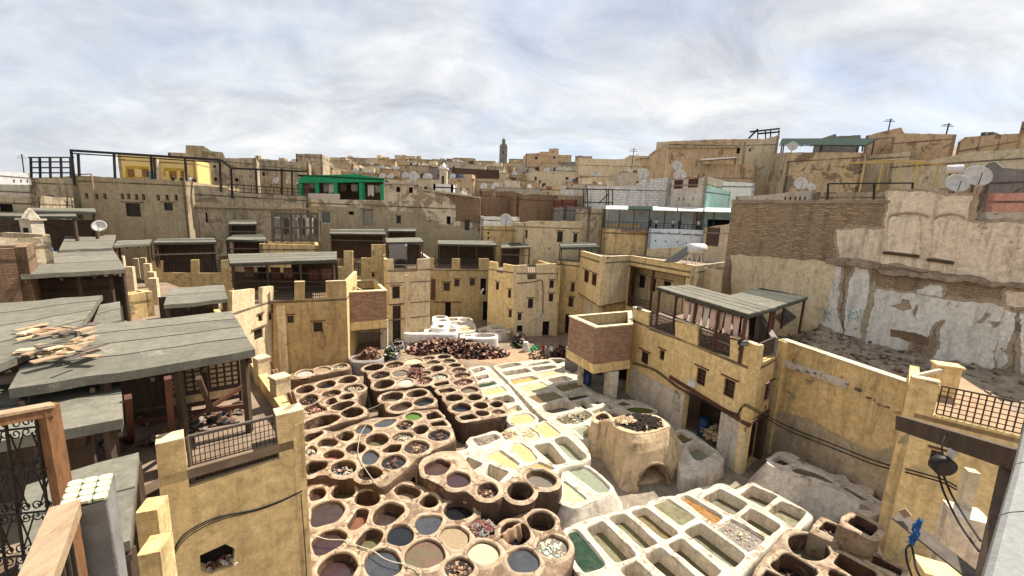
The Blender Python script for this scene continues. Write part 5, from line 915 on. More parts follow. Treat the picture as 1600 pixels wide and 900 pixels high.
body = mb.build('body', M['furnace'], fu)
ac = (G(*FRn(520, 775)) + G(*FRn(850, 720))) / 2; adir = (G(*FRn(850, 720)) - G(*FRn(520, 775))); aw = adir.length / 2 * .86; adir.normalize(); an = Vector((-adir.y, adir.x, 0))
prof = [(-aw, -.4)] + [(aw * math.cos(t), .3 + 1.12 * math.sin(t)) for t in [math.pi * (1 - k / 14) for k in range(15)]] + [(aw, -.4)]
vs = [ac + adir * u - an * 1.2 + Vector((0, 0, z)) for u, z in prof] + [ac + adir * u + an * 2.0 + Vector((0, 0, z)) for u, z in prof]; m_ = len(prof)
mc = MB(); mc.add(vs, [tuple(range(m_)), tuple(range(m_, 2 * m_))[::-1]] + [(i, m_ + i, m_ + (i + 1) % m_, (i + 1) % m_) for i in range(m_)])
cut = mc.build('cutter', M['furnace'], fu)
bm = bmesh.new(); bm.from_mesh(cut.data); bmesh.ops.recalc_face_normals(bm, faces=bm.faces); bm.to_mesh(cut.data); bm.free()
bm = bmesh.new(); bm.from_mesh(body.data); bmesh.ops.recalc_face_normals(bm, faces=bm.faces); bm.to_mesh(body.data); bm.free()
md = body.modifiers.new('mouth', 'BOOLEAN'); md.object = cut; md.operation = 'DIFFERENCE'; md.solver = 'EXACT'
dg = bpy.context.evaluated_depsgraph_get(); me2 = bpy.data.meshes.new_from_object(body.evaluated_get(dg)); body.modifiers.clear(); body.data = me2
bpy.data.objects.remove(cut)
mb = MB(); mb.tube([ac + adir * (u * 1.04) - an * (.02 - .16 * max(0, z)) + Vector((0, 0, z * 1.03)) for u, z in prof[1:-1]], .1, 8); mb.build('arch_rim', M['clay_pale'], fu, True)
mb = MB(); p = ac + an * 1.15; mb.box((p.x, p.y, 0), aw * 1.8, 1.5, .22, math.atan2(adir.y, adir.x)); mb.build('mouth_floor', M['furnace'], fu)
mb = MB(); inn = [ct + (p - ct) * .8 for p in lt_]; scrap_heap(mb, [p for p in inn], topz + .06, 420, .16, .2, 3)
tag(mb.build('hide_heap', [M['hide_black'], M['hide_black'], M['hide_black']], None, True, origin=(ct.x, ct.y, topz)), 'black hides spread out on top of the domed furnace', 'hides', kind='thing')
mb = MB(); q_ = [ct + (p - ct) * .75 + Vector((-1.0, -.1)) for p in lt_]; cc = sum(q_, Vector((0, 0))) / 64; q_ = [cc + (p - cc) * .45 for p in q_]; scrap_heap(mb, q_, topz + .2, 90, .16, .1, 2)
tag(mb.build('hide_heap', [M['hide_cream'], M['hide_tan']], None, origin=(cc.x, cc.y, topz)), 'small patch of pale hide scraps on the furnace, beside the black ones', 'hides', kind='thing')
FR['Z'] = (0, 0, 1)
_k = len(VATS)
cluster('z1', 'low bench of two lime pits between furnace and right workshop', 'N', .95, (860, 240, 920, 222, 1000, 240, 1120, 330, 1230, 420, 1300, 475, 1290, 520, 1180, 580, 1040, 640, 920, 640, 900, 560, 880, 380), 'grey_white', [
    ('p', (870, 275, 930, 250, 1050, 315, 945, 355), .2, 'ochre'), ('p', (975, 385, 1075, 335, 1230, 430, 1090, 505, 1040, 495), .55, 'celadon')], 'the bench right of the furnace', white=True, lip=.05)
cluster('z2', 'small raised clay vat grown onto the left of the furnace', 'N', 2.2, (140, 130, 190, 88, 280, 85, 345, 160, 320, 200, 250, 190, 150, 170), 'furnace', [('p', (175, 118, 215, 95, 265, 97, 305, 145, 235, 162, 190, 150), .25, 'hdark')], 'the small vat left of the furnace', lip=.06, batter=.3)
VV = VATS; VATS = VV[_k:]; finish_vats(); VATS = VV
# ---------------------------------------------------------------- terraces at the left, near the viewer
def GG(p, z): return G(p[0], p[1], z)
def can_px(name, label, px, z, **k): return canopy(name, label, [GG(p, z) for p in px], **k)
ZO = 8.3; OA = xy(G(243, 697, ZO)); OB = xy(G(474, 641, ZO)); F = Face(OA, OB)
ow = thing('ochre_building', 'near ochre terrace wall with lattice window and draped cables at the lower left', 'building', (OB[0], OB[1], 0))
hole = F.poly(312, 868, 352, 850, 368, 858, 364, 885, 330, 897, 314, 893); hole = hole
mb = MB(); out = F.poly(243, 698, 287, 685, 296, 763, 437, 717, 431, 651, 474, 641) + [(F.len, 0), (-.15, 0)]
slab(mb, F, out, [hole], .45); mb.build('wall', M['ochre'], ow)
mb = MB(); cu, cz = F.uv(340, 873); mb.quad(F.pt(cu - 1, cz - .6, -.42), F.pt(cu + 1, cz - .6, -.42), F.pt(cu + 1, cz + .6, -.42), F.pt(cu - 1, cz + .6, -.42)); mb.build('broken_opening', M['void'], ow)  # black sheet behind the broken hole in place of shade
mb = MB(); lp = [Vector(xy(F.pt(cu + a, 0, o))) for a, o in ((-.5, -.05), (.5, -.05), (.5, -.4), (-.5, -.4))]; scrap_heap(mb, lp, cz - .35, 26, .14, .1, 2); tag(mb.build('rag_heap', [M['cloth_white'], M['wood_red']], None, origin=F.pt(cu, cz - .3)), 'rags stuffed in the broken hole of the near ochre wall', 'rags', kind='thing')
add_window(ow, F, F.rect(446, 897, 20, 20), 'door', 'wood_grey', .3, False)
cop_px(ow, F, [(243, 698, 287, 685), (431, 652, 474, 641)], mat='ochre_pale', w=.6)
ua, za = F.uv(293, 690); ub, zb_ = F.uv(429, 650); us = F.uv(297, 763)[1]
pa, pb = xy(F.pt(F.uv(299, 740)[0], 0, -.2)), xy(F.pt(F.uv(436, 700)[0], 0, -.2))
add_railing(ow, pa, pb, us + .08, ZO - .1, 'iron', .115, 7, 'lattice', .016)
mb = MB(); h0 = Vector((pa[0], pa[1], ZO - .05)); h1 = Vector((pb[0], pb[1], ZO - .05)); mb.bar(h0, h1, .09, .07); mb.build('lattice_rail', M['wood_grey'], ow); mb = MB(); mb.bar(h0 - Vector((0, 0, ZO - us - .12)), h1 - Vector((0, 0, ZO - us - .12)), .08, .06); mb.build('lattice_rail', M['wood_grey'], ow)
for sgn, p in ((1, pa), (-1, pb)): mb = MB(); mb.bar((p[0], p[1], us + .05), (p[0], p[1], ZO - .05), .09); mb.build('lattice_stile', M['wood_grey'], ow)
def onF(F, *flat, off=.03): return [F.pt(*F.uv(flat[i], flat[i + 1]), off) for i in range(0, len(flat), 2)]
for k, (d, s) in enumerate(((0, 'uppermost'), (4, 'middle'), (9, 'lowest'))): cable('wall_cable', f'black cable sagging across the near ochre wall, {s} of the bundle', onF(F, 270, 862 + d, 284, 838 + d, 310, 820 + d * .8, 345, 806 + d * .6, 400, 795 + d * .3, 440, 781 + d * .2, 472, 766 + d * .1), .013 if k else .018)
cable('wall_cable', 'black cable running straight down the right edge of the near ochre wall', onF(F, 470, 772, 472, 800, 476, 850, 479, 905), .014)
# terrace mass behind it
TD = 7.3; e1 = Vector(OB); e2 = Vector(A0) + Vector((-.3, -.3)); bkl = Vector((-38, 42)); nearl = Vector((-26, 3.5))
tm = thing('terrace_block', 'long terrace building under the felt roofs at the left', 'building', (-20, 18, 0))
add_roof(tm, [OA, OB, e2, (-24, 32), bkl, (-60, 30), nearl, (-11.5, 5.5)], TD, 'court_floor', 'terrace_floor', .3)
Fe = Face(e1, e2); add_wall(tm, Fe, [(0, 0), (0, TD + .55), (Fe.len, TD + .55), (Fe.len, 0)], 'ochre_old', name='court_side_wall')
for px, py, w_ in ((437, 588, .55), (408, 558, .5)):
    p = G(px, py, 8.55); mb = MB(); mb.box((p.x, p.y, TD - .3), w_, w_, 1.5, R(-35)); mb.box((p.x, p.y, 8.51), w_ * 1.12, w_ * 1.12, .07, R(-35)); mb.build('parapet_pillar', M['ochre_pale'], tm)
# stepped parapet left of the near wall
for px, py, z, sx, sy, h in ((238, 792, 7.9, .42, .55, 1.0), (243, 855, 7.45, .42, .6, 1.2)):
    p = G(px, py, z); mb = MB(); mb.box((p.x - .1, p.y + .1, z - h), sx, sy, h, R(20)); tag(mb.build('parapet_merlon', M['ochre_old'], None, origin=p), 'stepped parapet block left of the near ochre wall, ' + ('upper' if z > 7.6 else 'lower') + ' of two', 'parapet')
NP = ('felt', 'felt_b', 'felt')
can_px('felt_roof', 'large felt covered roof with a pile of broken boards on its left end', [(15, 612), (399, 548), (361, 487), (60, 517)], 10.3, nstrip=4, thick=.26, deck=TD, posts=((.3, 0), (.62, 0), (.97, 0), (.97, 1), (.6, 1), (.3, 1), (0, 1)), mats=('felt', 'felt_b', 'felt', 'felt_b'), post_w=.17, cat='roof', sag=.06)
can_px('felt_roof', 'felt covered roof at the left edge, behind the broken boards', [(-170, 640), (120, 522), (160, 461), (-150, 486)], 10.6, nstrip=4, thick=.22, deck=TD, posts=((.95, 0), (.95, 1), (.6, 1), (.6, 0)), mats=NP, cat='roof', sag=.06)
can_px('felt_roof', 'small lower felt roof right of the broken boards', [(142, 512), (189, 501), (187, 471), (156, 477)], 10.0, nstrip=2, thick=.2, deck=TD, mats=NP, cat='roof', sag=.06)
can_px('felt_roof', 'felt roof behind the ornate iron panel', [(-140, 716), (194, 656), (187, 585), (-140, 615)], 9.75, nstrip=2, thick=.26, deck=TD, posts=((.55, 0), (.93, 0), (.93, 1), (.62, 0)), mats=('felt_b', 'felt', 'felt_b'), cat='roof', sag=.06)
can_px('felt_roof', 'low felt roof behind the tile topped pillar', [(30, 890), (203, 848), (216, 707), (40, 757)], 9.0, nstrip=2, thick=.2, deck=TD, mats=('felt', 'felt_b'), cat='roof', sag=.06)
can_px('felt_roof', 'felt roof with low side at the far end of the left terraces', [(32, 431), (197, 421), (176, 390), (74, 393)], 11.0, nstrip=3, thick=.25, deck=7.5, posts=((0, 0), (.85, 0), (1, 0), (1, 1), (.5, 0), (0, 1)), mats=NP, cat='roof', sag=.06)
can_px('felt_roof', 'narrow far felt roof with pale patches above the blue tarpaulin', [(92, 391), (177, 388), (181, 367), (102, 369)], 11.2, nstrip=2, thick=.2, deck=7.5, mats=NP, cat='roof', sag=.06)
can_px('felt_roof', 'small separate felt roof just left of the left ochre building', [(257, 478), (356, 467), (350, 445), (263, 451)], 9.35, nstrip=2, thick=.24, deck=6.6, mats=NP, cat='roof', sag=.06)
can_px('felt_roof', 'small pair of far shed roofs left of the lattice railings', [(178, 384), (233, 381), (237, 374), (183, 376)], 11.4, nstrip=2, thick=.2, deck=8, mats=NP, cat='roof', sag=.06)
# cross rails, braces and leaning screens under the large roof
def G3(px, py, z): return G(px, py, z)
mb = MB(); a = G(190, 600, 8.4); b = G(392, 612, 8.4)
scr = thing('lattice_screen', 'square lattice screen standing under the large felt roof', 'screen', G(318, 600, TD))
p0 = D(264, 602, 13.4); p1 = D(374, 583, 14.6); mb = MB()
for z in (7.8, 8.25, 9.5): mb.bar((p0.x, p0.y, z), (p1.x, p1.y, z), .09, .12)
for t in (0, .5, 1): q = p0.lerp(p1, t); mb.bar((q.x, q.y, TD), (q.x, q.y, 9.6), .1)
mb.build('frame', M['wood_dark'], scr); add_railing(scr, xy(p0), xy(p1), 8.3, 9.45, 'wood_dark', .22, 6, 'lattice', .05)
mb = MB(); q0 = D(264, 600, 14.2); q1 = D(385, 575, 15.6); Fq = Face(xy(q0), xy(q1)); bx = thing('ochre_wall', 'added pale ochre wall standing for sunlit yellow behind the lattice screen', 'wall', (q0.x, q0.y, TD)); add_wall(bx, Fq, [(0, TD), (0, 9.6), (Fq.len, 9.6), (Fq.len, TD)], 'ochre_pale')  # pale wall added for the sunlit yellow beyond the lattice
for i, (x0, y0, z0, x1, y1, z1, w_) in enumerate(((270, 690, 7.6, 262, 590, 10.1, .16), (310, 590, 10.0, 330, 640, 8.2, .13), (200, 660, 7.9, 390, 632, 7.9, .14), (210, 640, 8.4, 270, 632, 8.4, .1), (205, 690, 7.4, 200, 620, 9.9, .15), (120, 730, 7.4, 125, 670, 9.6, .2), (300, 655, 7.9, 385, 600, 8.5, .12))):
    mb = MB(); a = G(x0, y0, z0); b = G(x1, y1, z1); mb.bar(a, b, w_); tag(mb.build('timber', M['wood_dark' if i % 2 else 'wood_red'], None, origin=a), f'dark timber under the large felt roof, {ords[i]} from the left', 'timber', 'timbers under the felt roofs') if i < 7 else None
for nm, (x0, d0, x1, d1, zt_) in (('added dark boarding for shade at the back under the large felt roof', (60, 12.6, 262, 13.6, 10.0)), ('added dark boarding for shade on the left below the roof behind the iron panel', (-60, 9.0, 130, 9.6, 9.4)), ('added dark boarding for shade under the small felt roof left of the ochre building', (262, 26, 352, 28, 9.0)), ('added dark boarding for shade under the felt roof at the left edge', (-40, 16, 150, 19, 10.2))):  # dark boards added so the open space under the roofs goes black
    Fq = Face(xy(D(x0, 600, d0)), xy(D(x1, 600, d1))); bq = thing('shade_board_wall', nm, 'wall', (Fq.A.x, Fq.A.y, TD - .6)); add_wall(bq, Fq, [(0, TD - .6), (0, zt_), (Fq.len, zt_), (Fq.len, TD - .6)], 'wood_dark', thick=.08, name='shade_board')
for i, (px_, py_, z_, s_) in enumerate(((300, 668, 7.3, 1.0), (345, 655, 7.3, .8), (250, 690, 7.3, 1.2), (180, 700, 7.3, 1.0), (225, 655, 7.3, 1.1), (372, 640, 7.3, .7))):
    lp_ = smooth_loop([G(px_ + a * s_, py_ + b * s_, z_) for a, b in ((-22, 4), (-8, -8), (14, -9), (24, 2), (6, 10))], 20, .8); mb = MB(); scrap_heap(mb, lp_, z_ + .05, 60, .22, .35, 3); tag(mb.build('rag_heap', [M['hide_brown'], M['cloth_grey'], M['wood_dark']], None, origin=(lp_[0].x, lp_[0].y, z_)), f'heap of brown rags on the deck under the felt roofs, ' + ('near the lattice rail', 'right of the middle', 'left of the middle post', 'far left', 'beside the middle post', 'at the right post')[i] + f'', 'rags', 'rag heaps under the felt roofs', 'thing')
# pile of broken boards on the roof
pile_c = G(90, 532, 10.75); random.seed(21)
bl = ['split pale board', 'thin grey lath', 'short plank', 'broken beam', 'curled bark slab']
for i in range(46):
    px_, py_ = random.uniform(40, 145), random.uniform(506, 560); py_ += (90 - px_) * .06; z = 10.62 + random.uniform(0, .22); p = G(px_, py_, z); a = random.choice([R(62), R(70), R(-10), R(15), R(95), R(120)]) + random.uniform(-.3, .3); ln = random.uniform(.25, .8); d = Vector((math.cos(a), math.sin(a), random.uniform(-.08, .08))) * ln / 2
    mb = MB(); mb.bar(p - d, p + d, random.uniform(.06, .28), random.uniform(.02, .06)); o = mb.build('broken_board', M[random.choice(['wood_pale', 'wood_pale', 'wood_grey', 'hide_tan', 'hide_cream'])], None, origin=p)
    tag(o, 'broken pale board in the untidy pile on the large felt roof', 'board', 'broken boards piled on the felt roof')
# hides drying on rails beside the pillars
for i in range(5):
    a = G(418 + i * 8, 566 + i * 12, 8.2); mb = MB(); mb.bar(a, a + Vector((.35, .1, -1.1)), .09); mb.bar(a + Vector((.1, .1, 0)), a + Vector((.2, .4, -1.2)), .07); tag(mb.build('leaning_pole', M['wood_pale' if i % 2 else 'wood_red'], None, origin=a), f'wooden pole leaning on the terrace parapet, {ords[i]} from the back', 'pole', 'poles leaning on the parapet')
# ---- the viewer's own terrace: iron panel, handrail, tiled pillar
pl = thing('tiled_pillar', 'rough grey pillar topped with cream and green tiles', 'pillar', G(140, 790, 13.6))
ZP = 13.85; qd = [G(*p, ZP) for p in ((92, 793), (168, 778), (178, 739), (107, 753))]
bt = [p + Vector((0, 0, -2.2)) for p in qd]; mb = MB(); n = 10; vs = []
for j in range(15):
    for i in range(40):
        s = i / 10; k = int(s) % 4; p = qd[k].lerp(qd[(k + 1) % 4], s - int(s)); v = Vector((p.x, p.y, ZP - .012 - 2.2 * j / 14)); v += noise.noise_vector(v * 9) * .008; vs.append(v)
mb.add(vs, [(j * 40 + i, (j + 1) * 40 + i, (j + 1) * 40 + (i + 1) % 40, j * 40 + (i + 1) % 40) for j in range(14) for i in range(40)]); mb.build('shaft', M['render_grey'], pl, True)
mb = MB(); mb.add([p + Vector((0, 0, -.008)) for p in qd], [(0, 1, 2, 3)]); mb.build('grout_bed', M['tile_green'], pl)
for i in range(3):
    for j in range(4):
        def Q(s, t): return qd[0].lerp(qd[1], s).lerp(qd[3].lerp(qd[2], s), t)
        s0, s1, t0, t1 = i / 3, (i + 1) / 3, j / 4, (j + 1) / 4; g = .012; c_ = .075; g2 = .012
        oc = [(s0 + c_, t0 + g2), (s1 - c_, t0 + g2), (s1 - g, t0 + c_ * .75), (s1 - g, t1 - c_ * .75), (s1 - c_, t1 - g2), (s0 + c_, t1 - g2), (s0 + g, t1 - c_ * .75), (s0 + g, t0 + c_ * .75)]
        mb = MB(); vs = [Q(a, b) for a, b in oc]; mb.add([v + Vector((0, 0, -.006)) for v in vs] + [v + Vector((0, 0, .004)) for v in vs], [tuple(range(8))[::-1], tuple(range(8, 16))] + [(k, (k + 1) % 8, 8 + (k + 1) % 8, 8 + k) for k in range(8)]); mb.build('tile', M['tile_cream'], pl)
# ornate iron panel in a timber frame
yP = 2.35
def PP(px, py): return D(px, py, yP + (px - 60) * .0022)
ip = thing('iron_panel', 'ornate black scrollwork panel in a honey coloured timber frame', 'railing panel', PP(40, 900))
mb = MB(); mb.bar(PP(-70, 668), PP(84, 640), .075, .06); mb.build('top_rail', M['wood_honey'], ip)
mb = MB(); mb.bar(PP(74, 634), PP(103, 800), .085, .06); mb.build('stile', M['wood_honey'], ip)
mb = MB(); mb.bar(PP(-70, 660), PP(82, 632), .085, .018); mb.build('top_cap', M['wood_pale'], ip)
def bowed(x0, y0, x1, y1, r=.006): mb = MB(); mb.tube([PP(x0, y0), PP(x1, y1)], r, 6); return mb
for x0, x1 in ((-28, 8), (4, 38), (52, 84)): bowed(x0 + 4, 655 - x0 * .08, x1 + 4, 905, .009).build('upright', M['iron'], ip)
def scroll(cx, cy, w_, h_, flip=1, fl=1):
    mb = MB(); pts = []
    for k in range(22):
        t = k / 21; a = t * 2 * math.pi * 1.25; rr = (1 - t * .72); pts.append(PP(cx + fl * (w_ / 2 - w_ / 2 * rr * math.cos(a)), cy + flip * h_ / 2 * rr * math.sin(a)))
    mb.tube(pts, .0042, 5); mb.build('scroll', M['iron'], ip, True)
for row in range(4):
    y0 = 672 + row * 66
    for colx in range(3):
        cx = -18 + colx * 34 + row * 8; yy = y0 - cx * .1
        for f in (1, -1):
            scroll(cx, yy + (8 if f > 0 else -8), 17, 15, f, 1); scroll(cx, yy + (8 if f > 0 else -8), 17, 15, f, -1)
        bowed(cx, yy + 10, cx + 20, yy + 58, .005).build('lattice_bar', M['iron'], ip); bowed(cx + 20, yy + 8, cx + 4, yy + 60, .005).build('lattice_bar', M['iron'], ip)
    bowed(-60, y0 + 8, 84 + row * 5, y0 - 8, .007).build('cross_bar', M['iron'], ip)
hr = thing('handrail', 'worn wooden handrail sloping down beside the tile topped pillar', 'handrail', G(90, 900, 13.2))
a = G(104, 795, ZP - .02); b = G(52, 925, ZP - .02); mb = MB(); mb.bar(a, b, .085, .05); mb.build('top_rail', M['wood_pale'], hr)
mb = MB(); mb.bar(a + Vector((.03, -.03, -.03)), a + Vector((.03, -.03, -1.2)), .045); mb.build('post', M['wood_honey'], hr)
for k in range(5): q = a.lerp(b, .18 + .17 * k); mb = MB(); mb.tube([q + Vector((.02, 0, -.02)), q + Vector((.02, 0, -1.1))], .007, 6); mb.build('baluster', M['iron'], hr)
# ---------------------------------------------------------------- ruined wall at the right
Ra_, Rb_ = (22.4, 42.0), (36.0, 22.2); RF = Face(Ra_, Rb_)
rw = thing('ruined_wall', 'tall ruined brick wall with patches of white plaster at the right', 'wall', (28, 33, 5))
def z8(*f): return [v for i in range(0, len(f), 2) for v in (1200 + f[i] / 4, 400 + f[i + 1] / 4)]
def RP(*f): return RF.poly(*f)
rag = lambda pl, amt=.2: [(u + amt * noise.noise(Vector((u * .9, z * .9, 1))) + amt * .6 * noise.noise(Vector((u * 4.5, z * 4.5, 11))), z + amt * noise.noise(Vector((u * .9, z * .9, 5))) + amt * .6 * noise.noise(Vector((u * 4.5, z * 4.5, 15)))) for u, z in pl]
def densify(pl, step=.16):
    o = []
    for i, p in enumerate(pl):
        q = pl[(i + 1) % len(pl)]; k = max(1, int(math.hypot(q[0] - p[0], q[1] - p[1]) / step)); o += [(p[0] + (q[0] - p[0]) * j / k, p[1] + (q[1] - p[1]) * j / k) for j in range(k)]
    return o
mb = MB(); slab(mb, RF, RP(1145, 314, 1230, 313, 1392, 316, 1392, 300, 1518, 306, 1508, 346, 1600, 349, 1640, 352) + [(RF.len, 12), (RF.len, 2), (0, 2)], (), .6); mb.build('brick_core', M['ruin_brick'], rw)
random.seed(8); mb = MB(); ubm = RF.uv(1386, 360)[0]; zb0 = RF.uv(1200, 404)[1]; zt0 = RF.uv(1230, 318)[1]; z = zb0
while z < zt0 - .2:
    u = random.uniform(0, .3)
    while u < ubm:
        l_ = random.uniform(.28, .5); p = noise.noise(Vector((u * .5, z * .9, 3)))
        if random.random() < .4 + p:
            o = random.uniform(.015, .05); mb.mi = random.randrange(3); h = random.uniform(.10, .14); zz = z + .04 * math.sin(u * .9)
            mb.hexa([RF.pt(u, zz, 0), RF.pt(u, zz, o), RF.pt(u + l_ - .03, zz, o * random.uniform(.7, 1)), RF.pt(u + l_ - .03, zz, 0)], [RF.pt(u, zz + h, 0), RF.pt(u, zz + h, o * .9), RF.pt(u + l_ - .03, zz + h, o * .8), RF.pt(u + l_ - .03, zz + h, 0)])
        u += l_
    z += .165
tag(mb.build('loose_courses', [M['ruin_brick'], M['ruin_brick'], M['brick_light']], rw), kind='stuff')
mb = MB(); slab(mb, RF, [RF.uv(1144, 312), RF.uv(1392, 313), RF.uv(1392, 318), RF.uv(1144, 318)], (), .75, .12); mb.build('coping', M['rubble'], rw)
n1_ = densify(RP(1391, 343, 1396, 338, 1436, 342, 1440, 348, 1438, 398, 1388, 392), .4); n2_ = densify(RP(1462, 345, 1468, 340, 1494, 344, 1497, 352, 1492, 408, 1456, 402), .4)
cream = rag(densify(RP(1386, 296, 1520, 307, 1509, 346, 1600, 350, 1645, 353, 1645, 452, 1570, 440, 1470, 424, 1392, 412, 1312, 404, 1308, 360, 1385, 356)))
def layer(name, pl, mat, off=.07, holes=()):
    if mat in ('ruin_white', 'pink_cream') and name != 'chimney_breast':
        nn = normals([Vector(p) for p in pl]); sg = 1 if area2(pl) > 0 else -1; up = [(p[0] + n.x * sg * (.16 + .3 * abs(noise.noise(Vector((p[0] * .8, p[1] * .8, 31))))), p[1] + n.y * sg * (.16 + .3 * abs(noise.noise(Vector((p[0] * .8, p[1] * .8, 37)))))) for p, n in zip(pl, nn)]
        mb = MB(); slab(mb, RF, up, (), off * .45 - .004, off * .45); mb.build('undercoat', M['undercoat'], rw)
    mb = MB(); slab(mb, RF, pl, holes, off - .004, off); return mb.build(name, M[mat], rw)
layer('cream_plaster', cream, 'pink_cream', .12, ())
for nn_, nm in ((n1_, 'left'), (n2_, 'right')):
    layer('chimney_breast', nn_, 'pink_cream', .30); lo = min(p[1] for p in nn_); u0 = min(p[0] for p in nn_); u1 = max(p[0] for p in nn_)
    mb = MB(); mb.bar(RF.pt(u0, lo - .02, .15), RF.pt(u1, lo - .15, .15), .3, .2); mb.build('dark_foot', M['wood_dark'], rw)  # dark bar along the foot of the raised panel
    hi = max(p[1] for p in nn_); mb = MB(); mb.tube([RF.pt(u0 - .05 + (u1 - u0 + .1) * (1 - math.cos(math.pi * k / 8)) / 2, hi - .1 + .35 * math.sin(math.pi * k / 8), .2) for k in range(9)], .08, 6); mb.build('arched_hood', M['undercoat'], rw)
layer('ochre_plaster', rag(densify(RP(1144, 398, 1200, 402, 1306, 408, 1296, 470, 1288, 500, 1230, 560, 1144, 540))), 'ochre_pale', .1)
layer('white_plaster', rag(densify(RP(*z8(395, 65, 460, 70, 452, 200, 430, 330, 470, 480, 340, 470, 340, 310)))), 'ruin_white', .09)
layer('white_plaster', rag(densify(RP(*z8(540, 72, 640, 80, 610, 300, 575, 520, 475, 490, 480, 340, 505, 240)))), 'ruin_white', .09)
hl = rag(densify(RP(*z8(755, 315, 830, 300, 840, 268, 880, 275, 905, 330, 850, 345))), .06)
layer('white_plaster', rag(densify(RP(*z8(680, 206, 900, 235, 1100, 268, 1300, 300, 1475, 322, 1445, 470, 1400, 700, 1240, 690, 1030, 645, 1070, 560, 1112, 400, 1085, 392, 1040, 450, 1005, 500, 770, 455, 765, 500, 880, 540, 860, 620, 610, 548, 640, 380)))), 'ruin_white', .09, [hl])
layer('white_plaster', rag(densify(RP(*z8(920, 215, 1000, 180, 1090, 190, 1085, 250, 925, 232)))), 'ruin_white', .06)
layer('white_plaster', rag(densify(RP(*z8(1440, 500, 1480, 330, 1560, 350, 1540, 480, 1500, 560, 1490, 660, 1420, 690)))), 'ruin_white', .08)
layer('white_plaster', rag(densify(RP(*z8(1580, 350, 1760, 380, 1760, 800, 1600, 740, 1580, 560)))), 'ruin_white', .08)
layer('cream_plaster', rag(densify(RP(*z8(1500, 220, 1760, 260, 1760, 330, 1490, 300)))), 'pink_cream', .08)
layer('broken_ledge', rag(densify(RP(*z8(690, 82, 1000, 105, 1560, 165, 1760, 190, 1760, 225, 1300, 170, 700, 112)))), 'rubble', .42)
layer('broken_ledge', rag(densify(RP(*z8(380, 10, 560, 15, 710, 40, 690, 75, 540, 62, 380, 50)))), 'rubble', .3)
layer('timber_scar', RP(*z8(650, 90, 690, 90, 602, 560, 565, 550)), 'worn_tan', .05)
for f in ((770, 455, 1010, 490, 1000, 560, 770, 505), ): layer('brick_patch', RP(*z8(*f)), 'old_brick', .05)
random.seed(5); mb = MB()
for i in range(34):
    px_, py_ = random.choice([random.uniform(1283, 1300), random.uniform(1326, 1346)]), random.uniform(482, 502); u, z = RF.uv(px_, py_); a = random.uniform(0, 3.1); l_ = random.uniform(.1, .35)
    mb.bar(RF.pt(u - math.cos(a) * l_, z - math.sin(a) * l_, .1), RF.pt(u + math.cos(a) * l_, z + math.sin(a) * l_, .1), .03, .02)
simple('spray_blue', (0.12, 0.42, 0.48), None, .7, 3, bump=0); tag(mb.build('graffiti', M['spray_blue'], rw), kind='stuff')
# rubble between court wall and ruin
base = [RF.uv(1200 + a / 4, 400 + b / 4) for a, b in ((60, 520), (340, 440), (600, 545), (860, 600), (1030, 650), (1400, 705), (1760, 790))]
b3 = [RF.pt(u, z, .1) for u, z in base]; j0 = Vector((Ic[0] + .2, Ic[1] + .3, 0)); jj = [Vector((Ja[0], Ja[1], 0)).lerp(Vector((Jb[0], Jb[1], 0)), t) for t in (0, .2, .4, .6, .8, 1)] + [Vector((Kb[0], Kb[1], 0)) + Vector((2.5, 2, 0))]
mb = MB(); nx, ny = 72, 26; vs = []
def lerpl(L_, t): s = t * (len(L_) - 1); i = min(int(s), len(L_) - 2); return L_[i].lerp(L_[i + 1], s - i)
for j in range(ny + 1):
    for i in range(nx + 1):
        t = i / nx; s = j / ny; a = lerpl(jj, t).copy(); a.z = 6.9 - .5 * t; b = lerpl(b3, t); v = a.lerp(b, s); v.z += noise.noise(v * .8) * .45 + noise.noise(v * 2.6) * .16 - .25 * math.sin(math.pi * s); vs.append(v)
mb.add(vs, [(j * (nx + 1) + i, j * (nx + 1) + i + 1, (j + 1) * (nx + 1) + i + 1, (j + 1) * (nx + 1) + i) for j in range(ny) for i in range(nx)])
tag(mb.build('rubble_ground', M['rubble'], None, True), kind='structure')
random.seed(9); mb = MB()
for k in range(900):
    v = vs[random.randrange(len(vs))] + Vector((random.uniform(-.3, .3), random.uniform(-.3, .3), random.uniform(0, .05))); s = random.uniform(.05, .22); mb.mi = random.randrange(3); mb.box(v - Vector((0, 0, .05)), s * random.uniform(.6, 2), s, s * random.uniform(.4, 1), random.uniform(0, 3))
tag(mb.build('rubble', [M['rubble'], M['ruin_brick'], M['wood_grey']]), kind='stuff')
cen_ = lerpl(jj, .42).lerp(lerpl(b3, .42), .4); lp = [Vector((cen_.x + 2.0 * math.cos(a) * .9, cen_.y + 1.2 * math.sin(a))) for a in [k * .4 for k in range(16)]]; mb = MB(); scrap_heap(mb, lp, cen_.z + .0, 260, .3, .5, 3)
tag(mb.build('rag_heap', [M['hide_red'], M['hide_black'], M['hide_brown']], None, origin=cen_), 'dark reddish heap of rags on the rubble below the ruined wall', 'rags', kind='thing')
# stacked timber under the dark canopy
for i in range(7):
    a = G(1225 + i * 3, 508 - i * 2, 7.2 + .1 * i); mb = MB(); mb.bar(a, a + Vector((1.2, 3.0, .05)), .16); tag(mb.build('timber', M['wood_grey'], None, origin=a), f'grey timber stacked under the dark canopy, {ords[i]} from the bottom', 'timber', 'timbers stacked under the right canopy')
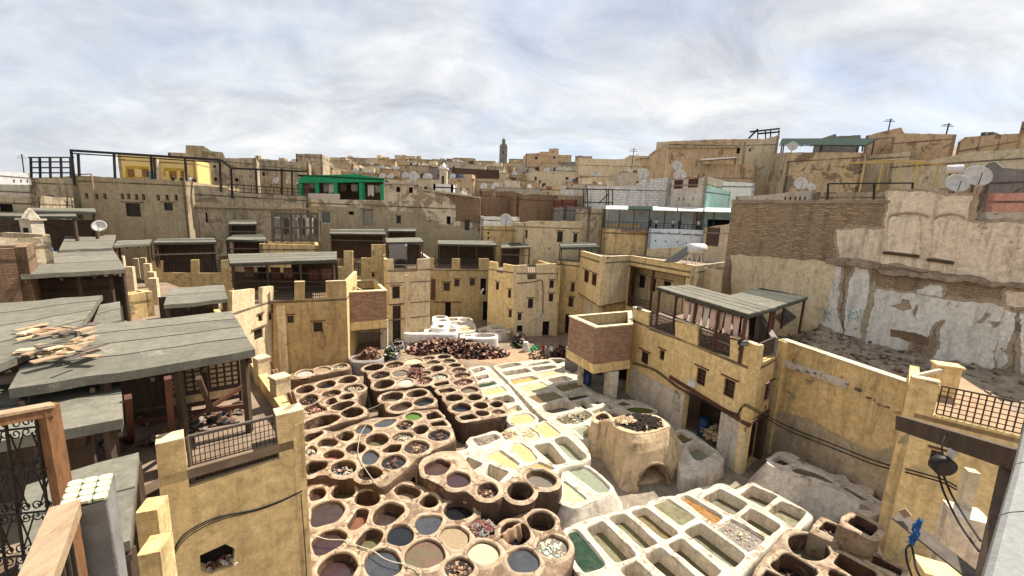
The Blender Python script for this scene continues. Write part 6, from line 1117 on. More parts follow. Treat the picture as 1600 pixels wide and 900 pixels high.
# ---------------------------------------------------------------- near right: beam, post, plank, lamp, stone ledge
tb = thing('timber_gantry', 'old grey timber beam on a post beside the stone ledge at the right', 'timber frame', D(1560, 890, 3.2))
mb = MB(); a = D(1411, 662, 6.4); b = D(1600, 722, 4.1); mb.bar(a, b, .2, .24); mb.build('beam', M['wood_dark'], tb)
mb = MB(); mb.bar(D(1583, 712, 4.3), D(1536, 930, 3.6), .16, .14); mb.build('post', M['wood_dark'], tb)
dp = thing('leaning_plank', 'split weathered plank with blue rope leaning at the lower right', 'plank', D(1530, 890, 3.9))
mb = MB(); mb.bar(D(1402, 806, 4.6), D(1552, 925, 3.7), .03, .17, Vector((.4, .8, .3))); mb.build('board', M['wood_grey'], dp)
mb = MB(); mb.bar(D(1408, 803, 4.55), D(1420, 800, 4.5), .03, .09); mb.build('splinter', M['wood_pale'], dp)
random.seed(3); p0 = D(1437, 812, 4.3); p1 = D(1424, 850, 4.25); mb = MB()
for k in range(14): mb.tube([p0.lerp(p1, t) + Vector((random.uniform(-.035, .035), random.uniform(-.03, .03), 0)) for t in (0, .25, .5, .75, 1)], .008, 5)
tag(mb.build('blue_rope', M['cloth_blue'], None, origin=p0), 'frayed blue rope knotted round the leaning plank', 'rope', kind='thing')
cable('hanging_cable', 'black cable loop hanging from the blue rope', [p1, D(1416, 858, 4.2), D(1418, 880, 4.15), D(1430, 915, 4.1)], .012); cable('hanging_cable', 'second black cable hanging right of the loop below the blue rope', [p1, D(1428, 870, 4.2), D(1432, 890, 4.1), D(1446, 915, 4.0)], .012)
lp0 = D(1473, 727, 5.0); lm = thing('street_lamp', 'round black lamp with grey bracket hanging from the timber beam', 'lamp', lp0)
ld = Vector((-.25, -.9, -.1)).normalized(); mb = MB(); mb.tube([lp0 - ld * .06, lp0 - ld * .05, lp0 + ld * .05, lp0 + ld * .06], [.10, .135, .135, .11], 18); mb.build('housing', M['iron'], lm, True)
mb = MB(); mb.tube([lp0 + ld * .058, lp0 + ld * .07], [.1, .085], 16); mb.build('lens', M['pane_dark'], lm)
mb = MB(); mb.hexa([lp0 + Vector(v) for v in ((.1, .0, .05), (.26, .05, .2), (.26, .1, .2), (.1, .06, .05))], [lp0 + Vector(v) for v in ((.08, 0, .22), (.32, .05, .24), (.32, .1, .24), (.08, .06, .22))]); mb.build('bracket', M['dish_grey'], lm)
cable('lamp_cable', 'thin cable tying the round lamp up to the timber beam', [D(1474, 716, 5.0), D(1472, 695, 5.1), D(1479, 678, 5.2)], .01)
cable('hanging_cable', 'left one of two cables running from the round lamp to the ledge', [D(1466, 738, 5.0), D(1475, 770, 4.9), D(1500, 820, 4.6), D(1530, 862, 4.3)], .014); cable('hanging_cable', 'right one of two cables running from the round lamp to the ledge', [D(1473, 740, 5.0), D(1488, 775, 4.9), D(1512, 815, 4.6), D(1532, 845, 4.3)], .014)
for px, py, z, sx, sy, h, m_, lab in ((1512, 800, 6.0, .9, .9, 6.0, 'pink_cream', 'low pinkish block with flat top below the round lamp'), (1470, 890, 6.2, .9, .7, 6.2, 'ochre', 'small ochre block at the bottom edge beside the leaning plank'), (1519, 735, 7.3, .3, .3, 3, 'cream_wall', 'pale upright pillar behind the timber post')):
    p = G(px, py, z); mb = MB(); mb.box((p.x, p.y, max(0, z - h)), sx, sy, h, R(-25)); tag(mb.build('masonry_block', M[m_], None, origin=p), lab, 'block', None)
F = Face(Ka, Kb)
s = [ib, jw]
F2_ = Face(Ia, Ib)
c1 = [F2_.pt(*F2_.uv(x, y), .12) for x, y in ((990, 566), (1025, 577), (1060, 603), (1100, 624), (1150, 645), (1158, 640), (1165, 632), (1178, 636))]
FJ = Face(Ja, Jb)
for k, lab in enumerate(('upper cable strung from the right workshop along the courtyard wall', 'lower cable strung from the right workshop along the courtyard wall')):
    cable('strung_cable', lab, [p + Vector((0, 0, -.12 * k)) for p in c1] + [FJ.pt(*FJ.uv(x, y + 6 * k), .5) for x, y in ((1240, 665), (1310, 692), (1380, 719))] + [F.pt(*F.uv(x, y + 5 * k), .2) for x, y in ((1420, 731), (1470, 745), (1494, 757))], .035)
u, z = F2_.uv(1083, 598); mb = MB(); p = F2_.pt(u, z, .003); dv = Vector((F2_.d.x, F2_.d.y, 0)); nv = Vector((F2_.n.x, F2_.n.y, 0))
mb.hexa([p - dv * .35 - Vector((0, 0, .25)), p + dv * .35 - Vector((0, 0, .25)), p + dv * .35 + nv * .25 - Vector((0, 0, .25)), p - dv * .35 + nv * .25 - Vector((0, 0, .25))][::-1], [p - dv * .35 + Vector((0, 0, .2)), p + dv * .35 + Vector((0, 0, .2)), p + dv * .35 + nv * .2 + Vector((0, 0, .2)), p - dv * .35 + nv * .2 + Vector((0, 0, .2))][::-1])
tag(mb.build('junction_box', M['plastic_white'], None, origin=p), 'white box beside the barred window of the right workshop', 'junction box')
# stone ledge of the viewer's terrace
ZL = 13.7; lg = thing('stone_ledge', 'speckled grey stone ledge of the near terrace at the right edge', 'ledge', G(1580, 850, ZL))
L0 = [G(*p, ZL) for p in ((1606, 640), (1585, 722), (1562, 800), (1524, 930), (1490, 1080))]; W = Vector((1, .22, 0)) * .42
off0 = [Vector((.0, 0, -.22)), Vector((.0, 0, -.05)), Vector((.012, 0, -.014)), Vector((.045, 0, 0)), Vector((.42, .05, .0)), Vector((.42, .05, -.22))]
for i in range(4):
    a, b = L0[i], L0[i + 1]; a2, b2 = a.lerp(b, .008), a.lerp(b, .992); mb = MB(); k = len(off0)
    mb.add([a2 + o for o in off0] + [b2 + o for o in off0], [(j, k + j, k + (j + 1) % k, (j + 1) % k) for j in range(k)] + [tuple(range(k)), tuple(range(k, 2 * k))[::-1]]); mb.build('stone', M['granite'], lg)
mb = MB(); a, b = L0[0], L0[-1]; mb.hexa([a + Vector((.02, 0, -1.2)), b + Vector((.02, 0, -1.2)), b + Vector((.4, 0, -1.2)), a + Vector((.4, 0, -1.2))], [a + Vector((.02, 0, -.012)), b + Vector((.02, 0, -.012)), b + Vector((.4, 0, -.012)), a + Vector((.4, 0, -.012))]); mb.build('mortar_bed', M['grout'], lg)
# ---------------------------------------------------------------- hill and the old town
def hillz(x, y):
    if y < 70: return -1.0
    z = 12.2 + (min(y, 285) - 78) * .188 + max(0, x - 30) * .10 - max(0, -x - 15) * .06 * min(1, y / 250) - max(0, -x / y - .80) * 60
    if y > 285: z -= (y - 285) * .12
    return max(-1, min(z, 12.2 + (y - 70) * 1.6))
mb = MB(); nx, ny = 70, 50; vs = []
for j in range(ny + 1):
    for i in range(nx + 1):
        y = 70 + 560 * (j / ny) ** 1.6; x = (-1 + 2 * i / nx) * (140 + y * 1.5); vs.append((x, y, hillz(x, y) + noise.noise(Vector((x, y, 0)) * .02) * 1.5))
mb.add(vs, [(j * (nx + 1) + i, j * (nx + 1) + i + 1, (j + 1) * (nx + 1) + i + 1, (j + 1) * (nx + 1) + i) for j in range(ny) for i in range(nx)])
tag(mb.build('hill', M['hill_soil'], None, True), kind='structure')
def faceY(x0, y0, x1, y1, d0, d1): return Face(xy(D(x0, y0, d0)), xy(D(x1, y1, d1)))
def bar_px(mb, x0, y0, d0, x1, y1, d1, w): mb.bar(D(x0, y0, d0), D(x1, y1, d1), w)
def front_house(name, label, cat, pxs, d0, d1, depth, mat, ops=(), zb=2.0, roofdrop=.5, side_mat=None, jit=.1, roof='court_floor', thick=.4):
    """house whose front runs between two depths; pxs = pixels along its top edge"""
    F = faceY(pxs[0], pxs[1], pxs[-2], pxs[-1], d0, d1); top = F.poly(*pxs); t = thing(name, label, cat, (F.A.x, F.A.y, zb)); zmin = min(p[1] for p in top)
    add_wall(t, F, top + [(F.len, zb), (0, zb)], mat, ops, thick, jit=jit); bk = -F.n * depth
    p2, p3 = F.B + bk, F.A + bk; sm = side_mat or mat
    F2 = Face(F.B, p2); add_wall(t, F2, [(0, zb), (0, top[-1][1]), (F2.len, top[-1][1]), (F2.len, zb)], sm, (), thick, jit=jit)
    F3 = Face(p3, F.A); add_wall(t, F3, [(0, zb), (0, top[0][1]), (F3.len, top[0][1]), (F3.len, zb)], sm, (), thick, jit=jit)
    F4 = Face(p2, p3); add_wall(t, F4, [(0, zb), (0, zmin), (F4.len, zmin), (F4.len, zb)], sm, (), thick)
    add_roof(t, [F.A, F.B, p2, p3], zmin - roofdrop, roof, 'flat_roof'); return t, F
def dish(px, py, y, r, label, face=(-.3, -1, .35)):
    p = D(px, py, y); t = thing('satellite_dish', label, 'satellite dish', p - Vector((0, 0, r * 1.5)), 'satellite dishes on the roofs'); n = Vector(face).normalized(); x = n.cross(Vector((0, 0, 1))).normalized(); u = x.cross(n); mb = MB(); vs = []; fs = []
    for j in range(5):
        for k in range(16): a = k * math.pi / 8; rr = r * j / 4; vs.append(p + x * math.cos(a) * rr + u * math.sin(a) * rr + n * (.28 * rr * rr / r))
    fs = [(j * 16 + k, (j + 1) * 16 + k, (j + 1) * 16 + (k + 1) % 16, j * 16 + (k + 1) % 16) for j in range(4) for k in range(16)]; mb.add(vs, fs); o = mb.build('bowl', M['dish_grey'], t, True); m = o.modifiers.new('thickness', 'SOLIDIFY'); m.thickness = .03
    mb = MB(); mb.bar(p - n * .05, p - Vector((0, 0, r * 1.5)) - n * .1, r * .1); mb.bar(p - u * r * .9 + n * .2 * r, p + n * r * .8, r * .05); mb.build('mount', M['rust'], t); return t
tr = thing('roof_trellis', 'dark metal trellis frames over a roof at the far left', 'trellis', D(80, 276, 46))
for x in (48, 62, 78, 95, 110): mb = MB(); mb.bar(D(x, 247 + (x > 70) * -1, 47), D(x + 1, 278, 47), .16); mb.build('post', M['iron'], tr)
for yy, x0, x1 in ((246, 44, 96), (246, 74, 116), (253, 48, 112), (262, 48, 112), (270, 48, 112)): mb = MB(); bar_px(mb, x0, yy, 47 if yy != 246 else 46.5, x1, yy, 48, .14); mb.build('rail', M['roof_green'], tr)
# --- left: big tan wall and its terrace
tw, F = front_house('tan_house', 'big plain tan house with a row of tiny square openings at the upper left', 'building', (116, 274, 289, 283), 53, 54, 12, 'tan_wall', [(('px', px, py, 5, 9), 'void') for px, py in ((135, 306), (151, 307), (164, 307), (191, 307), (201, 307), (213, 308), (224, 308), (247, 309), (261, 309), (275, 309))] + [(('px', 208, 328, 23, 21), 'grille', 'rust'), (('px', 263, 323, 14, 12), 'grille', 'rust')])
zt = F.uv(200, 279)[1]
for px_, py_, py2 in ((113, 237, 275), (180, 240, 279), (235, 246, 281), (289, 248, 283)):
    pass
pg = thing('terrace_pergola', 'long black metal pergola frame above the big tan house', 'pergola', D(116, 275, 45))
def bar_px(mb, x0, y0, d0, x1, y1, d1, w): mb.bar(D(x0, y0, d0), D(x1, y1, d1), w)
mb = MB(); bar_px(mb, 110, 235, 52, 345, 250, 57, .28); bar_px(mb, 345, 250, 57, 362, 263, 58, .28); bar_px(mb, 362, 263, 58, 480, 268, 64, .25); mb.build('top_beam', M['iron'], pg)
mb = MB(); bar_px(mb, 110, 239.5, 52, 345, 254, 57, .14); mb.build('lower_beam', M['iron'], pg)
for x0, y0, d_, x1, y1 in ((111, 235, 52, 117, 290), (122, 240, 52.2, 124, 276), (178, 240, 53.4, 180, 279), (236, 245, 54.7, 238, 282), (241, 246, 54.8, 243, 282), (289, 248, 55.5, 293, 300), (343, 252, 57, 346, 300), (361, 262, 58, 363, 310), (400, 266, 60, 402, 310), (440, 268, 62, 441, 310), (456, 268, 63, 457, 312)):
    mb = MB(); mb.bar(D(x0, y0, d_), D(x1, y1, d_), .2); mb.build('post', M['iron'], pg)
# mural rooms behind the pergola
mr, F = front_house('mural_house', 'yellow terrace house painted with two street murals above the big tan wall', 'building', (183, 240, 305, 250), 58, 60, 4, 'mural_yellow', zb=14)
for (x0, y0, x1, y1, dark) in ((196, 259, 232, 279, 0), (256, 262, 288, 276, 1)):
    mb = MB(); p = F.poly(x0, y0, x1, y0 + 1.5, x1, y1, x0, y1 - 1); mb.quad(F.pt(*p[3], .02), F.pt(*p[2], .02), F.pt(*p[1], .02), F.pt(*p[0], .02)); mb.build('mural', M['mural_gold'], mr)
    for k in range(5 if dark else 3):
        a, b = F.uv(x0 + 3 + k * (6 if dark else 11), y0 + 6); w_ = .35 if dark else .9; mb = MB(); mb.quad(F.pt(a, b - 1.0, .03), F.pt(a + w_, b - 1.0, .03), F.pt(a + w_, b + .1, .03), F.pt(a, b + .1, .03)); mb.build('painted_arch', M['mural_brown' if (k + dark) % 3 != 1 else 'mural_yellow'], mr)
a, b = F.uv(234, 274); mb = MB(); mb.quad(F.pt(a - .3, b - .8, .03), F.pt(a + .5, b - .8, .03), F.pt(a + .5, b + .6, .03), F.pt(a - .3, b + .6, .03)); mb.build('painted_panel', M['mural_blue'], mr)
mb = MB(); mb.bar(F.pt(F.uv(246, 250)[0], 14, .15), F.pt(F.uv(246, 250)[0], F.uv(246, 247)[1], .15), .5); mb.build('cream_pillar', M['cream_wall'], mr)
front_house('worn_house', 'stained old house with one dark window left of the big tan house', 'building', (48, 278, 70, 277, 116, 275), 52, 53, 10, 'worn_tan', [(('px', 80, 312, 10, 13), 'void')])
front_house('white_house', 'white house with three tiny windows at the far left edge', 'building', (-60, 262, 0, 268, 50, 271), 52, 58, 10, 'whitewash_clean', [(('px', x, 283, 3, 5), 'void') for x in (22, 33, 43)])
front_house('shed_wall', 'low grey wall in front of the white house at the left edge', 'wall', (-60, 288, 6, 288, 52, 289), 50, 54, 2, 'whitewash')
front_house('worn_house', 'low stained building with dark doorway beneath the grey wall, far left', 'building', (-60, 306, 40, 308, 56, 306), 44, 46, 6, 'worn_tan', [(('px', 8, 324, 24, 14), 'void')])
q2, F = front_house('worn_house', 'long stained terrace wall running right from the big tan house', 'building', (289, 288, 355, 293, 356, 300, 482, 307), 55, 64, 10, 'worn_tan', [(('px', 323, 340, 3, 16), 'void')])
z = F.uv(300, 322)[1]; z2 = F.uv(470, 326)[1]; mb = MB(); mb.bar(F.pt(.2, z, .15), F.pt(F.len, z2, .15), .35, .3); mb.build('string_course', M['tan_wall'], q2)
add_railing(q2, xy(F.pt(F.uv(357, 300)[0], 0, -.3)), xy(F.pt(F.len, 0, -.3)), F.uv(420, 304)[1] + .1, F.uv(420, 292)[1], 'iron', .9, 2, w=.07)
can_px2 = lambda name, label, px, ds, **k: canopy(name, label, [D(p[0], p[1], d) for p, d in zip(px, ds)], **k)
mq, F = front_house('patchy_house', 'long patchy plastered wall of exposed brick in the middle distance', 'building', (482, 311, 600, 313, 600, 286, 626, 285, 655, 288, 656, 296, 692, 298, 724, 303, 750, 309, 752, 312), 66, 69, 11, 'mid_wall',
    [(('px', 509, 340, 15, 18), 'shutter', 'white_metal'), (('px', 575, 340, 15, 24), 'grille', 'wood_grey', True, 'cloth_white'), (('px', 623, 343, 7, 12), 'grille'), (('px', 701, 344, 6, 12), 'void'), (('px', 730, 352, 8, 16), 'shutter', 'wood_grey'), (('px', 622, 296, 6, 8), 'void'), (('px', 642, 297, 6, 9), 'void'), (('px', 549, 333, 8, 5), 'void')], jit=.05)
mb = MB(); slab(mb, F, densify(F.poly(482, 322, 600, 325, 610, 330, 640, 330, 655, 336, 655, 400, 482, 400), 1.0), [F.rect(509, 340, 15, 18), F.rect(575, 340, 15, 24), F.rect(623, 343, 7, 12), F.rect(549, 333, 8, 5)], .05, .06); mb.build('plaster_skin', M['tan_wall'], mq)
mb = MB(); slab(mb, F, densify(F.poly(655, 345, 690, 350, 750, 362, 752, 400, 655, 400), 1.0), [F.rect(701, 344, 6, 12), F.rect(730, 352, 8, 16)], .05, .06); mb.build('plaster_skin', M['tan_wall'], mq)
mb = MB(); slab(mb, F, F.poly(690, 299, 750, 310, 751, 350, 712, 345, 712, 320), [F.rect(730, 352, 8, 16), F.rect(701, 344, 6, 12)], .04, .05); mb.build('brick_skin', M['old_brick'], mq)
mb = MB(); mb.bar(F.pt(F.uv(600, 286)[0], F.uv(600, 286)[1], .1), F.pt(F.uv(655, 288)[0], F.uv(655, 288)[1], .1), .5, .25); mb.bar(F.pt(F.uv(656, 296)[0], F.uv(656, 296)[1], .1), F.pt(F.len, F.uv(750, 309)[1], .1), .5, .25); mb.build('pale_coping', M['whitewash'], mq)
# canopies along the foot of that wall
for px, ds, lab, dk, st in ((((515, 365), (603, 366), (600, 358), (516, 358)), (58, 60, 64, 62), 'dark roofed stall under the white lattice window of the patchy wall', 4.5, 3), (((606, 361), (650, 361), (650, 356), (607, 356)), (61, 62, 65, 64), 'small stall roof right of the torn cloth shed', 4.5, 2), (((783, 387), (829, 386), (822, 379), (783, 380)), (58, 58, 62, 62), 'small stall roof above the tower house', 3.6, 2), (((240, 379), (338, 378), (335, 372), (246, 373)), (40, 44, 47, 43), 'dark roofed stall with pale fascia left of the lattice railings', 4.5, 3), (((357, 350), (401, 350), (400, 344), (360, 344)), (52, 54, 57, 55), 'small upper stall roof left of the timber cage', 3.2, 2), (((353, 374), (418, 376), (412, 366), (364, 367)), (47, 49, 53, 51), 'lower stall roof left of the timber cage', 3.0, 2)):
    t = can_px2('stall_roof', lab, px, ds, nstrip=st, thick=.16, mats=('felt', 'felt_edge', 'felt'), deck=None, post_w=.22, group='roofed stalls on the terraces'); 
    b0, b1 = D(px[3][0], px[3][1], ds[3]), D(px[2][0], px[2][1], ds[2]); Fk = Face(xy(b0), xy(b1)); zz = min(b0.z, b1.z)
    add_wall(t, Fk, [(0, zz - dk), (0, zz - .2), (Fk.len, zz - .2), (Fk.len, zz - dk)], 'wood_dark', thick=.12, name='shade_boards')  # dark boards added to darken the inside of each stall
    if 'torn' not in lab:
        mb = MB(); c0, c1 = D(px[0][0], px[0][1], ds[0]), D(px[1][0], px[1][1], ds[1]); mb.bar((c0.x, c0.y, zz - 1.4), (c1.x, c1.y, zz - 1.4), .12); mb.build('rail', M['wood_grey'], t)
# timber cage
cg = thing('timber_cage', 'tall grey timber cage frame hung with rags on the left middle roofs', 'timber frame', D(460, 378, 50)); xs0 = (426, 440, 455, 470, 485, 497)
for x in xs0: mb = MB(); mb.bar(D(x, 334, 50 + (x - 426) * .03), D(x + 1, 378, 50 + (x - 426) * .03), .26); mb.build('post', M['wood_grey'], cg)
for x in (430, 463, 496): mb = MB(); mb.bar(D(x, 333, 55), D(x, 376, 55), .24); mb.build('post', M['wood_grey'], cg)
for yy in (334, 356, 375): mb = MB(); bar_px(mb, 424, yy, 50, 498, yy, 52.2, .22); mb.build('rail', M['wood_grey'], cg); mb = MB(); bar_px(mb, 428, yy, 55, 498, yy, 56, .2); mb.build('rail', M['wood_grey'], cg)
Fk = faceY(427, 340, 496, 340, 53, 54); 
for i, m_ in enumerate(('cloth_grey', 'wood_dark', 'cloth_grey', 'wood_dark', 'cloth_white', 'wood_dark')): hung_cloth('rag_cloth', f'rag hung inside the timber cage, {ords[i]} from the left', Fk, .1 + i * .98, .95 + i * .98, Fk.uv(430, 339)[1], 2.6, m_, 0, 'cloth', 'rags in the timber cage')
front_house('ochre_wall', 'low ochre wall below the timber cage', 'wall', (405, 381, 498, 383), 48, 51, 6, 'ochre_old', zb=4)
front_house('tan_wall', 'sooty tan wall with pale lintel behind the stall left of the railings', 'wall', (240, 398, 350, 400), 46, 48, 1.5, 'worn_tan', zb=4)
# parapet with lattice railings left of the left ochre building
pw = thing('ochre_wall', 'ochre parapet of pillars and lattice railings at the left', 'wall', D(300, 440, 42)); F = faceY(232, 430, 362, 432, 40, 43)
add_wall(pw, F, F.poly(232, 408, 254, 407, 254, 426, 298, 427, 298, 406, 310, 406, 310, 427, 345, 427, 345, 407, 362, 406) + [(F.len, 4), (0, 4)], 'ochre_old')
for a, b in ((256, 296), (312, 343)): add_railing(pw, xy(F.pt(F.uv(a, 415)[0], 0, -.15)), xy(F.pt(F.uv(b, 415)[0], 0, -.15)), F.uv(300, 426)[1] + .1, F.uv(300, 407)[1], 'iron', .3, 4, w=.05)
# terraces between left building and middle house
pw = thing('ochre_wall', 'stepped ochre terrace wall between the left building and the narrow house', 'wall', D(550, 440, 50)); F = faceY(500, 430, 604, 430, 48.5, 50)
add_wall(pw, F, F.poly(500, 406, 525, 406, 525, 417, 537, 417, 537, 392, 551, 392, 551, 432, 564, 432, 564, 403, 580, 403, 580, 382, 604, 382) + [(F.len, 0), (0, 0)], 'ochre_old', [(('px', 583, 430, 4, 6), 'grille')])
add_railing(pw, xy(F.pt(F.uv(553, 415)[0], 0, -.15)), xy(F.pt(F.uv(563, 415)[0], 0, -.15)), F.uv(556, 431)[1], F.uv(556, 412)[1], 'iron', .2, 3, w=.05)
# green pavilion
gp = thing('green_pavilion', 'green painted roof pavilion with open bays above the patchy wall', 'pavilion', D(530, 312, 72)); F = faceY(466, 290, 600, 290, 72, 74)
add_wall(gp, F, F.poly(466, 279, 478, 274, 560, 272, 572, 275, 600, 279, 600, 284, 466, 286), 'green_paint', thick=.8, name='cornice'); zt = F.uv(530, 276)[1]; zl = F.uv(530, 309)[1]
for x, w_ in ((469, 4), (495, 4), (524, 5), (565, 11), (597, 4)): u = F.uv(x, 295)[0]; k = w_ * .06; mb = MB(); mb.bar(F.pt(u, zl - 1.5, -.4), F.pt(u, zt - .9, -.4), k * 2, .6); mb.build('post', M['green_paint'], gp)
Fb_ = Face(F.pt(0, 0, -5), F.pt(F.len, 0, -5)); add_wall(gp, Fb_, [(0, zl - 2), (0, zt), (F.len, zt), (F.len, zl - 2)], 'wood_dark', name='back_wall'); add_roof(gp, [F.A, F.B, Fb_.B, Fb_.A], zt + .02, 'roof_green', 'flat_roof', .3)
mb = MB(); slab(mb, F, F.poly(481, 302, 531, 303, 531, 312, 481, 311), (), .2, .1); mb.build('white_panel', M['cloth_white'], gp)
for i, (x, m_) in enumerate(((472, 'hide_red'), (484, 'cloth_grey'), (506, 'cloth_grey'), (514, 'cloth_white'), (532, 'wood_dark'), (550, 'cloth_grey'), (576, 'cloth_white'), (588, 'cloth_grey'))): u = F.uv(x, 295)[0]; hung_cloth('hung_cloth', f'dull cloth hanging in the green pavilion, {ords[i]} from the left', F, u - .4, u + .8, zt - 1.1, random.uniform(1.2, 2.6), m_, -.9, 'cloth', 'cloths in the green pavilion')
front_house('brick_wall', 'reddish brick wall stretch above the small white wall', 'wall', (750, 298, 800, 299, 818, 304), 76, 78, 6, 'old_brick')
wwall, F = front_house('white_wall', 'small bright white wall with a grey dish in the middle distance', 'wall', (752, 338, 812, 339), 67, 68, 5, 'whitewash_clean')
front_house('ochre_wall', 'worn ochre wall with tiny holes below the small bright white wall', 'wall', (752, 353, 818, 353), 65.5, 66, 1.5, 'ochre_old', [(('px', x, y, 3, 3), 'void') for x, y in ((755, 362), (763, 364), (755, 370), (763, 372))]); front_house('stained_house', 'long dark stained wall on the left skyline beneath the roof turret', 'building', (345, 250, 400, 249, 400, 243, 404, 243, 404, 250, 482, 254), 84, 90, 6, 'worn_tan', [(('px', x, y, 4, 5), 'void') for x, y in ((380, 268), (412, 272), (440, 266))], zb=12)
dish(790, 344, 64.5, 1.0, 'grey dish in front of the small bright white wall', (.1, -1, .3))
front_house('brown_house', 'rough brown walled house right of the brick wall', 'building', (808, 306, 832, 303, 878, 306), 72, 74, 8, 'old_brick')
mb = MB(); front_house('red_wall', 'narrow dark red wall between brown house and grey wall', 'wall', (878, 312, 902, 312), 70, 71, 3, 'hide_red', zb=6)
front_house('grey_house', 'grey rendered wall beneath the metal stair frame', 'building', (882, 323, 924, 323), 66, 67, 6, 'grey_wall')
oh, F = front_house('ochre_house', 'pale ochre house with two tall dark windows above the tower house', 'building', (818, 348, 832, 345, 920, 346), 60, 62, 8, 'ochre_pale', [(('px', 823, 366, 3, 14), 'void'), (('px', 875, 370, 9, 17), 'grille'), (('px', 899, 372, 6, 14), 'grille')])
front_house('ochre_wall', 'weathered tall ochre wall pier left of the blue terrace', 'wall', (920, 327, 946, 326), 60, 60.5, 6, 'worn_tan')
ow2, F = front_house('ochre_wall', 'ochre wall with old cracks below the blue terrace', 'wall', (943, 357, 1015, 358), 58, 57, 4, 'ochre_old')
bw2, F = front_house('limewashed_wall', 'bluish limewashed wall with small round holes below the blue terrace', 'wall', (1014, 357, 1060, 358, 1102, 360), 56, 53, 4, 'blue_wall', [(('px', x, y, 2.2, 2.2), 'void') for x, y in ((1030, 363), (1045, 364), (1062, 363), (1075, 366), (1087, 366), (1024, 376), (1040, 377), (1058, 378), (1072, 380))])
mb = MB(); slab(mb, F, densify([(0, 2), (F.len, 2), (F.len, F.uv(1100, 382)[1]), (F.len * .6, F.uv(1060, 386)[1]), (0, F.uv(1016, 390)[1])], .8), (), .06, .07); mb.build('ochre_skirt', M['ochre_pale'], bw2)
front_house('plank_door_wall', 'cream wall with a brown plank door beside the ruined wall', 'wall', (1100, 356, 1134, 351, 1146, 348), 52, 49, 3, 'cream_wall', [(('px', 1113, 370, 22, 30), 'shutter', 'wood_pale', False)])
# blue terrace with awning and visitors
bt_ = thing('blue_terrace', 'bluish roof terrace with thin awning and railing where visitors sit', 'terrace', D(1040, 355, 60)); F = faceY(945, 345, 1142, 345, 64, 57)
add_wall(bt_, F, F.poly(945, 326, 1103, 326, 1103, 362, 945, 362), 'blue_wall', thick=.3, name='back_wall'); add_wall(bt_, F, F.poly(1103, 326, 1145, 325, 1145, 362, 1103, 362), 'aqua_wall', [(('px', 1122, 352, 34, 18), 'void')], thick=.3, name='aqua_back_wall')
Fr = faceY(945, 345, 1142, 345, 58.5, 52.5); a0, a1 = F.uv(945, 324)[1], F.uv(1142, 323)[1]
for i in range(5):
    s0, s1 = i / 5, (i + 1) / 5; p = [Fr.A.lerp(Fr.B, s0), Fr.A.lerp(Fr.B, s1 - .01), F.A.lerp(F.B, s1 - .01), F.A.lerp(F.B, s0)]; z0_, z1_ = Fr.uv(945, 326)[1], a0; mb = MB(); q = [Vector((p[0].x, p[0].y, z0_)), Vector((p[1].x, p[1].y, z0_)), Vector((p[2].x, p[2].y, z1_ + .3)), Vector((p[3].x, p[3].y, z1_ + .3))]; mb.hexa([v - Vector((0, 0, .1)) for v in q], q); mb.build('awning_sheet', M['white_metal' if i != 1 else 'roof_green'], bt_)
zr = Fr.uv(1040, 358)[1]
for i in range(9): p = Fr.A.lerp(Fr.B, i / 8); mb = MB(); mb.bar((p.x, p.y, zr - .3), (p.x, p.y, Fr.uv(945, 326)[1] - .1), .1); mb.build('post', M['iron'], bt_)
add_railing(bt_, xy(Fr.A), xy(Fr.B), zr - .2, zr + .75, 'iron', .5, 3, w=.04); add_roof(bt_, [Fr.A, Fr.B, F.B, F.A], zr - .3, 'court_floor', 'terrace_floor', .3)
mb = MB(); p = Fr.A.lerp(Fr.B, .2); mb.box((p.x, p.y + 1.2, zr), 4.5, 1.2, .5, -.4); tag(mb.build('yellow_bench', M['q_yellow'], None, origin=(p.x, p.y, zr)), 'long pale yellow bench on the blue terrace', 'bench')
# block wall house, pink white house
bh, F = front_house('block_house', 'big windowless wall of whitewashed blocks in the right middle distance', 'building', (914, 290, 1000, 291, 1000, 280, 1048, 278), 70, 67, 9, 'block_wall', zb=6)
sf = thing('stair_frame', 'dark metal stair frame in front of the whitewashed block wall', 'stair frame', D(935, 325, 64)); 
for x in (912, 918, 948, 951, 957): mb = MB(); mb.bar(D(x, 296, 64), D(x, 324, 64), .14); mb.build('post', M['iron'], sf)
for x0, y0, x1, y1 in ((884, 295, 958, 296), (935, 318, 952, 302), (912, 316, 958, 317)): mb = MB(); bar_px(mb, x0, y0, 64, x1, y1, 64, .14); mb.build('rail', M['iron'], sf)
ph, F = front_house('pink_house', 'pinkish white house with two dark red windows above the blue terrace', 'building', (1046, 284, 1054, 281, 1092, 279, 1105, 275), 62, 58, 6, 'whitewash', [(('px', 1060, 288, 14, 14), 'grille', 'hide_red'), (('px', 1083, 286, 16, 14), 'grille', 'hide_red')] + [(('px', x, 311, 2, 5), 'void') for x in (1061, 1068, 1083)], zb=6)
front_house('aqua_house', 'small aqua painted house side right of the pinkish house', 'building', (1104, 290, 1142, 299), 58, 62, 4, 'aqua_wall', zb=6)
front_house('white_house', 'long white low house behind the aqua wall', 'building', (1100, 282, 1180, 286), 66, 64, 6, 'whitewash_clean', [(('px', 1104, 286, 4, 6), 'void'), (('px', 1128, 281, 3, 5), 'void')], zb=8)
ot, F = front_house('orange_house', 'orange tan roof terrace house under the big cream mansion', 'building', (1090, 272, 1093, 256, 1130, 256, 1184, 258), 72, 70, 6, 'orange_tan', zb=10)
for i in range(7): u, z = F.uv(1094 + i * 2.6, 262); mb = MB(); mb.bar(F.pt(u, z - .6, .08), F.pt(u, z + .2, .08), .12); mb.build('baluster', M['cream_wall'], ot)
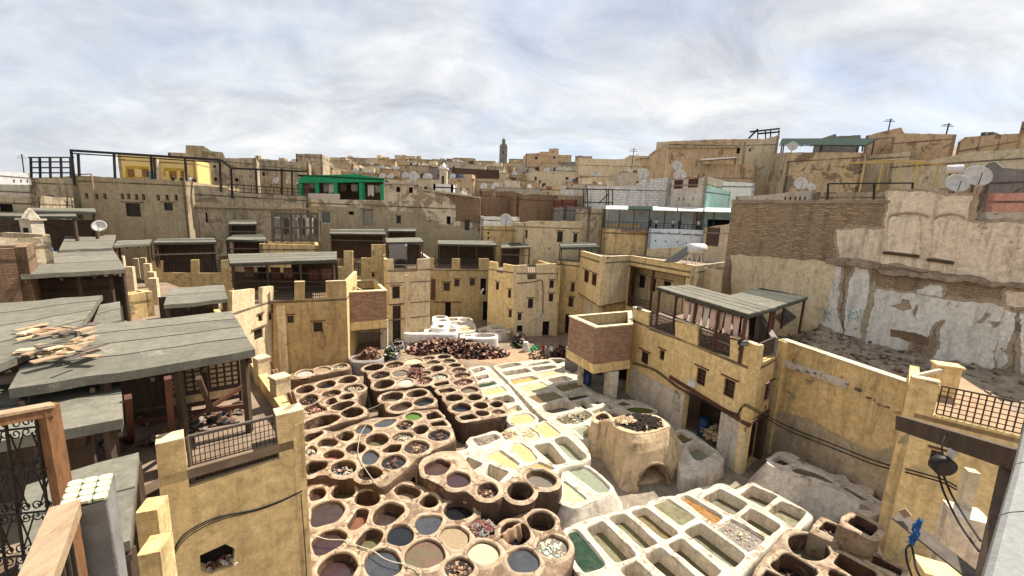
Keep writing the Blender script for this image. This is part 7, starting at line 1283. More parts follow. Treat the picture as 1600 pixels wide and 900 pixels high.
can_px2('awning', 'thin dark awning on poles above the orange terrace house', ((1093, 251), (1150, 247), (1152, 245), (1096, 248)), (70, 69, 72, 73), nstrip=2, thick=.1, deck=D(1120, 258, 70).z, post_w=.08, mats=('wood_dark',), cat='awning')
mn, F = front_house('cream_mansion', 'big cream cubic mansion on the right skyline', 'building', (1043, 221, 1110, 218, 1175, 217, 1215, 218), 86, 84, 16, 'orange_tan', [(('px', 1154, 235, 6, 10), 'void')], zb=12)
F3 = faceY(1026, 221, 1043, 221, 96, 86); add_wall(mn, F3, F3.poly(1026, 222, 1043, 221) + [(F3.len, 12), (0, 12)], 'cream_wall')
mb = MB(); mb.bar(F.pt(0, F.uv(1045, 230)[1], .15), F.pt(F.len, F.uv(1170, 229)[1], .15), .4, .35); mb.build('string_course', M['worn_tan'], mn)
ct_, F = front_house('cream_tower', 'cream roof tower with one small window right of the mansion', 'building', (1163, 222, 1184, 220, 1218, 211), 76, 74, 5, 'cream_wall', [(('px', 1172, 211 + 23, 3, 5), 'void')], zb=14)
tf = thing('rooftop_frame', 'thin grey metal frame on top of the cream tower', 'frame', D(1200, 214, 75))
for x in (1184, 1196, 1204, 1217): mb = MB(); mb.bar(D(x, 203, 75), D(x, 217, 75), .14); mb.build('post', M['roof_green'], tf)
for x0, y0, x1, y1 in ((1172, 206, 1218, 201), (1184, 209, 1218, 206), (1170, 216, 1184, 202)): mb = MB(); bar_px(mb, x0, y0, 75, x1, y1, 75, .25); mb.build('rail', M['roof_green'], tf)
bh2, F = front_house('brown_house', 'large windowless brown brick house at the right, dish on its roof', 'building', (1232, 238, 1300, 238, 1352, 239), 64, 58, 12, 'adobe', zb=8); F3 = faceY(1194, 262, 1232, 238, 74, 64); add_wall(bh2, F3, F3.poly(1206, 240, 1232, 238) + [(F3.len, 8), (F3.uv(1206, 240)[0], 8)], 'worn_tan', [(('px', 1221, 268, 3, 5), 'void')])
can_px2('green_roof', 'long dark green corrugated roof on the right skyline', ((1218, 226), (1352, 227), (1372, 216), (1222, 217)), (66, 62, 68, 72), nstrip=6, thick=.12, deck=D(1290, 238, 64).z, mats=('roof_green',), along=False, cat='roof')
front_house('dark_shed', 'low dark rooftop shed left of the sloping cream houses', 'shed', (1284, 216, 1306, 209, 1307, 213, 1345, 211, 1345, 216), 74, 72, 4, 'grey_wall', zb=18)
front_house('cream_house', 'cream house under the green roof end at the right', 'building', (1352, 243, 1388, 240, 1430, 236), 66, 62, 8, 'cream_wall', zb=8)
front_house('brown_house', 'blocky brown top storey on the right skyline', 'building', (1353, 212, 1408, 199, 1412, 207), 72, 68, 8, 'orange_tan', zb=14)
front_house('brown_house', 'long orange brown top storey on the right skyline', 'building', (1394, 214, 1412, 208, 1495, 210), 66, 61, 8, 'orange_tan', zb=10)
front_house('cream_wall', 'broad cream wall rising towards the right edge of the skyline', 'wall', (1392, 250, 1456, 250, 1520, 237, 1600, 232, 1660, 228), 58, 46, 6, 'cream_wall', zb=8)
front_house('brown_house', 'brown ridged house at the upper right edge', 'building', (1497, 222, 1508, 214, 1600, 208, 1660, 200), 60, 48, 8, 'orange_tan', zb=14)
front_house('dark_shed', 'small dark shed on the ridge at the upper right', 'shed', (1533, 207, 1552, 206), 57, 56, 3, 'grey_wall', zb=18)
front_house('brown_house', 'tall narrow brown gable at the very right edge of the skyline', 'building', (1597, 190, 1660, 184), 50, 47, 5, 'orange_tan', zb=14)
front_house('grey_house', 'dark grey weathered wall with arched hump at the right', 'building', (1502, 280, 1512, 268, 1536, 262, 1546, 254, 1556, 253, 1566, 262, 1600, 265, 1660, 266), 44, 38, 4, 'grey_wall', zb=8)
front_house('pink_wall', 'salmon pink wall above a pale grey parapet at the right edge', 'wall', (1545, 302, 1600, 301, 1660, 303), 36, 33, 3, 'pink_wall', zb=10)
front_house('white_wall', 'pale pinkish parapet with dark railing below the salmon wall', 'wall', (1530, 332, 1600, 331, 1660, 333), 33, 30.5, 2, 'whitewash', zb=10)
front_house('worn_wall', 'long stained wall behind the ruin with dark rail on top', 'wall', (1276, 300, 1400, 300, 1545, 288), 50, 42, 4, 'worn_tan', zb=8)
front_house('white_wall', 'pale low parapet with tiny slots below the brown brick house', 'wall', (1150, 307, 1200, 304, 1276, 296), 55, 51, 3, 'whitewash', [(('px', x, 310, 2.5, 5), 'void') for x in (1227, 1235, 1243, 1250, 1258)], zb=8)
pr = thing('roof_railing', 'black rail on posts along the wall behind the ruin', 'railing', D(1300, 300, 47)); mb = MB(); bar_px(mb, 1294, 287, 47, 1428, 286, 44, .14); mb.build('rail', M['iron'], pr)
for x in (1294, 1366, 1426): mb = MB(); mb.bar(D(x, 287, 46), D(x - 1, 312, 46), .14); mb.build('post', M['iron'], pr)
yp = thing('yellow_pergola', 'yellow pipe pergola frame on the roofs at the right', 'pergola', D(1400, 290, 52)); fr4 = [D(1322, 255, 55), D(1434, 252, 47), D(1490, 260, 50), D(1388, 250, 60)]
for i in range(4): mb = MB(); mb.bar(fr4[i], fr4[(i + 1) % 4], .12); mb.build('top_rail', M['yellow_pipe'], yp)
for i in range(1, 10): mb = MB(); mb.bar(fr4[0].lerp(fr4[1], i / 10), fr4[3].lerp(fr4[2], i / 10), .06); mb.build('cross_rail', M['yellow_pipe'], yp)
for s in (0, .3, .55, .8, 1):
    for (a, b) in ((0, 1), (3, 2)): p = fr4[a].lerp(fr4[b], s); mb = MB(); mb.bar(p, p - Vector((0, 0, 3.4)), .1); mb.build('post', M['yellow_pipe'], yp)
tk_ = thing('water_tank', 'pale cylindrical water tank beside the yellow pergola', 'tank', D(1490, 264, 46)); mb = MB(); a, b = D(1478, 265, 46), D(1506, 264, 45); mb.tube([a, a.lerp(b, .05), a.lerp(b, .95), b], [.25, .45, .45, .25], 12); mb.build('drum', M['white_metal'], tk_, True); mb = MB(); mb.bar(a.lerp(b, .3), a.lerp(b, .3) - Vector((0, 0, 1)), .1); mb.build('leg', M['iron'], tk_); mb = MB(); mb.bar(a.lerp(b, .7), a.lerp(b, .7) - Vector((0, 0, 1)), .1); mb.build('leg', M['iron'], tk_)
dish(1493, 288, 40, .95, 'left one of the two big grey dishes above the ruin', (-.35, -1, .45)); dish(1524, 277, 40, 1.1, 'right one of the two big grey dishes above the ruin', (-.35, -1, .45)); dish(1250, 288, 54, .85, 'white dish on the pale low parapet below the brown house', (-.2, -1, .3)); dish(1267, 293, 53, .5, 'small dish right of the white dish on the pale parapet', (-.1, -1, .3)); dish(1238, 229, 64, .7, 'dish on top of the big brown brick house', (-.4, -1, .2)); dish(1062, 275, 62, .9, 'grey dish on the roof of the pinkish house', (-.2, -1, .3)); dish(1057, 260, 72, .9, 'pale dish against the foot of the cream mansion', (.1, -1, .3)); dish(1005, 272, 76, 1.0, 'dish standing above the whitewashed block wall', (-.2, -1, .3)); dish(646, 276, 78, .9, 'grey dish above the pale coping of the patchy wall', (.3, -1, .3))
ch = thing('roof_tower', 'white capped stair tower with one window above the patchy wall', 'roof tower', D(693, 292, 74)); c = D(693, 286, 75); mb = MB(); mb.box((c.x, c.y, c.z - 3), 1.3, 1.3, 5.4); mb.build('shaft', M['cream_wall'], ch); mb = MB(); mb.box((c.x, c.y, c.z + 2.41), 1.6, 1.6, .3); mb.lathe((c.x, c.y, c.z + 2.71), [(.5, 0), (.4, .4), (.08, .9)], 10); mb.build('cap', M['whitewash_clean'], ch); mb = MB(); mb.box((c.x, c.y - .66, c.z - .2), .45, .05, 1.4); mb.build('window', M['pane_dark'], ch)
front_house('white_wall', 'low white roof parapet beneath the white capped stair tower', 'wall', (677, 287, 708, 288), 73, 73, 3, 'whitewash_clean', zb=10)
# minaret
mt_c = D(786.5, 240, 250); sc = 250 / 62; mi = thing('minaret', 'tall dark square minaret with small lantern standing on the skyline', 'minaret', (mt_c.x, mt_c.y, mt_c.z - 6)); u1 = 4.6
mb = MB(); mb.box((mt_c.x, mt_c.y, mt_c.z - 10), u1, u1, 14.2); mb.build('shaft', M['grey_wall'], mi)
for k in range(4): mb = MB(); mb.box((mt_c.x - 1.5 + k, mt_c.y, mt_c.z + 4.2), .7, u1 * 1.02, .9); mb.build('merlon', M['grey_wall'], mi)
mb = MB(); mb.box((mt_c.x, mt_c.y, mt_c.z + 4.21), 2.1, 2.1, 3.4); mb.build('lantern', M['grey_wall'], mi); mb = MB(); mb.lathe((mt_c.x, mt_c.y, mt_c.z + 7.62), [(1.1, 0), (1.0, .5), (.5, 1.0), (.12, 1.4), (.1, 3.2)], 12); mb.build('dome', M['grey_wall'], mi, True)
mb = MB(); mb.box((mt_c.x, mt_c.y - u1 / 2 - .02, mt_c.z - .5), .7, .2, 1.6); mb.build('window', M['void'], mi)
# far houses over the hillside
random.seed(33)
HM = [('cream', 'cream_wall'), ('tan', 'tan_wall'), ('stained', 'worn_tan'), ('orange', 'orange_tan'), ('brown', 'adobe'), ('grey', 'grey_wall'), ('white', 'whitewash'), ('ochre', 'ochre_pale')]
WT = [3, 3.5, 5.5, 3, 4, 1.4, 2, 1.6]
def far_house(x, y, w_, d_, h, cname, mat, az, band, win):
    z0 = hillz(x, y) - 2; ca, sa = math.cos(az), math.sin(az); ft = [(x + ca * a - sa * b, y + sa * a + ca * b) for a, b in ((-w_ / 2, -d_ / 2), (w_ / 2, -d_ / 2), (w_ / 2, d_ / 2), (-w_ / 2, d_ / 2))]
    t = thing('far_house', '', 'house', (x, y, z0), 'flat roofed houses over the hillside'); z1 = z0 + h + 2
    mb = MB(); mb.prism(ft, z0, z1 - .6); 
    for i in range(4):
        F = Face(ft[i], ft[(i + 1) % 4]); slab(mb, F, [(0, z1 - .6), (0, z1), (F.len, z1), (F.len, z1 - .6)], (), .35, 0, .12)
    mb.build('wall', M[mat], t)
    F = Face(ft[0], ft[1])
    for _ in range(win):
        u = random.uniform(.15, .8) * F.len; z = z1 - random.uniform(1.5, max(1.6, h - 2)); ww, hh = random.uniform(.5, 1.0), random.uniform(.7, 1.3); mb = MB(); q = [(u, z - hh), (u + ww, z - hh), (u + ww, z), (u, z)]
        mb.hexa([F.pt(q[0][0], q[0][1], .05), F.pt(q[1][0], q[1][1], .05), F.pt(q[1][0], q[1][1], -.1), F.pt(q[0][0], q[0][1], -.1)], [F.pt(q[3][0], q[3][1], .05), F.pt(q[2][0], q[2][1], .05), F.pt(q[2][0], q[2][1], -.1), F.pt(q[3][0], q[3][1], -.1)]); mb.build('window', M['pane_dark'], t)
    cm = random.choice(['rubble', 'wood_dark', 'whitewash', mat, 'worn_tan'])
    for i in range(2):
        F = Face(ft[i], ft[i + 1]); mb = MB(); mb.bar(F.pt(-.1, z1 + .07, -.15), F.pt(F.len + .1, z1 + .07, -.15), .5, .16); mb.build('coping', M[cm], t)
    for _ in range(random.randint(0, 2) if y < 180 else 0):
        a, b = random.uniform(-.35, .35) * w_, random.uniform(-.4, .1) * d_; q_ = random.choice([('water_tank', 'whitewash_clean', .9, .9, 1.0), ('roof_box', 'cloth_blue', .8, .8, 1.3), ('laundry_sheet', 'cloth_white', 2.2, .08, 1.2), ('laundry_sheet', 'hide_red', 1.6, .08, 1.1), ('roof_hutch', 'wood_dark', 1.8, 1.4, 1.5), ('roof_hutch', 'rust', 1.6, 1.6, 1.2)]); mb = MB(); mb.box((x + a, y + b, z1 - .62), q_[2], q_[3], q_[4] + .62, az); mb.build(q_[0], M[q_[1]], t)
    r = random.random()
    if r < .45:
        a, b = random.uniform(-.2, .2) * w_, random.uniform(-.1, .2) * d_; mb = MB(); mb.box((x + a, y + b, z1 - .62), random.uniform(2, 3.5), random.uniform(2, 3), random.uniform(1.8, 2.8), az); mb.build('stair_head', M[random.choice([mat, 'worn_tan', 'cream_wall'])], t)
    elif r < .6:
        mb = MB(); F = Face(ft[0], ft[1]); slab(mb, F, [(F.len * .1, z1 - .4), (F.len * .9, z1 - .4), (F.len * .9, z1 + .5), (F.len * .1, z1 + .5)], (), .15, -1.5); mb.build('roof_screen', M[random.choice(['wood_dark', 'cloth_white', 'hide_red', 'cloth_blue', 'rust'])], t)
    t['_'] = 0; del t['_']; return dict(t=t, px=px_of((x, y, z1))[0], cname=cname, band=band, z1=z1, x=x, y=y, ft=ft, h=h)
FH = []; bands = [(84, 'lowest row'), (97, 'second row up'), (113, 'third row up'), (133, 'fourth row up'), (158, 'fifth row up'), (188, 'sixth row up'), (222, 'row below the skyline'), (262, 'skyline row')]
for y0, band in bands:
    xl = G(230 if y0 > 100 else 250, 300, 30); x = -y0 * (.92 if y0 > 90 else .80); xr = y0 * (.40 if y0 < 180 else .46)
    while x < xr:
        w_ = random.uniform(5, 9.4) * (1 + y0 / 650); cn, m_ = random.choices(HM, WT)[0]; y = y0 + random.uniform(-5, 5) * (1 + y0 / 200); h = random.uniform(4.0, 7.4) * (1 + y0 / 800)
        if band == 'skyline row': h = random.choice([3.5, 4.5, 5, 6, 8.5])
        if abs(px_of((x + w_ / 2, y, 50))[0] - 786) < 14 and y0 > 200: h = 3.5
        FH.append(far_house(x + w_ / 2, y, w_, random.uniform(7, 11), h, cn, m_, random.uniform(-.25, .25), band, random.randint(2, 6) if y0 < 200 else random.randint(1, 3))); x += w_ * random.uniform(.92, 1.12)
key = {}
for r in FH: key.setdefault((r['band'], r['cname']), []).append(r)
def nth(i): return (ords + ['eleventh', 'twelfth'] + [a + 'teenth' for a in 'thir four fif six seven eigh nine'.split()] + ['twentieth'] + [b + '-' + a for b in ('twenty', 'thirty', 'forty') for a in 'first second third fourth fifth sixth seventh eighth ninth'.split()])[i]
for (band, cn), rs in key.items():
    rs.sort(key=lambda r: r['px'])
    for i, r in enumerate(rs): r['t']['label'] = f"{cn} house in the {band} of the hillside" + (f", {nth(i)} {cn} from left" if len(rs) > 1 else '')
# dishes, aerials on far roofs
random.seed(12); k = 0; dd = []
for r in FH:
    if r['y'] < 170 and random.random() < .75:
        for _ in range(random.randint(1, 3)):
            i, j = random.uniform(.1, .9), random.uniform(.02, .3); p = Vector(r['ft'][0]).lerp(Vector(r['ft'][1]), i).lerp(Vector(r['ft'][3]).lerp(Vector(r['ft'][2]), i), j); dd.append((p.x, p.y, r['z1'] + .55, random.uniform(.55, .9), r))
dd = dd[:110]; proto = {}; dd.sort(key=lambda q: px_of(q[:3])[0]); dk_ = {}
for q in dd: dk_.setdefault(q[4]['band'], []).append(q)
for (x, y, z, rr, r) in dd:
    px, py = px_of((x, y, z)); i_ = next(i for i, q in enumerate(dk_[r['band']]) if q[:3] == (x, y, z)); lab = 'pale satellite dish over the ' + r['band'] + ' of hillside houses, ' + nth(i_) + ' from left'
    if not proto: proto['d'] = dish(px, py, y, .8, lab, (-.25, -1, .4)); continue
    c_ = copy_thing(proto['d'], (x, y, z - 1.2), lab)
AE = []
for i in range(12):
    r = random.choice([q for q in FH if q['y'] > 100]); p = Vector((r['x'] + random.uniform(-2, 2), r['y'], r['z1'])); h = random.uniform(1.6, 3.0); mb = MB(); mb.bar(p - Vector((0, 0, .7)), p + Vector((0, 0, h)), .12)
    for q in (.75, .88, .98): mb.bar(p + Vector((-.9 * q, 0, h * q)), p + Vector((.9 * q, 0, h * q)), .07)
    AE.append((px_of(p)[0], tag(mb.build('roof_aerial', M['iron'], None, origin=p), None, 'aerial', 'aerials on the skyline')))
AE.sort(key=lambda q: q[0])
for i, q in enumerate(AE): q[1]['label'] = f'thin aerial mast over the far hillside roofs, {nth(i)} from left'
for px, py, y, h, lab in ((988, 250, 90, 2.6, 'tall aerial mast left of the cream mansion'), (1388, 200, 70, 1.5, 'aerial mast on the blocky brown top storey'), (1478, 208, 62, 1.4, 'leaning aerial mast on the long orange brown storey'), (36, 262, 80, 2.6, 'lone thin aerial mast at the far left')):
    p = D(px, py, y); mb = MB(); mb.bar(p - Vector((0, 0, 2)), p + Vector((.15, 0, h)), .12); mb.bar(p + Vector((-.9, 0, h * .7)), p + Vector((.9, 0, h * .7)), .08); mb.bar(p + Vector((-.6, 0, h * .85)), p + Vector((.6, 0, h * .85)), .08); tag(mb.build('roof_aerial', M['iron'], None, origin=p), lab, 'aerial', 'aerials on the skyline')
# named skyline lumps
front_house('brown_house', 'square brown rooftop turret with broken railing on the left skyline', 'building', (462, 240, 503, 241), 96, 97, 7, 'worn_tan', zb=16)
front_house('stained_house', 'stained house with raised corner block on the left skyline', 'building', (262, 238, 290, 239, 290, 227, 318, 228, 330, 236, 348, 238, 352, 247, 400, 247), 68, 74, 8, 'worn_tan', [(('px', 335, 260, 4, 4), 'void'), (('px', 337, 280, 4, 5), 'void'), (('px', 370, 281, 5, 5), 'void')], zb=10)
front_house('brown_house', 'stepped ochre brown houses right of the minaret', 'building', (822, 240, 843, 239, 843, 237, 858, 237, 858, 232, 873, 232, 873, 242, 893, 242), 190, 192, 12, 'orange_tan', [(('px', 838, 247, 4, 4), 'void'), (('px', 866, 246, 4, 4), 'void')], zb=40)
front_house('cream_house', 'long low cream house on the skyline left of the mansion', 'building', (903, 247, 960, 249, 985, 248, 1006, 258), 150, 148, 10, 'cream_wall', zb=30)
front_house('blue_house', 'small blue painted roof box among the brown hillside roofs', 'building', (652, 257, 672, 258), 150, 151, 8, 'blue_wall', zb=26)
ds_, F = front_house('dark_shed', 'long open dark roofed shed in the middle of the hillside', 'shed', (707, 262, 780, 266), 104, 106, 8, 'wood_dark', zb=16)
front_house('ochre_wall', 'ochre parapet in front of the long dark shed', 'wall', (700, 278, 800, 280), 98, 99, 2, 'tan_wall', zb=12)
# ---------------------------------------------------------------- people
def person(label, foot, h, shirt, legs, face=-1.57, sit=False, group=None, arm=0):
    """standing or seated figure grown over a skeleton"""
    t = thing('person', label, 'person', foot, group); k = h / 1.72; fx, fy = math.cos(face), math.sin(face); sx, sy = -fy, fx; b = Vector(foot)
    def W(s, f, z): return b + Vector((sx * s + fx * f, sy * s + fy * f, z)) * k
    hip = .55 if sit else .92
    V = [(0, 0, hip, .13), (0, .0, hip + .25, .125), (0, .0, hip + .48, .15), (0, 0.01, hip + .58, .055), (0, .03, hip + .68, .095), (0, .02, hip + .78, .085)]
    E_ = [(0, 1), (1, 2), (2, 3), (3, 4), (4, 5)]
    for s in (-1, 1):
        o = len(V)
        if sit: V += [(.1 * s, .05, hip - .02, .095), (.12 * s, .42, hip, .075), (.12 * s, .45, hip - .42, .05), (.12 * s, .55, hip - .46, .04)]
        else: V += [(.1 * s, 0, hip - .1, .1), (.11 * s, .03 * s, .48, .07), (.11 * s, -.05 * s, .08, .05), (.11 * s, .1 - .05 * s, .04, .042)]
        E_ += [(0, o), (o, o + 1), (o + 1, o + 2), (o + 2, o + 3)]
        o = len(V); V += [(.19 * s, 0, hip + .47, .06), (.25 * s, .02 + .1 * arm, hip + .2, .048), (.24 * s, .16 + .15 * arm, hip + .02 + .1 * arm, .036), (.23 * s, .24 + .17 * arm, hip - .02 + .12 * arm, .04)]; E_ += [(2, o), (o, o + 1), (o + 1, o + 2), (o + 2, o + 3)]
    me = bpy.data.meshes.new('body'); me.from_pydata([W(*v[:3]) - b for v in V], E_, []); o = bpy.data.objects.new('body', me); COL.objects.link(o); o.parent = t
    m = o.modifiers.new('skin', 'SKIN'); 
    for i, v in enumerate(V): me.skin_vertices[0].data[i].radius = (v[3] * k, v[3] * k)
    me.skin_vertices[0].data[0].use_root = True; o.modifiers.new('sub', 'SUBSURF').levels = 1; o.modifiers['sub'].render_levels = 1
    d_ = bpy.context.evaluated_depsgraph_get(); me2 = bpy.data.meshes.new_from_object(o.evaluated_get(d_)); o.modifiers.clear(); o.data = me2
    for m_ in (shirt, legs, 'skin'): me2.materials.append(M[m_])
    for p in me2.polygons:
        c_ = p.center; z = c_.z / k; side = abs(c_.x * sx + c_.y * sy) / k; p.use_smooth = True
        p.material_index = 2 if z > hip + .56 else (1 if z < hip + .02 and side < .2 or z < hip - .1 else (2 if side > .2 and z < hip + .16 else 0))
    mb = MB(); mb.lathe(W(0, .01, hip + .70), [(.085 * k, 0), (.1 * k, .06 * k), (.085 * k, .13 * k), (.03 * k, .17 * k)], 10); mb.build('hair', M['hair'], t, True); return t
p = G(848, 560); person('person in a dark red top standing with back turned near the tower house', (p.x, p.y, 0), 1.72, 'shirt_red', 'trousers', 1.4)
p = G(861, 561); person('person in a white shirt bending slightly beside the white barrel', (p.x, p.y, 0), 1.7, 'shirt_white', 'trousers', -2.4, arm=1)
for i, (t_, sh_, lab) in enumerate(((.30, 'shirt_dark', 'leftmost of the visitors sitting on the blue terrace, in dark clothes'), (.37, 'shirt_white', 'visitor in white sitting second from left on the blue terrace'), (.56, 'shirt_white', 'visitor in white in the middle of the blue terrace'), (.63, 'shirt_dark', 'visitor in dark top right of the middle on the blue terrace'), (.83, 'shirt_white', 'rightmost visitor on the blue terrace, in white with dark lap'))):
    q = Fr.A.lerp(Fr.B, t_ * .72 + .14 + .05); person(lab, (q.x, q.y + .9, zr - .28), 1.72, sh_, 'shirt_dark', -1.4, False)
for i, (px, py, sh_, lab) in enumerate(((263, 281, 'shirt_dark', 'person in black with face to the murals on the upper left terrace'), (277, 282, 'shirt_dark', 'second dark dressed person before the murals on the upper left terrace'), (289, 282, 'shirt_white', 'person in a pale shirt leaning at the terrace edge by the murals'), (297, 284, 'shirt_dark', 'person in dark coat at the corner of the upper left terrace'))):
    q = D(px, py, 56.6 + i * .3); person(lab, (q.x, q.y + .8, q.z - 1.0), 1.72, sh_, 'trousers', -1.2)
# ---------------------------------------------------------------- court clutter
mb = MB(); mb.add([G(x, y, .008) for x, y in ((622, 552), (680, 560), (740, 563), (790, 571), (840, 566), (880, 560), (830, 548), (760, 545), (640, 545))][::-1], [tuple(range(9))]); tag(mb.build('sandy_path', M['earth']), kind='structure')
def heap(name, label, px, z0, hgt, n, size, mats, cat='hides'):
    lp = smooth_loop([G(a, b, z0) for a, b in px], 48, .8); c = sum(lp, Vector((0, 0))) / 48; mb = MB(); vs = []; rows = 7
    for j in range(rows):
        s = j / (rows - 1)
        for q in lp: v = c + (q - c) * (1 - s); z = z0 + hgt * math.sin(s * math.pi / 2) ** .8 * (.85 + .3 * noise.noise(Vector((v.x * .7, v.y * .7, 2)))); vs.append((v.x, v.y, z - .06))
    mb.mi = len(mats) - 1; mb.add(vs, [(j * 48 + i, j * 48 + (i + 1) % 48, (j + 1) * 48 + (i + 1) % 48, (j + 1) * 48 + i) for j in range(rows - 1) for i in range(48)])
    for k in range(n):
        i = random.randrange(48); s = 1 - math.sqrt(random.random()); v = c + (lp[i] - c) * (1 - s); z = z0 + hgt * math.sin(s * math.pi / 2) ** .8 * (.85 + .3 * noise.noise(Vector((v.x * .7, v.y * .7, 2)))) + random.uniform(-.05, .12)
        add_scrap(mb, Vector((v.x, v.y, z)), size * random.uniform(.5, 1.3), .8, len(mats))
    return tag(mb.build(name, [M[m_] for m_ in mats], None, True, origin=(c.x, c.y, z0)), label, cat, None, 'thing')
random.seed(4)
heap('hide_heap', 'long heap of folded brown and pink hides in front of the curved white vats', ((632, 552), (640, 538), (680, 535), (720, 540), (760, 543), (788, 550), (796, 558), (760, 561), (710, 560), (660, 556)), 0, 1.25, 3000, .36, ('hide_brown', 'hide_black', 'hide_brown', 'hide_red', 'hide_black', 'hide_tan', 'hide_black', 'hide_pink', 'hide_black'))
FR['P'] = (0, 0, 1.0); _k = len(VATS)
cluster('v1', 'low round masonry vat below the left brick box', 'P', 1.2, (545, 556, 572, 552, 597, 554, 600, 560, 590, 566, 548, 567), 'grey_wall', [('p', (551, 557, 573, 554, 594, 556, 594, 560, 586, 563, 553, 563), .2, 'hides')], 'the low round vat under the left brick box')
VV = VATS; VATS = VV[_k:]; finish_vats(); VATS = VV
heap('hide_heap', 'mound of reddish brown hides in the vat under the left brick box', ((562, 558), (575, 554), (592, 556), (592, 562), (570, 563)), 1.1, .9, 300, .3, ('hide_red', 'hide_brown', 'hide_brown', 'hide_tan'))
heap('bundle_heap', 'jumble of dark sacks and pale bundles right of the left brick box', ((602, 567), (606, 552), (618, 550), (623, 558), (622, 568), (610, 571)), 0, 1.3, 160, .4, ('shirt_dark', 'cloth_grey', 'dry_leaf', 'cloth_white', 'shirt_dark'), 'bundles')
heap('bundle_heap', 'small heap of sacks by the door of the narrow ochre house', ((612, 545), (618, 538), (630, 538), (632, 545), (622, 549)), 0, .9, 90, .35, ('cloth_grey', 'hide_brown', 'cloth_white', 'shirt_dark'), 'bundles')
heap('bundle_heap', 'dark pile of scraps leaning on the tower house wall', ((803, 540), (808, 528), (818, 530), (820, 541), (810, 546)), 0, 1.6, 150, .35, ('shirt_dark', 'dry_leaf', 'hide_brown', 'hide_black'), 'bundles')
heap('hide_heap', 'orange brown hides spread out behind the white barrels', ((824, 556), (838, 548), (858, 550), (864, 560), (840, 566)), 0, .35, 160, .35, ('hide_tan', 'hide_brown', 'hide_tan'))
heap('hide_heap', 'dark red row of folded hides beside the large brick box', ((863, 556), (872, 546), (889, 548), (889, 560), (872, 562)), 0, .8, 240, .35, ('hide_red', 'hide_brown', 'hide_black'))
heap('cloth_heap', 'bright green cloth bundle between the two white barrels', ((826, 549), (832, 544), (842, 545), (840, 551)), 0, .6, 50, .25, ('green_paint', 'leaf', 'green_paint'), 'cloth')
heap('bundle_heap', 'brown sacks on top of the square bin in the far court corner', ((769, 491), (776, 488), (785, 490), (784, 494), (774, 495)), 1.9, .6, 50, .35, ('hide_brown', 'hide_black', 'cloth_grey'), 'bundles')
def barrel(px, py, label, mat, h=.95, r=.3, z=0.0):
    p = G(px, py, z); t = thing('barrel', label, 'barrel', p, 'plastic barrels in the court'); mb = MB(); mb.lathe(p, [(r * .9, 0), (r, .05), (r * 1.04, h * .3), (r, h * .33), (r * 1.04, h * .66), (r, h * .7), (r * .92, h * .95), (r * .8, h)], 14); mb.build('drum', M[mat], t, True); mb = MB(); mb.lathe(p + Vector((0, 0, h)), [(r * .84, 0), (r * .84, .04), (r * .5, .05)], 14); mb.build('lid', M[mat], t)
barrel(821, 549, 'white barrel left of the green cloth bundle', 'plastic_white', 1.1, .36); barrel(849, 556, 'white barrel in front of the person in dark red', 'plastic_white', 1.05, .34); barrel(917, 601, 'blue barrel standing in the dark under the large brick box', 'plastic_blue', 1.15, .36, .9)
Fq_ = Face(Ia, Ib); q1_ = Fq_.pt(uu0 + .8, 0, -1.3); q2_ = Fq_.pt(uu0 + 2.0, 0, -1.5)
def barrel_at(p, label, mat, h=.95, r=.3):
    t = thing('barrel', label, 'barrel', p, 'plastic barrels in the court'); mb = MB(); mb.lathe(p, [(r * .9, 0), (r, .05), (r * 1.04, h * .3), (r, h * .33), (r * 1.04, h * .66), (r, h * .7), (r * .92, h * .95), (r * .8, h)], 14); mb.build('drum', M[mat], t, True); mb = MB(); mb.lathe(p + Vector((0, 0, h)), [(r * .84, 0), (r * .84, .04), (r * .5, .05)], 14); mb.build('lid', M[mat], t)
barrel_at(q1_, 'blue barrel inside the dark ground floor opening of the right workshop', 'plastic_blue', 1.35, .4)
lp_ = [Vector((q2_.x + .9 * math.cos(a), q2_.y + .6 * math.sin(a))) for a in [k * .45 for k in range(14)]]; mb = MB(); scrap_heap(mb, lp_, .7, 120, .45, .7, 2); tag(mb.build('hide_heap', [M['hide_tan'], M['hide_cream']], None, True, origin=(q2_.x, q2_.y, .6)), 'pale hides heaped inside the dark ground floor opening of the right workshop', 'hides', kind='thing')
mb = MB(); p = G(777, 512); mb.box((p.x, p.y, 0), 1.7, 1.5, 1.9, .1); tag(mb.build('storage_bin', M['worn_tan'], None, origin=p), 'square plastered bin in the shaded far corner of the court', 'bin')
mb = MB(); q = [G(x, y, 0) for x, y in ((898, 600), (905, 590), (985, 600), (985, 640))]; 
# dark wall put in as the darkness under the large brick box
Fd = Face(xy(G(905, 585, .6)), xy(G(985, 600, .6))); bx2 = thing('back_wall', 'added dark wall standing for the darkness beneath the large brick box', 'wall', (Fd.A.x, Fd.A.y, 0)); add_wall(bx2, Fd, [(-1.5, 0), (-1.5, 3.1), (Fd.len + 1, 3.1), (Fd.len + 1, 0)], 'grey_wall', [((.3, .8, Fd.len * .45, 3.0), 'void'), ((Fd.len * .55, .8, Fd.len * .95, 3.0), 'void')])
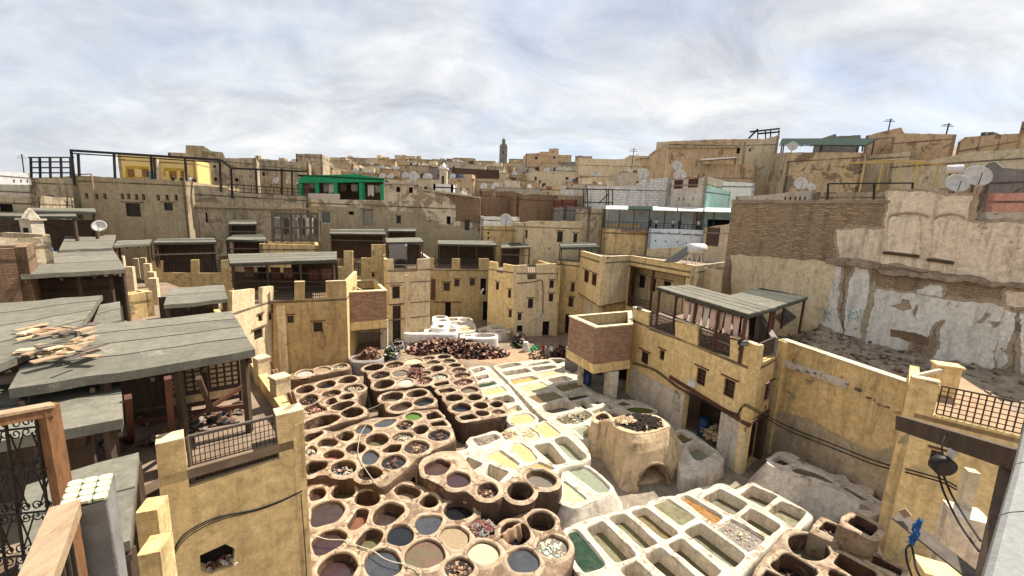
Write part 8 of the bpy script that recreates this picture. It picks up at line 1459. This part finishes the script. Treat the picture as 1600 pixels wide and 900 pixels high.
# hide on a stick over one vat, long pale hose over the pits
a = G(*zf('F', 815, 440), 1.35); b = G(*zf('F', 1125, 262), 1.5); dr = thing('drying_hide', 'wet brown hide hanging over a stick across the large clay vat', 'hide', (a + b) / 2); mb = MB(); mb.tube([a, b], .03, 6); mb.build('stick', M['wood_pale'], dr)
mb = MB(); n, m_ = 12, 10; d_ = (b - a); side = Vector((d_.y, -d_.x, 0)).normalized(); vs = []
for j in range(m_ + 1):
    for i in range(n + 1):
        s = i / n; t = (j / m_ - .5) * 2; p = a + d_ * (.22 + .56 * s); drop = abs(t) ** 1.3 * (.62 + .18 * math.sin(s * 9) + .1 * math.sin(s * 17)); vs.append(p + side * (t * .2 + .03 * math.sin(s * 14)) + Vector((0, 0, .045 - drop + .02 * math.sin(s * 23 + j))))
mb.add(vs, [(j * (n + 1) + i, j * (n + 1) + i + 1, (j + 1) * (n + 1) + i + 1, (j + 1) * (n + 1) + i) for j in range(m_) for i in range(n)]); o = mb.build('wet_hide', M['hide_tan'], dr, True); o.modifiers.new('thickness', 'SOLIDIFY').thickness = .02
def hose(label, fr, pts, z, r=.022): return cable('hose', label, [G(*zf(fr, pts[i], pts[i + 1]), z) for i in range(0, len(pts), 2)], r, 'rope_pale', 'hose', 8)
hose('pale hose lying across the upper honeycomb of dye vats', 'C', (775, 165, 715, 270, 690, 400, 690, 480, 740, 590, 800, 690, 860, 770, 895, 815), 1.69, .018); hose('yellowish hose lying across the front honeycomb of dye vats', 'E', (115, 450, 200, 480, 300, 505, 480, 515, 620, 575, 780, 630, 900, 710, 1010, 750, 1130, 775, 1270, 830, 1300, 910), 1.32, .02)
cable('rope', 'thin pale rope strung to the four vat block', [G(*zf('B', x, y), z) for x, y, z in ((105, 690, 1.6), (200, 655, 1.7), (275, 612, 1.85), (268, 690, 1.2), (262, 760, .7))], .016, 'rope_pale', 'rope')
lp = [Vector(xy(G(*zf('B', 620 + 75 * math.cos(a), 300 + 60 * math.sin(a)), 1.65))) for a in [k * .4 for k in range(16)]]; mb = MB(); scrap_heap(mb, lp, 1.64, 160, .2, .5, 3); tag(mb.build('hide_heap', [M['hide_brown'], M['hide_black'], M['hide_red']], None, origin=(lp[0].x, lp[0].y, 1.6)), 'tangled dark hides heaped between the pits of the long middle block', 'hides', kind='thing')
lp = [Vector(xy(G(*zf('F', 700 + 110 * math.cos(a), 340 + 75 * math.sin(a)), 1.2))) for a in [k * .4 for k in range(16)]]; mb = MB(); scrap_heap(mb, lp, 1.22, 150, .13, .16, 3); tag(mb.build('hide_heap', [M['hide_brown'], M['hide_grey'], M['hide_red']], None, origin=(lp[0].x, lp[0].y, 1.2)), 'brown hide scraps lying in the dark corner between the tall clay vats', 'hides', kind='thing')
lp = [Vector(xy(G(*zf('J', 580 + 60 * math.cos(a), 235 + 42 * math.sin(a)), 1.2))) for a in [k * .4 for k in range(16)]]; mb = MB(); scrap_heap(mb, lp, 1.22, 110, .12, .16, 2); tag(mb.build('hide_heap', [M['hide_cream'], M['hide_tan']], None, origin=(lp[0].x, lp[0].y, 1.2)), 'cream hide scraps heaped on the rim of the sunlit white block', 'hides', kind='thing')
# wall bush tuft on the furnace, brooms, orange brush
mb = MB(); p = G(*zf('N', 268, 175), 2.3); lp = [Vector((p.x + .35 * math.cos(a), p.y + .2 * math.sin(a))) for a in [k * .5 for k in range(13)]]; scrap_heap(mb, lp, 2.15, 60, .09, .3, 1); tag(mb.build('weed_tuft', M['leaf'], None, origin=p), 'small green weed growing on the left shoulder of the furnace', 'plant', kind='thing')
F = Face(A1, B1); u, z = F.uv(504, 528); br = thing('broom', 'orange straw broom hanging below the lower window of the left building', 'broom', F.pt(u, z, .1)); mb = MB(); mb.lathe(F.pt(u, z - .75, .1), [(.24, 0), (.18, .5), (.06, 1.0), (.04, 1.2)], 8); mb.build('bristles', M['hide_tan'], br); mb = MB(); mb.tube([F.pt(u, z + .4, .1), F.pt(u + .05, z + 1.0, .1)], .03, 6); mb.build('handle', M['wood_dark'], br)
# far left: chimney, tarpaulin, dish, clutter
ch = thing('chimney', 'little whitewashed chimney with pointed cap at the far left roofs', 'chimney', G(52, 372, 9.8)); c = D(52, 365, 27); mb = MB(); mb.box((c.x, c.y, c.z - .6), .75, .75, 1.5); mb.build('stack', M['whitewash'], ch); mb = MB(); mb.box((c.x, c.y, c.z + .9), 1.0, 1.0, .12); mb.lathe((c.x, c.y, c.z + 1.02), [(.55, 0), (.3, .4), (.05, .7)], 4); mb.build('cap', M['whitewash'], ch); mb = MB(); mb.box((c.x, c.y - .38, c.z), .3, .05, .4); mb.build('vent_hole', M['void'], ch)
rr, F = front_house('rubble_roof', 'low stained parapet in front of the little chimney, far left', 'wall', (-60, 372, 60, 372, 78, 366), 22, 26, 5, 'worn_tan', zb=6)
front_house('rubble_house', 'rough stone wall at the left edge beside the far felt roof', 'building', (-60, 392, 22, 388, 40, 386), 20, 21.5, 4, 'old_brick', zb=6)
can_px2('stall_roof', 'long low canopy left of the little chimney', ((-40, 337), (120, 338), (118, 334), (-40, 333)), (36, 40, 43, 39), nstrip=2, thick=.2, deck=8.5, post_w=.2); can_px2('stall_roof', 'canopy right of the little chimney below the worn house', ((40, 329), (150, 331), (148, 326), (46, 325)), (40, 44, 47, 43), nstrip=2, thick=.2, deck=8.5, post_w=.2)
front_house('shade_wall', 'added dark boards for shade beneath the far left canopies', 'wall', (-40, 340, 150, 344), 42, 47, 2, 'wood_dark', zb=4)  # dark boards added as the shade under the canopies
mb = MB(); a = [G(x, y, 10.6) for x, y in ((45, 394), (80, 386), (84, 392), (55, 398))]; mb.add([v + Vector((0, 0, .0)) for v in a] + [v + Vector((0, 0, .15)) for v in a], [(3, 2, 1, 0), (4, 5, 6, 7), (0, 1, 5, 4), (1, 2, 6, 5), (2, 3, 7, 6), (3, 0, 4, 7)]); tag(mb.build('tarpaulin', M['cloth_blue'], None, origin=a[0], jitter=.05), 'crumpled blue tarpaulin beside the far felt roofs', 'tarpaulin'); dish(156, 354, 33, .5, 'small dish on a bent pole at the left edge of the big tan house', (.5, -1, .5))
mb = MB(); mb.bar(D(143, 272, 52.6), D(153, 352, 52.6), .12); mb.bar(D(116, 273, 52.6), D(143, 272, 52.6), .12); tag(mb.build('drain_pipe', M['wood_pale'], None, origin=D(143, 272, 44)), 'long pale pipe running down the left side of the big tan house', 'pipe')
lk = [(190, 398), (196, 424), (205, 424), (214, 402), (224, 404), (232, 418), (238, 425), (241, 440)]
for i, (px, py) in enumerate(lk):
    p = G(px, py + 10, 8.6); mb = MB(); mb.box((p.x, p.y, 7), .5, .5, 2.2 + .2 * (i % 3), .4); tag(mb.build('parapet_post', M['ochre_pale'], None, origin=p), f'ochre parapet post between the far felt roofs, {ords[i]} from the left', 'post', 'ochre parapet posts at the left')
front_house('ochre_wall', 'brownish parapet wall behind the broken boards roof', 'wall', (192, 462, 238, 455), 26, 27.5, 1.2, 'ochre_old', zb=6); front_house('shade_wall', 'added dark boarding for shade under the far end felt roof', 'wall', (40, 440, 190, 432), 23.5, 26, 1.0, 'wood_dark', zb=7)  # the dark boarding is added as shade under the roof
